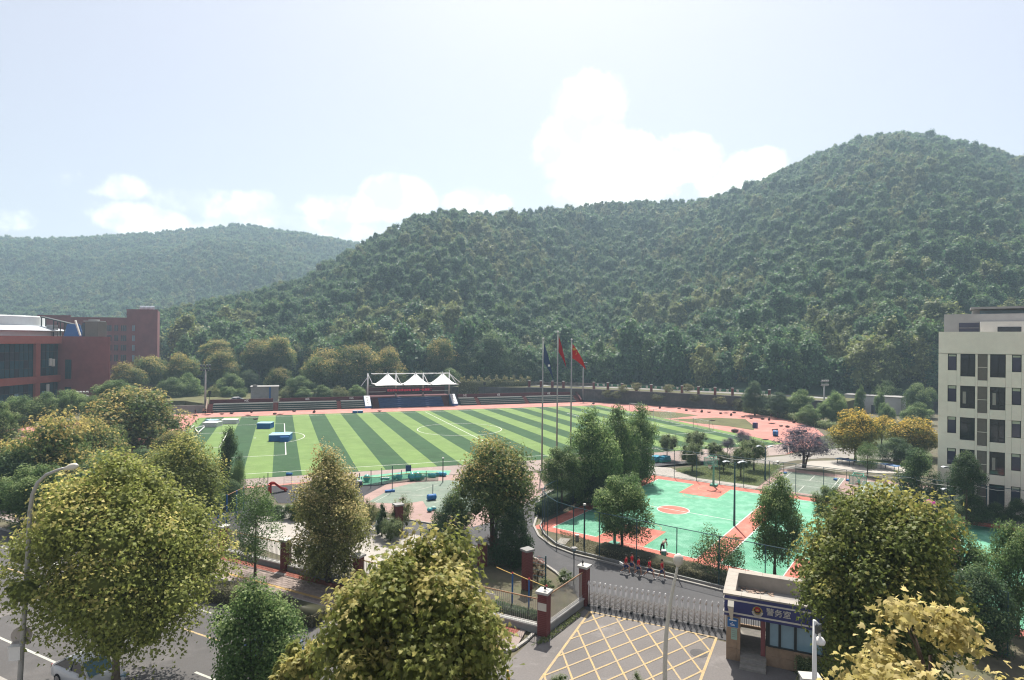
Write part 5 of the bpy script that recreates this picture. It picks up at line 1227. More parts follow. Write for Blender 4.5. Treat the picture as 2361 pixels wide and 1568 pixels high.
T('willow', 'pale olive small tree beside the brick column on the plaza', 925, 1145, 1212, 66, vb=1226); T('willow', 'pale olive shrubby tree behind the tan-tipped plane tree', 856, 1150, 1215, 58, Z=62)
T('conifer', 'small dark conifer left of the brick column on the plaza', 880, 1160, 1232, 40, vb=1236); T('osmanthus', 'dark low shrub at the foot of the brick column', 905, 1195, 1240, 60, Z=59)
T('dark_camphor', 'dark small tree behind the brick column near the slide', 645, 1165, 1200, 45, Z=66)
T('bush', 'round clipped bush beside the gate pillar', 1303, 1309, 1348, 46, vb=1350, name='clipped_bush'); T('red_bush', 'reddish bush behind the brick pillar near the road kerb', 1240, 1286, 1335, 50, vb=1340, name='red_bush'); T('bush', 'small green bush below the reddish bush', 1258, 1330, 1365, 45, vb=1366, name='green_bush')
T('red_bush', 'reddish bush at the foot of the dark middle tree', 1140, 1235, 1275, 60, vb=1280, name='red_bush'); T('bush', 'light green bush beside the tan-tipped tree foot', 1065, 1230, 1275, 55, vb=1282, name='green_bush')
T('bush', 'green shoot sticking up at the bottom edge below the box marking, left', 1300, 1548, 1600, 60, Z=20, name='green_bush', trunk=False); T('bush', 'green shoot sticking up at the bottom edge beside the tall street lamp', 1475, 1548, 1600, 46, Z=20, name='green_bush', trunk=False)
for i, (x, y) in enumerate(((285, 275), (430, 290), (520, 200), (720, 170), (1020, 330), (1180, 200), (1480, 190), (1580, 340), (1930, 370), (2190, 400), (2200, 470))):
    u, v = CB_(x, y); q = wallpt(u); zc = zv(q, v)
    T('dry_bush', ('yellowish', 'brownish', 'olive', 'dry', 'ragged', 'pale')[i % 6]+' climbing bush on the retaining wall, '+['first', 'second', 'third', 'fourth', 'fifth', 'sixth', 'seventh', 'eighth', 'ninth', 'tenth', 'last'][i]+' from the stand', u, v-10, v+8, 30 if i not in (4, 8) else 38, Z=(q-CAM).dot(FX)-1.2, z0=max(zc-1.5, 0), name='climbing_bush', group='bushes on the retaining wall', trunk=False)
hedge('vine_hedge', 'olive vine-covered fence between the tents and the first brick pillar', [tuple(ay(u, 900, 66))[:2] for u in (1058, 1140, 1222)], 1.6, 5.0, 1.5, 'leaf_vine', 2600, .42)
hedge('low_hedge', 'clipped brown-green hedge along the pavement, longer left part', [tuple(gp(u, v))[:2] for u, v in ((470, 1372), (590, 1402))], 1.5, 1.15, 0, 'leaf_hedge', 4200, .13, 'hedges along the street pavement')
hedge('low_hedge', 'clipped brown-green hedge along the pavement, right part below the tan-tipped plane tree', [tuple(gp(u, v))[:2] for u, v in ((625, 1410), (735, 1440))], 1.5, 1.15, 0, 'leaf_hedge', 4200, .13, 'hedges along the street pavement')
hedge('court_hedge', 'brown-green hedge in the planting strip between school road and ball court', [tuple(K(*q))[:2] for q in ((-3.2, 7.2), (-3.3, 12), (-3.5, 16), (-3.6, 21.3))], 2.1, .62, 0, 'leaf_hedge', 8500, .14)
hedge('side_hedge', 'dark hedge along the left side of the ball court under the trees', [tuple(K(*q))[:2] for q in ((2.5, -3.1), (9, -4), (17, -4.4), (24, -3.2), (29, -3))], 1.9, 1.5, 0, 'leaf_camphor_dark', 7000, .18)
hedge('guardhouse_hedge', 'dark green hedge under the guard house windows', [tuple(S2_)[:2] for S2_ in (gp(1842, 1545), gp(1990, 1590))], 1.2, 1.0, 0, 'leaf_bush', 3600, .12)
hedge('variegated_hedge', 'pale speckled low hedge at the bottom edge below the guard house', [tuple(S2_)[:2] for S2_ in (gp(1842, 1590), gp(1960, 1625))], .9, .6, 0, 'leaf_willow', 2600, .10)
hedge('track_hedge', 'low green hedge along the outer edge of the track curve', [tuple(gp(u, v))[:2] for u, v in ((1720, 950), (1800, 962), (1890, 985), (1960, 1000))], 2.4, 1.6, 0, 'leaf_bush', 3000, .3)
hedge('fence_hedge', 'dark green hedge behind the picket fence near the exercise bars', [tuple(S2(*q))[:2] for q in ((1.2, -1.6), (6.5, -1.9), (12, -1.9))], 1.1, .55, 0, 'leaf_camphor_dark', 2200, .13)
# grass tufts where the ground is green
def tufts(name, label, polyV, n, size, material):
    pts = [gp(u, v) for u, v in polyV]; xs = [p.x for p in pts]; ys = [p.y for p in pts]; rs = np.random.RandomState(n)
    def inside(x, y):
        c = False; j = len(pts)-1
        for i in range(len(pts)):
            if (pts[i].y > y) != (pts[j].y > y) and x < (pts[j].x-pts[i].x)*(y-pts[i].y)/(pts[j].y-pts[i].y)+pts[i].x: c = not c
            j = i
        return c
    P = []
    while len(P) < n:
        x, y = rs.uniform(min(xs), max(xs)), rs.uniform(min(ys), max(ys))
        if inside(x, y): P.append((x, y, size*.3))
    me = leaf_mesh(name, np.array(P), rs.normal(size=(n, 3))*[1, 1, .25], size*rs.uniform(.6, 1.3, n), rs.random(n), LONG, material, rs)
    o = bpy.data.objects.new(name, me); link(o); stuff(o); o['label'] = label
tufts('grass', 'grass on the lawn behind the ball court', [(1552, 1087), (1741, 1119), (1800, 1072), (1740, 1068), (1620, 1078)], 9000, .2, 'leaf_bush')
tufts('grass', 'grass and weeds in the planting bed beside the ball court', [(1300, 1262), (1345, 1282), (1440, 1300), (1480, 1300), (1400, 1262), (1330, 1235), (1290, 1225)], 3500, .16, 'leaf_hedge')
tufts('grass', 'weeds at the foot of the picket fence', [(1225, 1490), (1262, 1482), (1340, 1420), (1335, 1412)], 500, .2, 'leaf_bush')
# ------------------------------------------------------------------ street fence, pillars, gate
PICK = MB().box((0, 0, .95), (.026, .026, 1.9)).mesh('picket', 'fence_picket')
def fence_run(name, label, A, B_, step, zb, group=None, hgt=1.9):
    t = thing(name, label, 'fence', A, math.atan2(B_.y-A.y, B_.x-A.x), group); L = (B_-A).length
    MB().box((L/2, 0, zb/2), (L-.64, .24, zb)).build('base_wall', 'wall_grey', t); MB().box((L/2, 0, zb+.05), (L-.62, .36, .1)).build('coping', 'cap_white', t)
    n = int((L-.7)/step)
    for i in range(n+1):
        o = bpy.data.objects.new('picket', PICK); link(o, t); o.location = (.35+step*i, 0, zb+.1); o.scale = (1, 1, hgt/1.9)
    MB().box((L/2, 0, zb+.1+hgt-.06), (L-.6, .06, .07)).build('top_rail', 'rail_rust', t); MB().box((L/2, .004, zb+.22), (L-.6, .05, .05)).build('bottom_rail', 'fence_picket', t)
    return t
def pillar(p, h, w, label, ang, group, m='brick_red', capm='cap_white', plate=None, aerial=False):
    t = thing('brick_pillar', label, 'pillar', p, ang, group)
    MB().box((0, 0, h/2), (w, w, h)).build('shaft', m, t); MB().box((0, 0, h+.08), (w+.22, w+.22, .16)).build('cap', capm, t)
    sj = MB()
    for k in range(1, int(h/.12)): sj.box((0, 0, k*.12), (w+.012, w+.012, .014))
    stuff(sj.build('mortar_courses', 'wall_grey' if False else 'brick_wall', t))
    if plate: MB().box(plate[0], plate[1]).build('plate', plate[2], t)
    if aerial:
        c = MB().tube([(-.1, .1, h+.16), (-.1, .1, h+.55)], .025, 6); c.bar((-.25, .1, h+.42), (.05, .1, h+.42), .03); c.box((-.1, .1, h+.36), (.12, .1, .16)); c.tube([(-.1, .1, h+.3), (-.25, -.05, h+.2), (-.45, -.3, h-.3)], .015, 5); c.build('sensor', 'black', t)
    return t
gP = 'brick pillars of the street fence'
p_corner = FA.copy(); p_gate = gp(*C6(1015, 655)); dg = (p_gate-p_corner); sang = math.atan2(dg.y, dg.x)
pillar(p_corner, 2.78, .66, 'brick pillar with pale plate at the street corner of the fence', FANG, gP, plate=((0, .34 if FN.dot(Vector((-FD.y, FD.x, 0))) > 0 else -.34, 1.95), (.62, .02, .5), 'sign_silver'), aerial=True)
pillar(p_gate, 2.75, .60, 'brick pillar at the left end of the folding gate', sang, gP, aerial=True)
aP = [7.9, 15.8, 23.6, 31.3, 39.2, 47]
pl_ = ['hidden among leaves of the big plane tree', 'under the tan-tipped plane tree', 'behind the airy camphor trunk', 'standing free left of the airy camphor tree', 'hidden behind the large broad plane tree', 'at the far left end behind the large plane tree']
for a, l in zip(aP, pl_): pillar(S2(a, 0), 2.5, .62, 'brick pillar of the street fence '+l, FANG, gP)
allp = [0]+aP
for i in range(len(aP)):
    fence_run('picket_fence', 'grey picket fence on a low wall, '+('bay next to the corner pillar', 'second bay from the corner pillar', 'bay below the tan-tipped plane tree', 'bay with the airy camphor tree in front', 'bay behind the large plane tree', 'last bay at the left')[i], S2(allp[i], 0), S2(allp[i+1], 0), .15, .48, 'picket fence bays along the street', 1.75)
fence_run('picket_fence', 'grey picket fence between the corner pillar and the gate pillar', p_corner, p_gate, .13, .5, 'picket fence bays along the street', 1.9)
tag(MB().box(S2(4.6, .05, 1.75), (2.0, .03, .42), FANG).build('fence_plate', 'sign_silver'), 'long pale plate hanging on the picket fence left of the corner pillar', 'plate')
gp2 = 'brick columns in the garden behind the fence'
pillar(gp(1215, 1358), 3.0, .62, 'dark brick column with grey cap behind the picket fence', .3, gp2, capm='wall_grey'); pillar(gp(1112, 1305), 2.0, .6, 'short dark brick column under the dark middle tree', .3, gp2, capm='wall_grey')
pillar(gp(918, 1232), 2.9, .7, 'brick column on the plaza among pale olive trees', .2, gp2, capm='wall_grey'); pillar(gp(775, 1190), 2.6, .7, 'brick column behind the tan-tipped plane tree crown', .2, gp2); pillar(gp(787-9, 1172), 2.7, .7, 'brick column near the red slide', .2, gp2)
# folding gate
ga, gb = gp(*C5(590, 1318)), gp(*C5(1838, 1545)); gd = gb-ga; GL_ = gd.length
gate = thing('folding_gate', 'stainless steel folding gate across the school entrance', 'gate', ga, math.atan2(gd.y, gd.x))
NU = 24
pm1 = MB().tube([(0, -.17, .12), (0, -.17, 1.55)], .032, 8).tube([(0, .17, .12), (0, .17, 1.55)], .032, 8).mesh('post', 'steel', True)
tip = MB().lathe((0, -.17, 1.55), [(.05, 0), (.085, .09), (.075, .2), (.03, .27), (.02, .33)], 12).lathe((0, .17, 1.55), [(.045, 0), (.06, .08), (.03, .2)], 10).bar((0, -.17, 1.5), (0, .17, 1.5), .04).mesh('tip', 'steel', True)
sx = GL_/NU
lat = [MB().bar((0, y, 1.05-.31*k), (sx, y, .74-.31*k), .022).mesh('lattice_bar', 'steel_dull') for y in (-.1, .1) for k in range(3)]+[MB().bar((0, y, .74-.31*k), (sx, y, 1.05-.31*k), .022).mesh('lattice_bar', 'steel_dull') for y in (-.1, .1) for k in range(3)]
low = MB().bar((0, 0, .16), (sx, 0, .16), .05).mesh('lower_bar', 'steel_dull'); whl = MB().lathe((0, -.21, .08), [(.075, -.03), (.075, .03)], 10, (0, 1, 0)).lathe((0, .21, .08), [(.075, -.03), (.075, .03)], 10, (0, 1, 0)).mesh('wheel', 'tyre')
for i in range(NU+1):
    o = bpy.data.objects.new('post', pm1); link(o, gate); o.location = (sx*i, .0, 0); q = bpy.data.objects.new('tip', tip); link(q, o)
    if i % 2 == 0: q = bpy.data.objects.new('wheel', whl); link(q, o)
    if i < NU:
        for m_ in lat[:12:1]:
            if i*12 < 300-12: pass
            o = bpy.data.objects.new('lattice_bar', m_); link(o, gate); o.location = (sx*i, 0, 0)
        o = bpy.data.objects.new('lower_bar', low); link(o, gate); o.location = (sx*i, 0, 0)
tag(MB().tube([gb+Vector((.0, 0, 0)), gb+Vector((0, 0, 1.95))], .06, 8).build('gate_stop_post', 'pole_white'), 'white stop post of the folding gate beside the guard house', 'post')
# ------------------------------------------------------------------ guard house
g0 = gp(*C7(615, 1310)); gx = Vector((.712, -.702, 0)); gy = Vector((.702, .712, 0)); HG = 4.0
gh = thing('guard_house', 'small tan police guard house with navy sign band beside the gate', 'building', g0, math.atan2(gx.y, gx.x))
def gu(x, y_=1200): return (online(C7(x, 0)[0], g0, g0+gx*12)-g0).dot(gx)
xp, xd, xw0 = gu(785), gu(1090), gu(1115); LG = 9.2; DG = 4.1
def gbx(x0, x1, y0, y1, z0, z1): return MB().box(((x0+x1)/2, (y0+y1)/2, (z0+z1)/2), (x1-x0, y1-y0, z1-z0))
ZS = 2.75
# back and side walls, with the entrance passage open through to its grille
gbx(.03, .3, .3, DG, 0, ZS).build('side_wall', 'tile_tan', gh); gbx(xd, LG, .25, DG, 0, ZS).build('room', 'tile_tan', gh)
gbx(.3, xd, DG-.2, DG-.05, 0, .62).build('back_wall', 'tile_tan', gh)
gbx(.0, LG, 0.0, DG, ZS, ZS+.12).build('ceiling_slab', 'plaster_grey', gh)
gbx(.35, xd, .3, DG-.2, 0, .45).build('entry_floor', 'concrete', gh)
for k, (y0, z1) in enumerate(((-.95, .15), (-.62, .30), (-.28, .45))): gbx(xp+.02, xd+.05, y0, .3, z1-.15, z1-.004*k).build('step', 'concrete', gh)
for x0, x1, nm in ((0, xp, 'a'), ):
    zz = [0, .75, 1.45, 2.1, ZS]
    for a, b in zip(zz, zz[1:]):
        for c, d in ((x0, x0+(x1-x0)*.76), (x0+(x1-x0)*.76, x1)): gbx(c+.006, d-.006, -.02, .3, a+.006, b-.006).build('wall_tile', 'tile_tan', gh)
nt_ = 9
for i in range(nt_):
    a, b = xd+(LG-xd)*i/nt_, xd+(LG-xd)*(i+1)/nt_
    for z0, z1 in ((0, .62), (.62, 1.18)): gbx(a+.006, b-.006, .17, .25, z0+.006, z1-.006).build('wall_tile', 'tile_tan', gh)
gbx(xd+.0, LG, .19, .25, 1.18, ZS).build('window_backing', 'dark_frame', gh)
xs_ = [gu(x) for x in (1122, 1258, 1448, 1680, 1790)]
for a, b in zip(xs_, xs_[1:]):
    w_ = gbx(a+.07, b-.05, .14, .19, 1.28, ZS-.1).build('window', 'glass_sky', gh); fr = MB()
    for xx in (a+.035, b-.02): fr.box((xx, .12, (1.2+ZS)/2), (.09, .09, ZS-1.2))
    fr.box(((a+b)/2, .122, 1.24), (b-a-.05, .088, .09)); fr.box(((a+b)/2, .122, ZS-.06), (b-a-.05, .088, .1)); fr.build('window_frame', 'dark_frame', w_)
gr = MB(); nb = 11
for i in range(nb+1): gr.bar((.55+(xd-.65)*i/nb, DG-.1, .62), (.55+(xd-.65)*i/nb, DG-.1, ZS), .035)
gr.bar((.5, DG-.1, 1.25), (xd, DG-.1, 1.25), .04); gr.bar((.5, DG-.1, 1.95), (xd, DG-.1, 1.95), .03); gr.build('grille', 'dark_frame', gh)
gbx(xd-.28, xd-.02, .3, .55, .45, ZS).build('door_post', 'brick_wall', gh)
# sign band and parapet roof
bd = [gbx(-.12, LG+.1, -.16, .12, ZS, HG).build('sign_band', 'sign_navy', gh), gbx(-.14, .14, .125, DG+.1, ZS, HG).build('sign_band', 'sign_navy', gh)]
for z in (HG-.26, ZS+.2): gbx(-.145, LG+.1, -.185, -.15, z-.045, z+.045).build('silver_stripe', 'sign_silver', gh); gbx(-.165, -.13, -.18, DG, z-.045, z+.045).build('silver_stripe', 'sign_silver', gh)
ctop = [(a, -.2, .45) for a in range(0)]
nk = 9
for i in range(nk):
    a, b = -.2+(LG+.4)*i/nk, -.2+(LG+.4)*(i+1)/nk
    for y0, y1 in ((-.22, .42), (DG-.42, DG+.22)): gbx(a+.006, b-.006, y0, y1, HG+.002, HG+.10).build('coping_stone', 'parapet', gh)
for i in range(5):
    a, b = .43+(DG-.86)*i/5, .43+(DG-.86)*(i+1)/5
    for x0, x1 in ((-.2, .48), (LG-.48, LG+.2)): gbx(x0, x1, a+.006, b-.006, HG+.002, HG+.10).build('coping_stone', 'parapet', gh)
gbx(.145, LG, .13, .4, ZS+.13, HG).build('parapet_wall', 'parapet', gh); gbx(.0, LG, DG-.4, DG+.1, ZS+.13, HG).build('parapet_wall', 'parapet', gh); gbx(LG-.4, LG+.1, .41, DG-.41, ZS+.13, HG).build('parapet_wall', 'parapet', gh); gbx(.15, .45, .41, DG-.41, ZS+.13, HG).build('parapet_wall', 'parapet', gh)
gbx(.46, LG-.41, .41, DG-.41, ZS+.13, ZS+.42).build('flat_roof', 'roof_felt', gh)
lf = MB(); rs = np.random.RandomState(3)
for i in range(70):
    x, y = rs.uniform(.6, 2.6), DG-.5-abs(rs.normal())*.5; lf.box((x, y, ZS+.44+rs.uniform(0, .06)), (rs.uniform(.05, .2), rs.uniform(.05, .2), .02), rs.uniform(0, 3))
stuff(lf.build('leaf_litter', 'cloth_tan', gh))
xe = gu(990); ze = (HG+ZS)/2-.02
em = MB().lathe((xe, -.165, ze-.05), [(.285, -.03), (.285, .0)], 28, (0, -1, 0)).build('emblem', 'gold', gh)
lm_ = MB()
for i in range(15):
    a = math.radians(195+i*150/14); lm_.box((xe+.26*math.cos(a), -.21, ze-.05+.26*math.sin(a)), (.12, .05, .08), 0, Matrix.Rotation(-a, 3, 'Y'))
lm_.build('laurel', 'sign_silver', em)
MB().lathe((xe, -.20, ze+.02), [(.2, -.01), (.2, .02)], 6, (0, -1, 0)).build('shield', 'black', em); MB().lathe((xe, -.225, ze+.07), [(.14, -.01), (.14, .02)], 24, (0, -1, 0)).build('disc', 'red_paint', em)
MB().box((xe, -.25, ze+.02), (.2, .012, .06)).box((xe, -.25, ze+.07), (.1, .012, .05)).build('gate_mark', 'gold', em)
for ch, px in (('警', 1142), ('务', 1243), ('室', 1345)): lettering(ch, .46, 'sign_silver', gh, face_matrix((gu(px), -.165, ze), (0, -1, 0)), .03, 'sign_letter')
bs = thing('blue_notice', 'blue notice with white writing on the guard house pillar', 'sign', g0+gx*(xp*.46)-gy*.05+Vector((0, 0, 2.32)), math.atan2(gx.y, gx.x))
MB().box((0, 0, 0), (xp*.78, .03, .62)).build('plate', 'sign_silver', bs); MB().box((0, -.018, 0), (xp*.74, .01, .57)).build('face', 'sign_blue', bs)
for z, w_ in ((.14, .6), (.0, .16), (-.1, .42), (-.17, .34)):
    for k in range(int(w_/.085)): MB().box((-w_/2*xp*.9+k*.085*xp*.9+.03, -.026, z), (.05, .006, .075 if z > .1 else .035)).build('writing', 'letter_white', bs)
wn = thing('white_notice', 'white paper notice under the blue notice on the guard house pillar', 'notice', g0+gx*(xp*.56)-gy*.04+Vector((0, 0, 1.62)), math.atan2(gx.y, gx.x))
MB().box((0, 0, 0), (xp*.42, .02, .68)).build('sheet', 'panel_pale', wn)
for z in (.2, .08, -.04, -.16): MB().box((0, -.013, z), (xp*.3, .006, .03)).build('writing', 'wall_grey', wn)
wl_ = thing('wall_lamp', 'white tapering lamp sticking out in front of the navy sign band', 'lamp', g0+gx*(gu(683))-gy*.2, math.atan2(gx.y, gx.x))
MB().add([(-.16, -1.0, 3.62), (.16, -1.0, 3.62), (.16, -.75, 3.9), (-.16, -.75, 3.9), (-.07, -.05, 2.55), (.07, -.05, 2.55), (.07, .08, 2.6), (-.07, .08, 2.6)], [(0, 1, 2, 3), (7, 6, 5, 4), (0, 4, 5, 1), (1, 5, 6, 2), (2, 6, 7, 3), (3, 7, 4, 0)]).build('arm', 'lamp_cream', wl_); MB().box((0, -.9, 3.84), (.34, .36, .12), 0, Matrix.Rotation(.8, 3, 'X')).build('lamp_head', 'lamp_cream', wl_)
# ------------------------------------------------------------------ ball-court fence
FP = [(28.5, -2.4), (20, -2.6), (13, -2.4), (8, -2.2), (4, -1.9), (.6, -1.4), (-1.2, -.5), (-2.9, 1.2), (-4.1, 3.0), (-4.75, 5.2), (-4.95, 8.0), (-4.95, 11.6), (-5.0, 15.2), (-5.05, 18.7), (-5.1, 22.2), (-5.15, 25.8), (-5.2, 29.4), (-5.2, 33), (-5.2, 36.6)]
far_posts = [(30.6, -1.75+3.22*i) for i in range(19)]
def chain_fence(label, posts, h, extra_top=True):
    pts = [K(*q) for q in posts]; o0 = pts[0]
    t = thing('chain_fence', label, 'fence', o0, 0, 'chain-link fences of the ball courts')
    for p in pts:
        q = p-o0; MB().tube([q, q+Vector((0, 0, h))], .045, 6).build('post', 'fence_teal', t)
    for a, b in zip(pts, pts[1:]):
        a = a-o0; b = b-o0; d = b-a; L = d.length; dn = d.normalized()
        MB().tube([a+Vector((0, 0, h)), b+Vector((0, 0, h))], .035, 6).build('top_rail', 'fence_teal', t)
        MB().bar(a+Vector((0, 0, .1)), b+Vector((0, 0, .1)), .04).build('bottom_rail', 'fence_teal', t)
        mb = MB(); s_ = .085; wd = .0042; nn = Vector((dn.y, -dn.x, 0))
        for sg in (1, -1):
            k = -h if sg > 0 else 0.0
            while k < (L if sg > 0 else L+h):
                # wire from (k, z=.1) rising at 45 degrees
                x0, z0 = k, .1; x1, z1 = k+sg*(h-.1), h
                if sg > 0:
                    if x0 < 0: z0 += -x0; x0 = 0
                    if x1 > L: z1 -= x1-L; x1 = L
                else:
                    if x0 > L: z0 += x0-L; x0 = L
                    if x1 < 0: z1 += x1; x1 = 0
                if z1 > z0+.02:
                    p, q = a+dn*x0+Vector((0, 0, z0))+nn*.012*sg, a+dn*x1+Vector((0, 0, z1))+nn*.012*sg
                    w_ = Vector((0, 0, wd)); mb.quad(p-w_, q-w_, q+w_, p+w_)
                k += s_*1.414
        stuff(mb.build('wire_mesh', 'mesh_wire', t))
    return t
chain_fence('teal chain-link fence round the near and left side of the ball court', FP, 4.0)
chain_fence('dark chain-link fence along the far side of the ball courts', far_posts, 4.0)
# court lamps with winged heads
def court_lamp(p, tiers, label, h, ang):
    t = thing('court_lamp', label, 'lamp', p, ang, 'court lamps with wing-shaped heads')
    MB().tube([(0, 0, 0), (0, 0, h*.45), (0, 0, h)], [.13, .10, .07], 8).build('pole', 'fence_teal', t)
    for z in tiers:
        for a in (0, 1):
            s_ = 1 if a else -1
            MB().tube([(0, 0, z-.25), (s_*.35, 0, z-.02), (s_*.55, 0, z+.1)], .035, 6).build('arm', 'fence_teal', t)
            w_ = MB(); pr = [(.35, .02), (.6, .17), (.95, .22), (1.25, .12)]
            for (xa, za), (xb, zb) in zip(pr, pr[1:]): w_.bar((s_*xa, 0, z+za), (s_*xb, 0, z+zb), .42, .06)
            h_ = w_.build('lamp_head', 'silver_roof', t); MB().box((s_*.8, 0, z+.10), (.5, .36, .05)).build('lamp_glass', 'glass_dark', h_)
for (u, vb, vt, n, lb) in ((1693, 1212, 1066, (1,), 'winged court lamp standing between the two ball courts'), (2196, 1190, 1078, (1, 2), 'court lamp with two tiers of winged heads in front of the cream building'), (1764, 1106, 1030, (1,), 'winged court lamp on the lawn behind the far court fence')):
    p = gp(u, vb); h = zv(p, vt); court_lamp(p, [h-.1] if len(n) == 1 else [h-.1, zv(p, 1131)], lb, h, -.36)
# basketball hoops
def hoop(p, face, label, hh=3.05):
    t = thing('basketball_hoop', label, 'basketball hoop', p, math.atan2(face.y, face.x), 'basketball hoops')
    MB().tube([(0, 0, 0), (0, 0, 3.0), (.15, 0, 3.3)], [.16, .12, .10], 8).build('post', 'hoop_green', t); MB().box((-.2, 0, .12), (.9, .9, .24)).build('foot', 'hoop_green', t)
    ar = MB(); ar.tube([(.1, 0, 3.2), (1.25, 0, 3.35)], .08, 6); ar.tube([(.1, 0, 3.2), (.35, -.5, 4.1), (1.15, -.6, 3.9)], .05, 6); ar.tube([(.1, 0, 3.2), (.35, .5, 4.1), (1.15, .6, 3.9)], .05, 6); ar.bar((.35, -.55, 4.1), (.35, .55, 4.1), .1); ar.build('arm', 'hoop_green', t)
    bd_ = MB().box((1.28, 0, 3.45), (.04, 1.8, 1.05)).build('backboard', 'clear_board', t); f = MB()
    for y in (-.88, .88): f.box((1.30, y, 3.45), (.06, .06, 1.1))
    for z in (2.93, 3.97): f.box((1.30, 0, z), (.06, 1.82, .06))
    f.box((1.31, 0, 3.32), (.05, .6, .04)); f.box((1.31, 0, 3.1), (.05, .6, .04)); f.build('frame', 'hoop_green', bd_)
    r = MB(); 
    pts = [(1.62+.23*math.cos(i*math.pi/8), .23*math.sin(i*math.pi/8), hh) for i in range(17)]; r.tube(pts, .02, 5); r.bar((1.3, 0, hh), (1.4, 0, hh), .12, .05); r.build('rim', 'red_paint', t)
    nt2 = MB()
    for i in range(10):
        a = i*.628; nt2.bar((1.62+.22*math.cos(a), .22*math.sin(a), hh), (1.62+.13*math.cos(a+.3), .13*math.sin(a+.3), hh-.4), .012); nt2.bar((1.62+.22*math.cos(a), .22*math.sin(a), hh), (1.62+.13*math.cos(a-.3), .13*math.sin(a-.3), hh-.4), .012)
    nt2.build('net', 'letter_white', t)
hoop(K(29.0, 7.58), -KB, 'green basketball hoop at the far end of the left court'); hoop(K(-1.0, 7.58), KB, 'grey basketball hoop at the near end behind the round camphor tree')
hoop(K(29.0, 24.83), -KB, 'green basketball hoop against the badminton courts'); hoop(K(-1.0, 24.83), KB, 'basketball hoop hidden behind the dark olive plane tree')
def slim_post(u, vb, vt, label, r=.07, m='fence_teal', cap=True):
    p = gp(u, vb); h = zv(p, vt); t = thing('lamp_post', label, 'lamp post', p, 0, 'slim dark posts by the ball court')
    MB().tube([(0, 0, 0), (0, 0, h)], [r, r*.75], 8).build('pole', m, t)
    if cap: MB().box((0, 0, h+.06), (.24, .18, .16)).build('camera_head', 'plaster_white', t)
slim_post(1347, 1262, 1165, 'dark slim post with white camera left of the round camphor tree', .09, 'pole_dark')
slim_post(1021, 1112, 1057, 'dark slim lamp post at the near touchline beside the tan-tipped tree', .08, 'pole_dark', True)
t = thing('garden_lamp', 'low square-topped garden lamp beside the round clipped bush', 'lamp', gp(1323, 1345)); h = zv(gp(1323, 1345), 1262)
MB().tube([(0, 0, 0), (0, 0, h-.2)], .04, 6).build('pole', 'pole_dark', t); MB().box((0, 0, h-.05), (.42, .42, .08)).build('shade', 'wall_grey', t); MB().box((0, 0, h-.17), (.2, .2, .16)).build('lamp_glass', 'glass_sky', t)
# ------------------------------------------------------------------ flagpoles
fy = -46.0
for i, (u, vt, zf, kind, lb) in enumerate(((1250, 783, 0, 'flag_blue', 'flagpole with a drooping dark blue flag, left of three'), (1284, 767, 0, 'flag_dark_red', 'tallest flagpole with a dark red flag, middle of three'), (1316, 785, 0, 'flag_red', 'flagpole with a bright red flag blown out, right of three'))):
    q = ay(u, 1010, fy); q.z = 0
    for _ in range(3):
        q2 = ay(1180.5+FPX*(Vector((q.x, q.y, 8))-CAM).dot(RX)/(Vector((q.x, q.y, 8))-CAM).dot(FX), 1010, fy); q = q+(ay(u-2, 930, fy)-q2)*1.0 if False else q
    h = zv(q, vt); t = thing('flagpole', lb, 'flagpole', q, 0, 'three flagpoles beside the pitch')
    MB().tube([(0, 0, 0), (0, 0, h*.5), (0, 0, h)], [.14, .11, .07], 10).build('pole', 'pole_grey', t, True); MB().lathe((0, 0, h), [(.03, 0), (.14, .1), (.14, .2), (.03, .3)], 10).build('finial', 'pole_white', t, True)
    MB().lathe((0, 0, 0), [(.5, 0), (.5, .3), (.4, .35)], 12).build('base', 'concrete', t)
    W_, H_, dx = ((1.5, 2.9, .55), (1.2, 2.4, .35), (2.1, 2.2, .85))[i]; Zq = (q-CAM).dot(FX); V = []; F = []; nx, ny = 14, 8
    for a in range(nx+1):
        s_ = a/nx
        for b in range(ny+1):
            v_ = b/ny; sag = s_*(3.4, 3.0, 2.3)[i]*(.85+.3*s_)
            V.append((.12+W_*s_*(.75+.25*v_), .18*math.sin(5*s_+v_*2)*s_-.1*s_, h-.5-H_*v_*(1-.35*s_)-sag*.95))
    for a in range(nx):
        for b in range(ny): k = a*(ny+1)+b; F.append((k, k+1, k+ny+2, k+ny+1))
    f = MB().add(V, F).build('flag', kind, t, True); f.rotation_euler = (0, 0, -YAW)
    if i == 2:
        for (a, b, sz) in ((2, 2, .30), (4, 1, .10), (5, 2, .10), (5, 3, .10), (4, 4, .10)):
            c = Vector(V[a*(ny+1)+b]); st = MB(); pts = []
            for k in range(10):
                r_ = sz if k % 2 == 0 else sz*.42; an = math.pi/2+k*math.pi/5; pts.append((c.x+r_*math.cos(an), c.y-.04, c.z+r_*math.sin(an)))
            st.add(pts+[(c.x, c.y-.06, c.z)], [(k, (k+1) % 10, 10) for k in range(10)]).build('star', 'yellow_paint', f)
    elif i == 0: MB().box(tuple(Vector(V[8*(ny+1)+5])+Vector((0, -.05, 0))), (.3, .02, .3)).build('mark', 'letter_white', f)
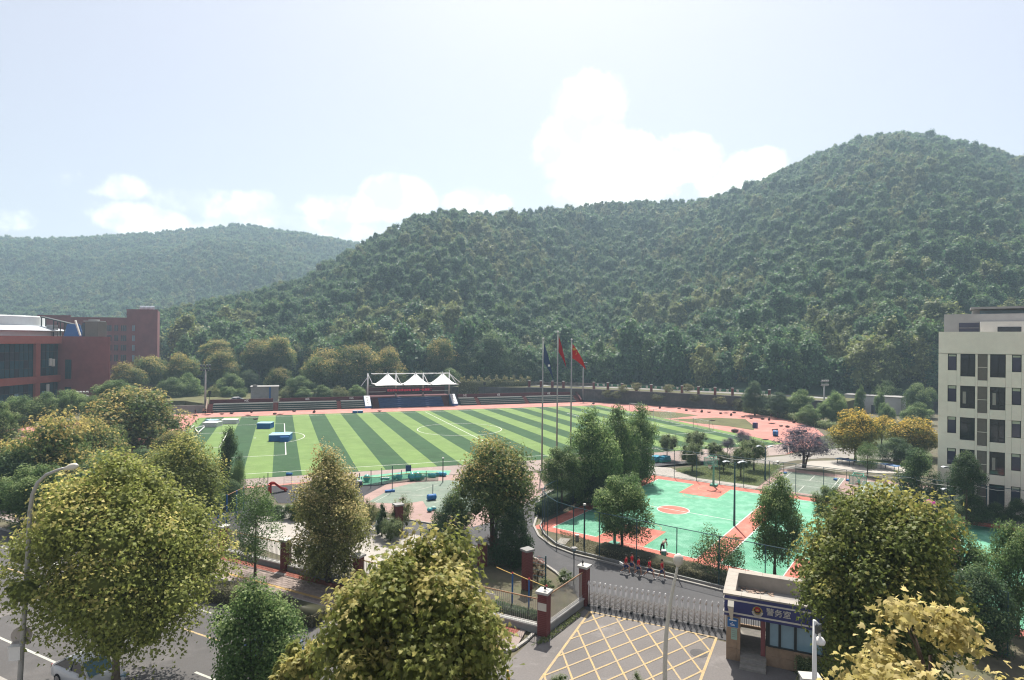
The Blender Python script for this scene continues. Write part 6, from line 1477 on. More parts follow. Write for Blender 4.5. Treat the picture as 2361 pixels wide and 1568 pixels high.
# ------------------------------------------------------------------ street lamps
def street_lamp(base, top_pts, r0, label, m='pole_grey'):
    t = thing('street_lamp', label, 'street lamp', base, 0, 'street lamps')
    n = len(top_pts); MB().tube([p-base for p in top_pts], [r0*(1-.5*i/(n-1)) for i in range(n)], 10).build('pole', m, t, True); return t
bl = gp(42, 1680); Zl = (bl-CAM).dot(FX)
def L_(u, v, dz=0): return dp(u, v, Zl+dz)
lp = street_lamp(bl, [bl]+[L_(*q) for q in ((44, 1600), (50, 1500), (57, 1400), (64, 1280), (69, 1180), (75, 1140), (87, 1113), (106, 1095), (130, 1085), (146, 1080))], .13, 'curved street lamp beside the large broad plane tree at the left edge')
ax = (L_(180, 1073)-L_(146, 1081)); c0 = L_(146, 1081)-bl
MB().lathe(c0, [(.03, -.05), (.10, ax.length*.25), (.17, ax.length*.55), (.15, ax.length*.85), (.03, ax.length*1.02)], 14, ax).build('lamp_head', 'lamp_cream', lp, True)
MB().box(c0+ax*.6-Vector((0, 0, .1)), (.24, .12, .06)).build('lamp_glass', 'glass_sky', lp)
sc_ = thing('traffic_disc', 'round grey back of a traffic sign on the curved street lamp', 'sign', L_(50, 1465, .1)-Vector((0, 0, 0)))
MB().lathe((0, 0, 0), [(.45, -.012), (.45, .012)], 32, -FX+Vector((.3, 0, 0))).build('disc', 'steel_dull', sc_); MB().bar((-.4, .02, -.35), (.4, -.1, -.35), .1, .12).build('bracket', 'steel_dull', sc_)
ub = thing('meter_box', 'pale metal box strapped to the curved street lamp', 'box', L_(37, 1505, -.15), -YAW+.25)
MB().box((0, 0, 0), (.48, .35, .62)).build('casing', 'pole_white', ub); MB().box((0, 0, .34), (.54, .42, .06)).build('lid', 'plaster_white', ub)
bc = gp(1534, 1625); Zc = (bc-CAM).dot(FX)
def L2c(u, v): return dp(u, v, Zc)
lp2 = street_lamp(bc, [bc]+[L2c(*q) for q in ((1533, 1540), (1535, 1480), (1538, 1440), (1544, 1400), (1553, 1350), (1560, 1318), (1562, 1305))], .13, 'tall street lamp with white oval head in front of the folding gate', 'lamp_cream')
c0 = L2c(1562, 1306)-bc
MB().lathe(c0, [(.07, 0), (.17, .1), (.27, .32), (.24, .55), (.1, .68), (.02, .7)], 16, Vector((.06, -.1, 1))).build('lamp_head', 'lamp_cream', lp2, True)
br_ = dp(1878, 1650, 23.0); br_.z = 0
lp3 = street_lamp(br_, [br_, dp(1878, 1560, 23), dp(1878, 1430, 23)], .12, 'pale lamp post with hanging camera in front of the guard house windows', 'pole_white')
c = MB(); q0 = dp(1878, 1432, 23)-br_
c.tube([q0, q0+Vector((.12, 0, -.1)), q0+Vector((.2, -.02, -.5))], .06, 8); c.build('bracket', 'pole_white', lp3); MB().box(q0+Vector((.14, -.05, -.28)), (.34, .1, .3), .3).build('panel', 'glass_dark', lp3); MB().lathe(q0+Vector((.25, -.03, -.88)), [(.17, 0), (.2, .1), (.12, .22), (.03, .28)], 14).build('camera_dome', 'pole_white', lp3, True); MB().tube([q0+Vector((.2, -.02, -.45)), q0+Vector((.25, -.03, -.65))], .05, 8).build('stem', 'pole_white', lp3)
cb = thing('control_cabinet', 'white cabinet top at the foot of the pale lamp post', 'cabinet', dp(1868, 1580, 23.4)-Vector((0, 0, 0)), -.5); MB().box((0, 0, -.3), (.62, .45, 1.2)).build('casing', 'plaster_white', cb); MB().box((0, 0, .34), (.74, .55, .07)).build('lid', 'cap_white', cb)
# ------------------------------------------------------------------ sports gear on and beside the pitch
def goal(c, ang, w, h, depth, label, m='pole_white'):
    t = thing('football_goal', label, 'goal', c, ang, 'football goals')
    f = MB()
    for y in (-w/2, w/2): f.tube([(0, y, 0), (0, y, h)], .06, 8)
    f.tube([(0, -w/2, h), (0, w/2, h)], .06, 8); f.build('frame', m, t)
    b = MB()
    for y in (-w/2, w/2): b.tube([(0, y, h), (depth*.45, y, h*.98), (depth, y, .04)], .03, 6); b.tube([(0, y, .04), (depth, y, .04)], .03, 6)
    b.tube([(depth, -w/2, .04), (depth, w/2, .04)], .03, 6); b.build('back_frame', m, t)
    n = MB(); k = int(w/.24)
    for i in range(k+1):
        y = -w/2+w*i/k; n.bar((.02, y, h), (depth*.45, y, h*.96), .008); n.bar((depth*.45, y, h*.96), (depth, y, .05), .008)
    for i in range(9):
        z = h*.96*(i+.5)/9; x = depth-(depth*.55)*(z/(h*.96)); n.bar((x, -w/2, z), (x, w/2, z), .008)
    stuff(n.build('net', 'letter_white', t))
goal(Vector((52.4, .2, 0)), 0, 7.4, 2.44, 2.4, 'white full-size football goal on the right goal line'); goal(Vector((52.5, -14.8, 0)), .12, 4.9, 2.0, 1.5, 'smaller grey goal right of the full-size goal', 'pole_grey')
goal(Vector((57.5, 20, 0)), .3, 5.0, 2.0, 1.5, 'small grey goal on the track behind the tree tops', 'pole_grey'); goal(Vector((-52.4, 0, 0)), math.pi, 7.32, 2.44, 2.2, 'white goal at the left end of the pitch partly hidden by a tree')
def matbox(name, x0, x1, yv, hz, dep, side, top, label, group, ang=0.0, notch=False):
    a, b = gp(*C2(x0, yv)), gp(*C2(x1, yv)); w = (b-a).length; c = (a+b)/2; an = math.atan2(b.y-a.y, b.x-a.x)+ang
    t = thing(name, label, 'mat', c+Vector((-math.sin(an), math.cos(an), 0))*dep*.5, an, group)
    MB().box((0, 0, hz/2), (w, dep, hz)).build('side', side, t); MB().box((0, 0, hz+.03), (w+.06, dep+.06, .06)).build('cover', top, t)
    for q in (-.33, .0, .33): MB().box((w*q, -dep/2-.012, hz/2), (.05, .02, hz*.96)).build('seam', side, t)
    if notch: MB().box((w*.28, -dep/2-.4, hz*.4), (w*.42, .8, hz*.8), .12).build('front_pad', side, t)
gm = 'crash mats left on the pitch'
matbox('crash_mat', 752, 878, 958, 1.15, 2.6, 'mat_blue', 'mat_top', 'box-shaped blue crash mat with pale top inside the penalty area', gm); matbox('crash_mat', 866, 1052, 1074, 1.15, 3.4, 'mat_blue', 'mat_top', 'large blue high-jump mat lying across the penalty area line', gm, .12, True)
matbox('crash_mat', 250, 385, 942, .95, 2.8, 'mat_white', 'letter_white', 'white crash mat nearest the left corner of the pitch', gm, -.1); matbox('crash_mat', 428, 568, 914, .95, 1.6, 'mat_white', 'letter_white', 'long white crash mat on the second light stripe', gm); matbox('crash_mat', 280, 385, 896, .4, 1.6, 'sky_glaze', 'mat_top', 'flat pale blue mat behind the corner crash mat', gm)
matbox('foam_block', 1636, 1680, 814, .55, .8, 'mat_blue', 'mat_top', 'small blue foam block on the track edge, left of a pair', 'blue foam blocks by the far touchline'); matbox('foam_block', 1686, 1730, 813, .55, .8, 'mat_blue', 'mat_top', 'small blue foam block on the track edge, right of a pair', 'blue foam blocks by the far touchline')
t = thing('pole_bundle', 'white pole frame lying on the turf at the left goal line', 'frame', gp(*C2(230, 990)))
fb_ = MB(); P_ = [gp(*C2(*q))-t.location for q in ((180, 962), (272, 948), (215, 1012), (345, 1050))]
for a, b in ((0, 1), (1, 2), (0, 2)): fb_.bar(P_[a]+Vector((0, 0, .2)), P_[b]+Vector((0, 0, .45)), .16)
fb_.build('poles', 'pole_white', t)
t = thing('jump_stand', 'thin high-jump stand with bar beside the narrow dark tree', 'stand', gp(*C2(425, 1000))); q = gp(*C2(425, 1000)); q2 = gp(*C2(200, 1010))
MB().tube([(0, 0, 0), (0, 0, 2.0)], .035, 6).box((0, 0, .03), (.6, .5, .05)).build('stand', 'pole_grey', t); MB().bar((0, 0, 1.9), tuple(Vector((q2.x-q.x, q2.y-q.y, 1.75))), .05).build('crossbar', 'pole_grey', t)
# bundles of kit strewn over the track
rs = np.random.RandomState(17)
def lump(seed, sx, sy, sz, m='clutter'):
    r = np.random.RandomState(seed); iv, jf = ico(); v = iv*(1+r.normal(size=(len(iv), 1))*.14)*[sx, sy, sz]; v[:, 2] = np.maximum(v[:, 2]+sz*.75, 0)
    mb = MB(); mb.add(v.tolist(), [tuple(f) for f in jf]); mb.bar((-sx, 0, sz*.9), (sx, .02, sz*1.2), sx*.12, sz*.3); return mb.mesh('kit_bundle', m)
LM = [lump(1, .62, .35, .22), lump(2, .40, .38, .42), lump(3, .95, .25, .14), lump(4, .5, .5, .3)]
spots = [(C2, x, y) for x, y in ((432, 825), (522, 820), (672, 836), (707, 810), (742, 872), (920, 826), (968, 827), (1283, 812), (1886, 798), (1100, 800), (300, 832), (345, 815), (185, 842))]+[(CB_, x, y) for x, y in ((85, 425), (930, 530), (1050, 488), (1330, 495), (1435, 522), (1550, 530), (1660, 545), (1765, 548), (1935, 566), (2010, 557), (2085, 595), (2260, 615), (2130, 556), (1810, 665))]+[(C4, x, y) for x, y in ((2040, 845), (1855, 865), (1960, 872), (2045, 912), (2020, 882), (2130, 936), (2190, 945), (2215, 890), (2250, 905), (2075, 978), (1705, 990), (1985, 1062))]
for i, (f, x, y) in enumerate(spots):
    o = bpy.data.objects.new('kit_bundle', LM[(i*7) % 4]); link(o); o.location = gp(*f(x, y)); o.rotation_euler = (0, 0, rs.uniform(-.6, .6)); s_ = 1.0 if i not in (36, 37) else 1.6; o.scale = (s_, s_, s_)
    tag(o, 'small dark brown bundle lying on the track '+('along the front of the stand' if i < 13 else 'curve below the retaining wall' if i < 27 else 'at its far right end'), 'bundle', 'dark bundles strewn on the running track')
for i in range(34):
    u = 1840+i*3.2; p = gp(u-30, 968+i*.75+rs.uniform(-1.5, 1.5)); o = bpy.data.objects.new('block', LM[0]); link(o); o.location = p; o.scale = (.55, .5, .5); tag(o, 'tiny dark starting block in the dotted row at the end of the track', 'block', 'row of dark blocks at the end of the track')
tag(B(gp(*C4(1892, 950))+Vector((0, 0, .6)), (.9, .8, 1.25), .3).build('dark_box', 'sign_navy'), 'dark navy box standing on the grass patch inside the track curve', 'box')
t = thing('blue_drum', 'round blue drum lying at the right end of the track', 'drum', gp(*C4(2080, 1025))); MB().lathe((0, 0, .6), [(.5, -.5), (.6, -.45), (.6, .45), (.5, .5)], 18, (.6, -.8, 0)).build('barrel', 'mat_blue', t); MB().lathe((0, 0, .6), [(.63, -.06), (.63, .06)], 18, (.6, -.8, 0)).build('band', 'sign_navy', t)
for i, (x, y, m, w) in enumerate(((605, 418, 'aqua', 1.4), (712, 388, 'letter_white', .8), (748, 390, 'letter_white', .6), (772, 398, 'mat_blue', .9), (1145, 412, 'letter_white', .7), (1400, 432, 'letter_white', 1.0), (1435, 430, 'letter_white', .6), (1745, 452, 'letter_white', .6))):
    mb = MB(); iv, jf = ico(); v = iv*(1+np.random.RandomState(i).normal(size=(len(iv), 1))*.12)*[w*.5, .35, .3]; mb.add((v+[0, 0, .28]).tolist(), [tuple(f) for f in jf]); o = mb.build('litter_bag', m); o.location = gp(*CB_(x, y)); o.location.z = 0
    tag(o, ('pale blue sheet lying on the track edge before the retaining wall', 'white bag at the foot of the retaining wall, left of a pair', 'white bag at the foot of the retaining wall, right of a pair', 'blue bag beside two white bags at the retaining wall', 'single white bag at the retaining wall below the fifth bush', 'wide white bag at the retaining wall', 'small white bag touching a wide white bag', 'small white box at the right part of the retaining wall')[i], 'bag', 'bags lying along the retaining wall')
# ------------------------------------------------------------------ playground
t = thing('slide', 'red curved playground slide behind the picket fence', 'slide', gp(*CP(235, 410)), .2)
sl_ = MB(); pr = [(-1.9, 1.6), (-1.5, 1.9), (-.9, 1.85), (-.3, 1.35), (.5, .7), (1.3, .35), (1.9, .3)]
for (a, za), (b, zb) in zip(pr, pr[1:]): sl_.bar((a, 0, za), (b, 0, zb), .8, .07); sl_.bar((a, -.42, za+.15), (b, -.42, zb+.15), .07, .4); sl_.bar((a, .42, za+.15), (b, .42, zb+.15), .07, .4)
sl_.build('chute', 'red_paint', t); t.scale = (.55, .8, .6)
sp = MB(); sp.box((-1.9, 0, .9), (.6, .8, 1.8)); sp.box((1.5, 0, .18), (.3, .6, .36)); sp.build('support', 'red_paint', t)
t = thing('ladder_frame', 'grey ladder frame beside the red slide', 'climbing frame', gp(*CP(355, 310)), .2)
fr = MB()
for x in (-.9, .9): fr.tube([(x, 0, 0), (x, 0, 2.2)], .04, 6)
for z in (.5, .95, 1.4, 1.85, 2.2): fr.tube([(-.9, 0, z), (.9, 0, z)], .03, 6)
fr.build('ladder', 'pole_grey', t); t.scale = (.55, .55, .5)
gn = 'tall net posts round the playground'
np_ = [(50, 290, 200), (100, 325, 165), (1268, 330, 170), (1415, 360, 130), (1552, 322, 105), (1687, 405, 75), (1805, 250, 130), (2120, 262, 140), (2205, 440, 312)]
NP = []
for i, (x, vb, vt) in enumerate(np_):
    p = gp(*CP(x, vb)); h = max(zv(p, CP(0, vt)[1]), .6); NP.append((p, h))
    t = thing('net_post', ('teal net post at the left end of the playground, shorter', 'teal net post at the left end of the playground, taller', 'teal net post just right of the tan-tipped plane tree', 'second teal net post right of the tan-tipped plane tree', 'third teal net post right of the tan-tipped plane tree', 'tall net post with blue foot on the pink rim', 'thin net post near the teal bubbles', 'thin net post left of the blue bubbles', 'thin post standing in the blue barrel')[i], 'post', p, 0, gn)
    MB().tube([(0, 0, 0), (0, 0, h)], .05, 6).build('pole', 'fence_teal', t)
    if i == 5: MB().box((-.3, 0, .12), (1.2, .5, .24)).build('weight', 'blue_paint', t)
    if i in (2, 3, 4): MB().tube([(0, 0, h-.05), (-.02, 0, h)], .06, 6).build('cap', 'pole_dark', t)
t = thing('safety_net', 'low green safety net round the inflatable bubbles', 'net', gp(*CP(1310, 320))); q0 = t.location.copy()
nl = [gp(*CP(*q))-q0 for q in ((1310, 320), (1500, 318), (1700, 288), (1890, 268), (2100, 264), (2280, 258))]; nm_ = MB()
for a, b in zip(nl, nl[1:]):
    d = b-a; L = d.length; k = int(L/.13)
    for i in range(k): p = a+d*(i/k); nm_.bar(p, p+Vector((0, 0, 1.0)), .035)
    for j in range(8): nm_.bar(a+Vector((0, 0, .05+.13*j)), b+Vector((0, 0, .05+.13*j)), .035)
nm_.build('netting', 'netting', t)
t2 = MB()
for a, b in zip(nl, nl[1:]): t2.bar(a+Vector((0, 0, 1.04)), b+Vector((0, 0, 1.04)), .05)
t2.build('edge_rope', 'yellow_paint', t)
def bubble(x, y, r, label, m='inflate', sq=1.0):
    r *= .48
    p = gp(*CP(x, y)); t = thing('inflatable_bubble', label, 'inflatable', p, rs.uniform(0, 3), 'inflatable bubbles on the playground'); iv = []
    MB().lathe((0, 0, r*sq), [(r*math.sin(a*math.pi/10)*(1+.05*(a % 2)), -r*sq*math.cos(a*math.pi/10)) for a in range(1, 10)], 14).build('skin', m, t, True); MB().lathe((0, 0, r*sq), [(r*1.03, -.08), (r*1.05, 0), (r*1.03, .08)], 14).build('band', 'aqua', t)
bubble(1362, 278, .95, 'single teal bubble right of the tan-tipped plane tree', 'inflate', 1.1); bubble(1775, 250, .9, 'dark blue and teal bubble behind the tall net post', 'aqua'); bubble(1715, 252, .7, 'teal bubble left of the dark blue bubble')
bubble(1940, 262, 1.2, 'largest green bubble in the middle heap'); bubble(2010, 258, 1.25, 'large green bubble, right half of the heap'); bubble(2070, 240, .9, 'pale bubble at the right of the green heap', 'panel_pale', .8); bubble(1990, 225, .8, 'green bubble at the back of the heap')
for i, (x, y) in enumerate(((2170, 218), (2215, 222), (2270, 205), (2310, 205), (2350, 208))): bubble(x, y, .75, ['first', 'second', 'third', 'fourth', 'fifth'][i]+' blue bubble in the row on the right side of the net', 'aqua', .85)
for i, (x, y) in enumerate(((1560, 250), (1600, 248), (1630, 250))): bubble(x, y, .5, ['left', 'middle', 'right'][i]+' one of three small white bubbles by the net', 'letter_white', .7)
t = thing('equipment_bag', 'dark purple kit bag leaning by the net post right of the tan-tipped plane tree', 'bag', gp(*CP(1275, 335))); MB().lathe((0, 0, 0), [(.4, 0), (.62, .35), (.62, .9), (.4, 1.3)], 12).build('sack', 'glass_violet', t, True); MB().tube([(-.25, 0, 1.2), (-.3, 0, 2.0)], .1, 6).tube([(.25, 0, 1.2), (.3, 0, 2.0)], .1, 6).build('straps', 'sign_navy', t); MB().box((-.1, -.3, 1.25), (.9, .5, .3)).build('top', 'letter_white', t); t.scale = (.6, .6, .6)
t = thing('roller', 'big blue barrel lying on the pink rim of the playground', 'barrel', gp(*CP(2190, 512))); p, q = gp(*CP(2138, 512)), gp(*CP(2245, 498)); ax = (q-p).normalized(); L = (q-p).length
MB().lathe((0, 0, .37), [(.28, -L/2), (.36, -L/2+.06), (.36, L/2-.06), (.28, L/2)], 20, ax).build('barrel', 'mat_blue', t, True)
for s_ in (-.3, 0, .3): MB().lathe((0, 0, .37), [(.375, L*s_-.03), (.375, L*s_+.03)], 20, ax).build('hoop', 'blue_paint', t)
for i, (x, y) in enumerate(((2165, 660), (2215, 640))): bubble(x, y, .62, ('left', 'right')[i]+' one of two pale teal bubbles at the edge of the old court', 'inflate' if i == 0 else 'panel_pale', .8)
t = thing('foam_roll', 'blue roll lying at the edge of the turf left of the tan-tipped plane tree', 'roll', gp(*CP(372, 198))); MB().lathe((0, 0, .2), [(.2, -.4), (.2, .4)], 14, (.93, -.35, 0)).build('roll', 'mat_blue', t, True); MB().lathe((0, 0, .2), [(.205, .3), (.205, .36)], 14, (.93, -.35, 0)).build('strap', 'sign_navy', t)
t = thing('small_sign', 'small dark sign board standing behind the net', 'sign', gp(*CP(1893, 172))); MB().box((0, 0, .75), (.8, .06, .9)).build('board', 'sign_navy', t); MB().tube([(-.3, 0, 0), (-.3, 0, .4)], .03, 6).tube([(.3, 0, 0), (.3, 0, .4)], .03, 6).build('legs', 'pole_dark', t)
for x, lb in ((1075, 'blue pile of mats behind the court lawn fence, left'), (1000, 'blue pile of mats behind the court lawn fence, right')):
    p = gp(*C4(x-30, 1262)); t = thing('mat_pile', lb, 'mats', p, .2, 'blue mat piles by the tall trees')
    for k in range(3): MB().box((.1*k, 0, .2+.3*k), (2.4-.3*k, 1.2, .27), .1*k).build('mat', 'aqua' if k else 'inflate', t)
# exercise bars inside the fence
bp = [(C6(147, 700), C6(0, 285)[1]), (C6(347, 768), C6(0, 355)[1]), (C6(557, 838), C6(0, 440)[1])]
t = thing('pull_up_bars', 'row of blue posts with yellow pull-up bars behind the picket fence', 'exercise bars', gp(*bp[1][0])); o_ = t.location.copy(); tops = []
for (uv, vt) in bp: p = gp(*uv); h = zv(p, vt); tops.append((p-o_, h)); MB().tube([p-o_, p-o_+Vector((0, 0, h))], .065, 8).build('post', 'blue_paint', t); MB().lathe(p-o_+Vector((0, 0, h)), [(.065, 0), (.08, .05), (.03, .12)], 8).build('post_cap', 'red_paint', t)
d = tops[1][0]-tops[0][0]; tops.insert(0, (tops[0][0]-d, tops[0][1]+.3))
for (a, ha), (b, hb) in zip(tops, tops[1:]): MB().tube([a+Vector((0, 0, hb+.12)), b+Vector((0, 0, hb-.05))], .03, 8).build('bar', 'yellow_paint', t)
t = thing('wall_bars', 'dark teal rungs between two posts beside the brick column', 'exercise bars', gp(*C6(460, 470))); o_ = t.location.copy(); a, b = gp(*C6(360, 450))-o_, gp(*C6(548, 490))-o_
for p in (a, b): MB().tube([p, p+Vector((0, 0, 2.7))], .06, 8).build('post', 'fence_teal', t)
for z in (1.0, 1.5, 2.0, 2.5): MB().tube([a+Vector((0, 0, z)), b+Vector((0, 0, z))], .025, 6).build('rung', 'fence_teal', t)
t = thing('climbing_bars', 'blue frame with a thin rail left behind the olive plane tree', 'exercise bars', gp(*CS(245, 900))); o_ = t.location.copy(); P_ = [gp(*CS(x, y))-o_ for x, y in ((245, 900), (335, 850), (400, 815))]
for p in P_: MB().tube([p, p+Vector((0, 0, 2.9))], .08, 8).build('post', 'blue_paint', t)
for a, b in zip(P_, P_[1:]): MB().tube([a+Vector((0, 0, 2.85)), b+Vector((0, 0, 2.85))], .04, 8).build('bar', 'rail_rust', t)
P_ = [gp(*CS(x, y))-o_ for x, y in ((80, 960), (165, 975), (215, 950))]
for p in P_: MB().tube([p, p+Vector((0, 0, 1.5))], .08, 8).build('post', 'blue_paint', t)
MB().tube([P_[0]+Vector((0, 0, 1.4)), P_[1]+Vector((0, 0, 1.2))], .04, 8).build('bar', 'yellow_paint', t)
t = thing('metal_gate', 'thin dark garden gate at the right edge of the plaza', 'gate', gp(*CS(2035, 1130))); o_ = t.location.copy(); a, b = Vector((0, 0, 0)), gp(*CS(2115, 1075))-o_
for p in (a, b): MB().bar(p, p+Vector((0, 0, 1.7)), .1).build('post', 'pole_dark', t)
for z in (.2, .75, 1.5): MB().bar(a+Vector((0, 0, z)), b+Vector((0, 0, z)), .04).build('rail', 'pole_dark', t)
for i in range(1, 9): p = a+(b-a)*(i/9); MB().bar(p+Vector((0, 0, .2)), p+Vector((0, 0, 1.5)), .025).build('picket', 'pole_dark', t)
lp_ = gp(*CS(1840, 900)); t = thing('plaza_lamp', 'round grey plaza lamp rising above the pale olive trees', 'lamp', lp_+Vector((.4, .6, 0))); h = zv(lp_, CS(0, 690)[1])
MB().tube([(0, 0, 0), (0, 0, h)], .05, 6).build('pole', 'pole_dark', t); MB().lathe((0, 0, h-.2), [(.12, 0), (.42, .12), (.42, .2), (.1, .3)], 16).build('lamp_head', 'wall_grey', t)
# table tennis, badminton posts, cable on the fence
for i, (x, y) in enumerate(((1275, 322), (1645, 375), (2020, 418))):
    t = thing('table_tennis_table', 'blue table tennis table, '+('left', 'middle', 'right')[i]+' of three beyond the badminton courts', 'table', gp(*CR(x, y)), KANG+math.pi/2-.45, 'table tennis tables')
    for s_ in (-1, 1): MB().box((s_*.69, 0, .76), (1.35, 1.525, .05)).build('table_top', 'table_blue', t)
    MB().box((0, 0, .87), (.03, 1.8, .16)).build('net', 'sign_navy', t); MB().bar((-1.35, 0, .787), (1.35, 0, .787), .04, .006).build('edge_line', 'letter_white', t)
    for x_ in (-1.0, 1.0):
        for y_ in (-.6, .6): MB().bar((x_, y_, 0), (x_, y_, .74), .07).build('leg', 'pole_dark', t)
for i, (x, vb, vt) in enumerate(((230, 482, 330), (1080, 592, 430), (1290, 606, 505), (2255, 740, 590))):
    p = gp(*CR(x, vb)); h = zv(p, CR(0, vt)[1]); t = thing('badminton_post', 'thin badminton post with blue foot, '+('first', 'second', 'third', 'fourth')[i]+' from the left', 'post', p, KANG, 'badminton posts')
    MB().tube([(0, 0, 0), (0, 0, max(h, 1.55))], .03, 6).build('pole', 'pole_dark', t); MB().box((.15, -.15, .1), (.75, .42, .2)).build('foot', 'blue_paint', t)
cpts = []
for i in range(19):
    s_ = i/18; t_ = -1.7+.98*58*s_
    cpts.append(K(30.55, t_, 4.05-.38*abs(math.sin(s_*math.pi*7.3))-.1*math.sin(s_*23)))
ft = []
for a, b in zip(cpts, cpts[1:]):
    for j in range(4): q = a+(b-a)*(j/4); ft.append(q-Vector((0, 0, .18*math.sin(j*math.pi/4))))
tag(MB().tube(ft, .022, 5).build('cable', 'plaster_white'), 'pale cable draped along the top of the far chain-link fence', 'cable')
t = thing('bench', 'white stone bench on the court lawn edge', 'bench', gp(*C4(2085, 1285)), .3)
MB().box((0, 0, .42), (1.7, .4, .08)).build('seat', 'plaster_white', t)
for x_ in (-.6, .6): MB().box((x_, 0, .19), (.2, .34, .38)).build('leg', 'plaster_white', t)
# street odds and ends
t = thing('striped_bollard', 'black and yellow striped barrier post at the pavement corner', 'bollard', gp(1170, 1592)); 
for k in range(7): MB().lathe((0, 0, .16*k), [(.09-.004*k, 0), (.085-.004*k, .158)], 12).build('stripe', 'black' if k % 2 else 'yellow_paint', t)
MB().box((0, 0, .02), (.34, .34, .05)).build('foot', 'black', t); MB().tube([(.0, 0, .95), (.28, .1, .05)], .05, 8).build('brace', 'yellow_paint', t)
mh = MB().lathe(gp(1611, 1506)+Vector((0, 0, .0)), [(.52, 0), (.52, .012), (.48, .014), (.02, .013)], 32).build('manhole_cover', 'asphalt'); struct(mh)
t = thing('litter_bin', 'small pale bucket on the red court edge beside the bending worker', 'bucket', gp(*C5(1280, 882)), .2); MB().lathe((0, 0, 0), [(.2, 0), (.26, .62), (.24, .64)], 14).build('bucket', 'hoop_green', t); MB().lathe((0, 0, .64), [(.25, 0), (.2, .1)], 14).build('content', 'letter_white', t)
t = thing('post_stub', 'short grey stub post in the planting bed', 'post', gp(*C5(481, 725))); MB().lathe((0, 0, 0), [(.17, 0), (.17, .5), (.14, .55)], 12).build('body', 'wall_grey', t); MB().lathe((0, 0, .55), [(.19, 0), (.19, .08)], 12).build('cap', 'plaster_white', t)
sb_ = MB().box(gp(*C5(350, 730))+Vector((0, 0, .04)), (1.9, 1.0, .07), KANG+.25).build('stone_slab', 'concrete'); tag(sb_, 'pale flat concrete slab in the planting bed by the fence curve', 'slab')
for i in (1,):
    dr = MB().box(gp(*CS(740, 1385))+Vector((0, 0, .125)), (1.1, .35, .02), FANG).build('drain_cover', 'steel_dull'); struct(dr)

# ------------------------------------------------------------------ cars
def car(p, ang, m, label, group='cars parked along the street'):
    t = thing('parked_car', label, 'car', p, ang, group)
    # side outline stations: x, half width, sill, belt height
    st = [(-2.2, .62, .35, .82), (-2.12, .78, .28, .96), (-1.6, .86, .22, 1.0), (-.6, .89, .2, .97), (.6, .89, .2, .95), (1.2, .87, .22, .90), (1.75, .82, .25, .80), (2.12, .70, .30, .66), (2.25, .5, .38, .56)]
    V = []; F = []; n = 10
    for x, w, z0, z1 in st:
        for y, z in ((-w*.85, z0), (-w, z0+.12), (-w*1.0, (z0+z1)/2+.06), (-w*.95, z1-.05), (-w*.84, z1), (w*.84, z1), (w*.95, z1-.05), (w, (z0+z1)/2+.06), (w, z0+.12), (w*.85, z0)): V.append((x, y, z))
    for i in range(len(st)-1):
        for j in range(n): a = i*n+j; b = i*n+(j+1) % n; F.append((a, a+n, b+n, b))
    F.append(tuple(range(n))); F.append(tuple((len(st)-1)*n+j for j in reversed(range(n))))
    body = MB().add(V, F).build('body', m, t, True)
    bt = [(-1.75, .74), (-1.1, .60), (.35, .58), (1.15, .74)]; zb = [.985, 1.42, 1.43, .90]
    cab = MB(); ring_ = [(-1.9, .74, .985), (-1.15, .60, 1.40), (.30, .58, 1.42), (1.2, .74, .91)]
    vv = [(x, -w, z) for x, w, z in ring_]+[(x, w, z) for x, w, z in ring_]
    cab.add(vv, [(0, 1, 2, 3), (7, 6, 5, 4), (0, 4, 5, 1), (2, 6, 7, 3), (1, 5, 6, 2)]); g = cab.build('windows', 'glass_sky' if m == 'car_white' else 'glass_dark', t)
    g.data.materials.append(MATS['glass_dark']); g.data.polygons[0].material_index = 1; g.data.polygons[1].material_index = 1
    MB().add([(-1.22, -.60, 1.405), (.34, -.58, 1.425), (.34, .58, 1.425), (-1.22, .60, 1.405), (-1.05, -.50, 1.47), (.15, -.48, 1.48), (.15, .48, 1.48), (-1.05, .50, 1.47)], [(0, 1, 5, 4), (1, 2, 6, 5), (2, 3, 7, 6), (3, 0, 4, 7), (4, 5, 6, 7)]).build('roof', m, t, True)
    pl = MB()
    for s_ in (-1, 1):
        pl.bar((1.2, s_*.75, .91), (.30, s_*.595, 1.42), .07); pl.bar((-1.9, s_*.75, .98), (-1.15, s_*.61, 1.40), .09); pl.bar((-.45, s_*.80, .95), (-.45, s_*.60, 1.42), .07)
    pl.build('pillars', m, t)
    for s_ in (-1, 1):
        MB().add([(.72, s_*.9, .98), (.86, s_*.92, .96), (.86, s_*1.08, 1.0), (.72, s_*1.08, 1.02), (.72, s_*.9, 1.1), (.84, s_*.92, 1.08), (.84, s_*1.08, 1.12), (.72, s_*1.08, 1.14)], [(0, 1, 2, 3), (4, 5, 6, 7), (0, 1, 5, 4), (1, 2, 6, 5), (2, 3, 7, 6), (3, 0, 4, 7)]).build('mirror', m, t)
        MB().box((2.02, s_*.58, .64), (.34, .30, .15), s_*-.35).build('headlight', 'glass_sky', t); MB().box((-2.13, s_*.60, .84), (.14, .26, .16)).build('tail_light', 'tail_red', t)
        for x in (-1.35, 1.38):
            w_ = MB().lathe((x, s_*.80, .32), [(.28, -.10), (.32, -.07), (.32, .07), (.28, .10)], 20, (0, s_, 0)).build('wheel', 'tyre', t); MB().lathe((x, s_*.80, .32), [(.2, .095), (.19, .115), (.03, .108)], 14, (0, s_, 0)).build('rim', 'steel_dull', w_)
    MB().box((2.2, 0, .52), (.1, .7, .14)).build('grille', 'black', t); MB().box((2.27, 0, .40), (.03, .44, .12)).build('number_plate', 'blue_paint', t)
    return t
ca = math.atan2(-FD.y, -FD.x)
cpos = gp(205, 1575)
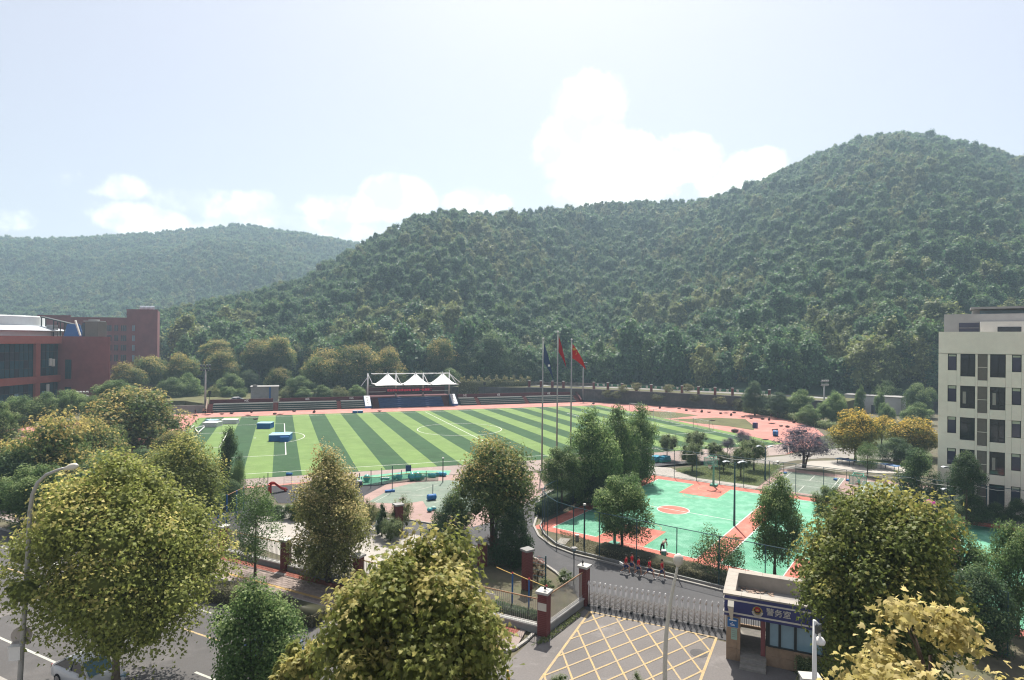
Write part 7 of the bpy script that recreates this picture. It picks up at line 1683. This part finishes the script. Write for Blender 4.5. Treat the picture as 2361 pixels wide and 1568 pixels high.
car(cpos, ca+.05, 'car_white', 'white saloon car parked under the large broad plane tree'); car(gp(1040, 1560), ca, 'car_white', 'white car almost hidden behind the big bottom plane tree'); car(gp(642, 1530), ca, 'car_blue', 'blue-grey car almost hidden behind the bottom camphor tree')
pz = ay(548, 915, 57.6); car(Vector((pz.x, 58.4, 1.5)), .05, 'car_white', 'white car roof showing above the maroon wall left of the storage hut', 'cars parked in the school'); car(gp(2085, 1046), .2, 'car_white', 'white car behind the yellow trees near the cream building', 'cars parked in the school')

# ------------------------------------------------------------------ people
def skin_mesh(name, nodes, edges, m, root=0, sub=1):
    """nodes: (x, y, z, radius) joined by edges, grown into one continuous surface"""
    me = bpy.data.meshes.new(name); me.from_pydata([n[:3] for n in nodes], edges, []); o = bpy.data.objects.new(name, me); COL.objects.link(o)
    sk = o.modifiers.new('skin', 'SKIN'); sk.use_smooth_shade = True; sk.branch_smoothing = .6
    for i, n in enumerate(nodes):
        r = n[3] if isinstance(n[3], tuple) else (n[3], n[3]); me.skin_vertices[0].data[i].radius = r; me.skin_vertices[0].data[i].use_root = (i == root)
    ss = o.modifiers.new('sub', 'SUBSURF'); ss.levels = sub; ss.render_levels = sub
    bpy.context.view_layer.update()
    out = bpy.data.meshes.new_from_object(o.evaluated_get(bpy.context.evaluated_depsgraph_get())); bpy.data.objects.remove(o)
    out.materials.clear(); out.materials.append(MATS[m]); return out
def person(p, heading, label, h=1.62, stride=.32, arm=.3, bend=0.0, top='shirt_red', bottom='shorts_blue', longs=False, group=None, right_up=False, armtone='skin'):
    """walking figure; x is forward"""
    k = h/1.70; t = thing('person', label, 'person', p, heading, group)
    hip = Vector((0, 0, .90)); sp = Vector((math.sin(bend), 0, math.cos(bend)))
    ch = hip+sp*.34; nk = hip+sp*.54; hd0 = nk+Vector((math.sin(bend*.8), 0, math.cos(bend*.8)))*.08
    hd = nk+Vector((math.sin(bend*.8)+.04, 0, math.cos(bend*.8)))*.20
    nodes = []; edges = []
    def nd(v, r, par=None):
        nodes.append((v[0]*k, v[1]*k, v[2]*k, tuple(x*k for x in r) if isinstance(r, tuple) else r*k)); i = len(nodes)-1
        if par is not None: edges.append((par, i))
        return i
    pel = nd(hip, (.13, .10)); c_ = nd(ch, (.14, .10), pel); sh = nd(hip+sp*.47, (.10, .08), c_); n_ = nd(nk+sp*.02, .052, sh); h1 = nd(hd0+Vector((.01, 0, .03)), (.072, .082), n_); h2 = nd(hd, (.082, .10), h1); nd(hd+Vector((math.sin(bend), 0, math.cos(bend)))*.075, (.06, .07), h2)
    legs = []; arms = []
    for s_, ph in ((1, 1), (-1, -1)):
        f = ph*stride; kn = Vector((f*.62+.05, s_*.09, .49)); an = Vector((f*1.0-(.10 if ph < 0 else 0), s_*.09, .09+(.10 if ph < 0 and stride > .1 else 0)))
        if bend > .6: kn = Vector((-.02, s_*.15, .48)); an = Vector((.0, s_*.20, .08))
        a = nd(hip+Vector((0, s_*.09, -.06)), .088, pel); b = nd((hip+Vector((0, s_*.09, -.06)))*.5+kn*.5, .074, a); c = nd(kn, .056, b); d = nd(kn*.55+an*.45, .052, c); e = nd(an, .036, d); g_ = nd(an+Vector((.06, 0, -.045)), .038, e); nd(an+Vector((.17, 0, -.06)), .028, g_)
        legs.append((hip+Vector((0, s_*.09, -.06)), kn, an))
        af = -ph*arm; so_ = hip+sp*.46+Vector((0, s_*.19, 0)); el = so_+Vector((af*.35, s_*.05, -.27)); wr = so_+Vector((af*.95+.06, s_*.05, -.50))
        if bend > .6: el = so_+Vector((.10, s_*.02, -.27)); wr = so_+Vector((.14, -s_*.03, -.50))
        if right_up and s_ < 0: el = so_+Vector((.12, -.06, -.24)); wr = so_+Vector((.26, -.02, -.02))
        a = nd(so_, .052, sh); b = nd(el, .040, a); c = nd(wr, .028, b); arms.append((so_, el, wr, s_))
    body = link(bpy.data.objects.new('body', skin_mesh('body', nodes, edges, 'skin')), t)
    # hands: palm and five fingers closing slightly
    hb = MB()
    for so_, el, wr, s_ in arms:
        d = (wr-el).normalized(); f_ = Vector((1, 0, 0)); f_ = (f_-d*f_.dot(d)).normalized()
        hb.tube([(wr-d*.02)*k, (wr+d*.05)*k, (wr+d*.09)*k], [.026*k, .036*k, .03*k], 6)
        for q in range(4): o_ = f_*(-.03+.02*q); hb.tube([(wr+d*.085+o_)*k, (wr+d*.13+o_*1.1)*k, (wr+d*(.155+.008*(q in (1, 2)))+o_+f_.cross(d)*.012*s_)*k], [.0095*k, .0085*k, .006*k], 5)
        hb.tube([(wr+d*.03+f_*.03)*k, (wr+d*.07+f_*.06)*k, (wr+d*.10+f_*.055)*k], [.012*k, .010*k, .007*k], 5)
    hb.build('hands', 'skin', t, True)
    # shirt
    S_ = []; E_ = []
    def ns(v, r, par=None):
        S_.append((v[0]*k, v[1]*k, v[2]*k, tuple(x*k for x in r) if isinstance(r, tuple) else r*k)); i = len(S_)-1
        if par is not None: E_.append((par, i))
        return i
    a0 = ns(hip+sp*.0, (.155, .125)); a1 = ns(hip+sp*.2, (.155, .12), a0); a2 = ns(ch, (.165, .12), a1); a3 = ns(hip+sp*.475, (.115, .09), a2)
    for so_, el, wr, s_ in arms: q = ns(so_, .068, a3); ns(so_*.25+el*.75 if not longs else wr*.85+el*.15, .064 if not longs else .045, q)
    link(bpy.data.objects.new('shirt', skin_mesh('shirt', S_, E_, top)), t)
    S_.clear(); E_.clear(); b0 = ns(hip+sp*.05, (.14, .115))
    for hp_, kn, an in legs: q = ns(hp_+Vector((0, 0, -.03)), .105, b0); ns(hp_*.2+kn*.8, .098, q) if not longs else ns(an+Vector((0, 0, .06)), .06, ns(kn, .075, q))
    link(bpy.data.objects.new('trousers' if longs else 'shorts', skin_mesh('shorts', S_, E_, bottom)), t)
    for hp_, kn, an in legs:
        MB().tube([(an+Vector((-.07, 0, -.045)))*k, (an+Vector((.02, 0, -.03)))*k, (an+Vector((.12, 0, -.05)))*k, (an+Vector((.19, 0, -.062)))*k], [.04*k, .05*k, .045*k, .025*k], 8).build('shoe', 'shoe_white' if not longs else 'black', t, True)
    hv = Vector((math.sin(bend), 0, math.cos(bend)))
    hm_ = MB().lathe((hd-hv*.01-Vector((.02, 0, 0)))*k, [(.088*k, -.05*k), (.102*k, .0), (.098*k, .05*k), (.07*k, .095*k), (.02*k, .115*k)], 12, hv+Vector((-.15, 0, 0))).build('hair', 'hair', t, True)
    fc = MB()
    fr_ = Vector((math.cos(bend*.8), 0, -math.sin(bend*.8)))
    for s_ in (-1, 1): fc.box((hd+fr_*.088-hv*.015+Vector((0, s_*.03, 0)))*k, (.012*k, .02*k, .012*k))
    fc.box((hd+fr_*.083-hv*.075)*k, (.012*k, .035*k, .008*k)); fc.build('eyes_and_mouth', 'hair', t)
    fm = MB(); fm.tube([(hd+fr_*.08-hv*.02)*k, (hd+fr_*.105-hv*.045)*k], [.008*k, .014*k], 6)
    for s_ in (-1, 1): fm.tube([(hd-hv*.0+Vector((0, s_*.082, 0)))*k, (hd-hv*.05+Vector((0, s_*.085, 0)))*k], [.014*k, .012*k], 6)
    fm.build('nose_and_ears', 'skin', t, True)
    return t
wd = math.atan2(KA.y, KA.x)
gpe = 'students in red shirts on the school road'
person(gp(*C5(930, 1028)), wd+.1, 'student in red shirt at the rear left of the group carrying white paper', 1.60, .34, .32, group=gpe)
person(gp(*C5(985, 1012)), wd+.0, 'student in red shirt furthest from the gate, second from left', 1.64, .26, .25, group=gpe)
person(gp(*C5(1045, 1046)), wd+.05, 'student in red shirt in the middle of the group', 1.60, .24, .22, group=gpe)
person(gp(*C5(1148, 1068)), wd-.1, 'student in red shirt striding with arms out, fourth from left', 1.66, .40, .45, group=gpe)
person(gp(*C5(1262, 1078)), wd+.0, 'student in red shirt walking alone in front, rightmost of the group', 1.62, .24, .2, group=gpe)
wp = gp(*C5(930, 1028)); hb_ = tag(MB().box((0, 0, 0), (.34, .06, .24)).build('paper', 'letter_white'), 'white paper held by the rear left student in red', 'paper'); hb_.location = wp+KA*-.42+Vector((0, 0, .78)); hb_.rotation_euler = (.4, .3, wd)
person(gp(*C5(1268, 838)), wd+1.5, 'worker in dark clothes bending over a bucket at the court edge', 1.68, 0, 0, bend=1.35, top='cloth_tan', bottom='cloth_dark', longs=True)
person(gp(2147, 1197), wd+2.6, 'person in dark trousers walking under a pink umbrella by the cream building', 1.62, .2, .1, top='cloth_tan', bottom='cloth_dark', longs=True, right_up=True)
ug = gp(2147, 1197); t = thing('umbrella', 'open pink umbrella held over a walking person near the cream building', 'umbrella', ug+KA*-.12, 0)
MB().tube([(0, 0, 1.15), (0, 0, 2.12)], .012, 6).build('shaft', 'black', t)
cn = MB().lathe((0, 0, 1.72), [(.62, 0), (.58, .14), (.42, .30), (.22, .38), (.02, .41)], 8).build('canopy', 'umbrella_pink', t); cn.rotation_euler = (0, 0, .2)
rb_ = MB()
for i in range(8): a = i*math.pi/4+.2; rb_.bar((.60*math.cos(a), .60*math.sin(a), 1.72), (.02, 0, 2.08), .012)
rb_.build('ribs', 'black', t)
person(gp(*C2(188, 838)), -2.6, 'distant person in dark shirt walking on the track left of the stand', 1.7, .3, .2, top='cloth_dark', bottom='shorts_blue', group='distant people left of the stand'); person(gp(*C2(262, 825)), 2.0, 'distant person standing at the left end of the stand', 1.7, .1, .1, top='cloth_tan', bottom='cloth_dark', longs=True, group='distant people left of the stand'); person(gp(*C2(280, 822)), 1.0, 'distant person right next to the stand end wall', 1.68, .1, .1, top='cloth_dark', bottom='cloth_dark', longs=True, group='distant people left of the stand')
# ------------------------------------------------------------------ haze
hz = MB().box((-100, 400, 107), (3300, 1900, 216)).build('haze')
hm = bpy.data.materials.new('haze'); hm.use_nodes = True; t = hm.node_tree; t.nodes.clear()
pv = N(t, 'ShaderNodeVolumePrincipled'); pv.inputs['Color'].default_value = (.60, .82, 1.0, 1); pv.inputs['Density'].default_value = HAZE_D; pv.inputs['Anisotropy'].default_value = .35
ho = N(t, 'ShaderNodeOutputMaterial'); t.links.new(pv.outputs[0], ho.inputs['Volume']); hz.data.materials.append(hm); stuff(hz)
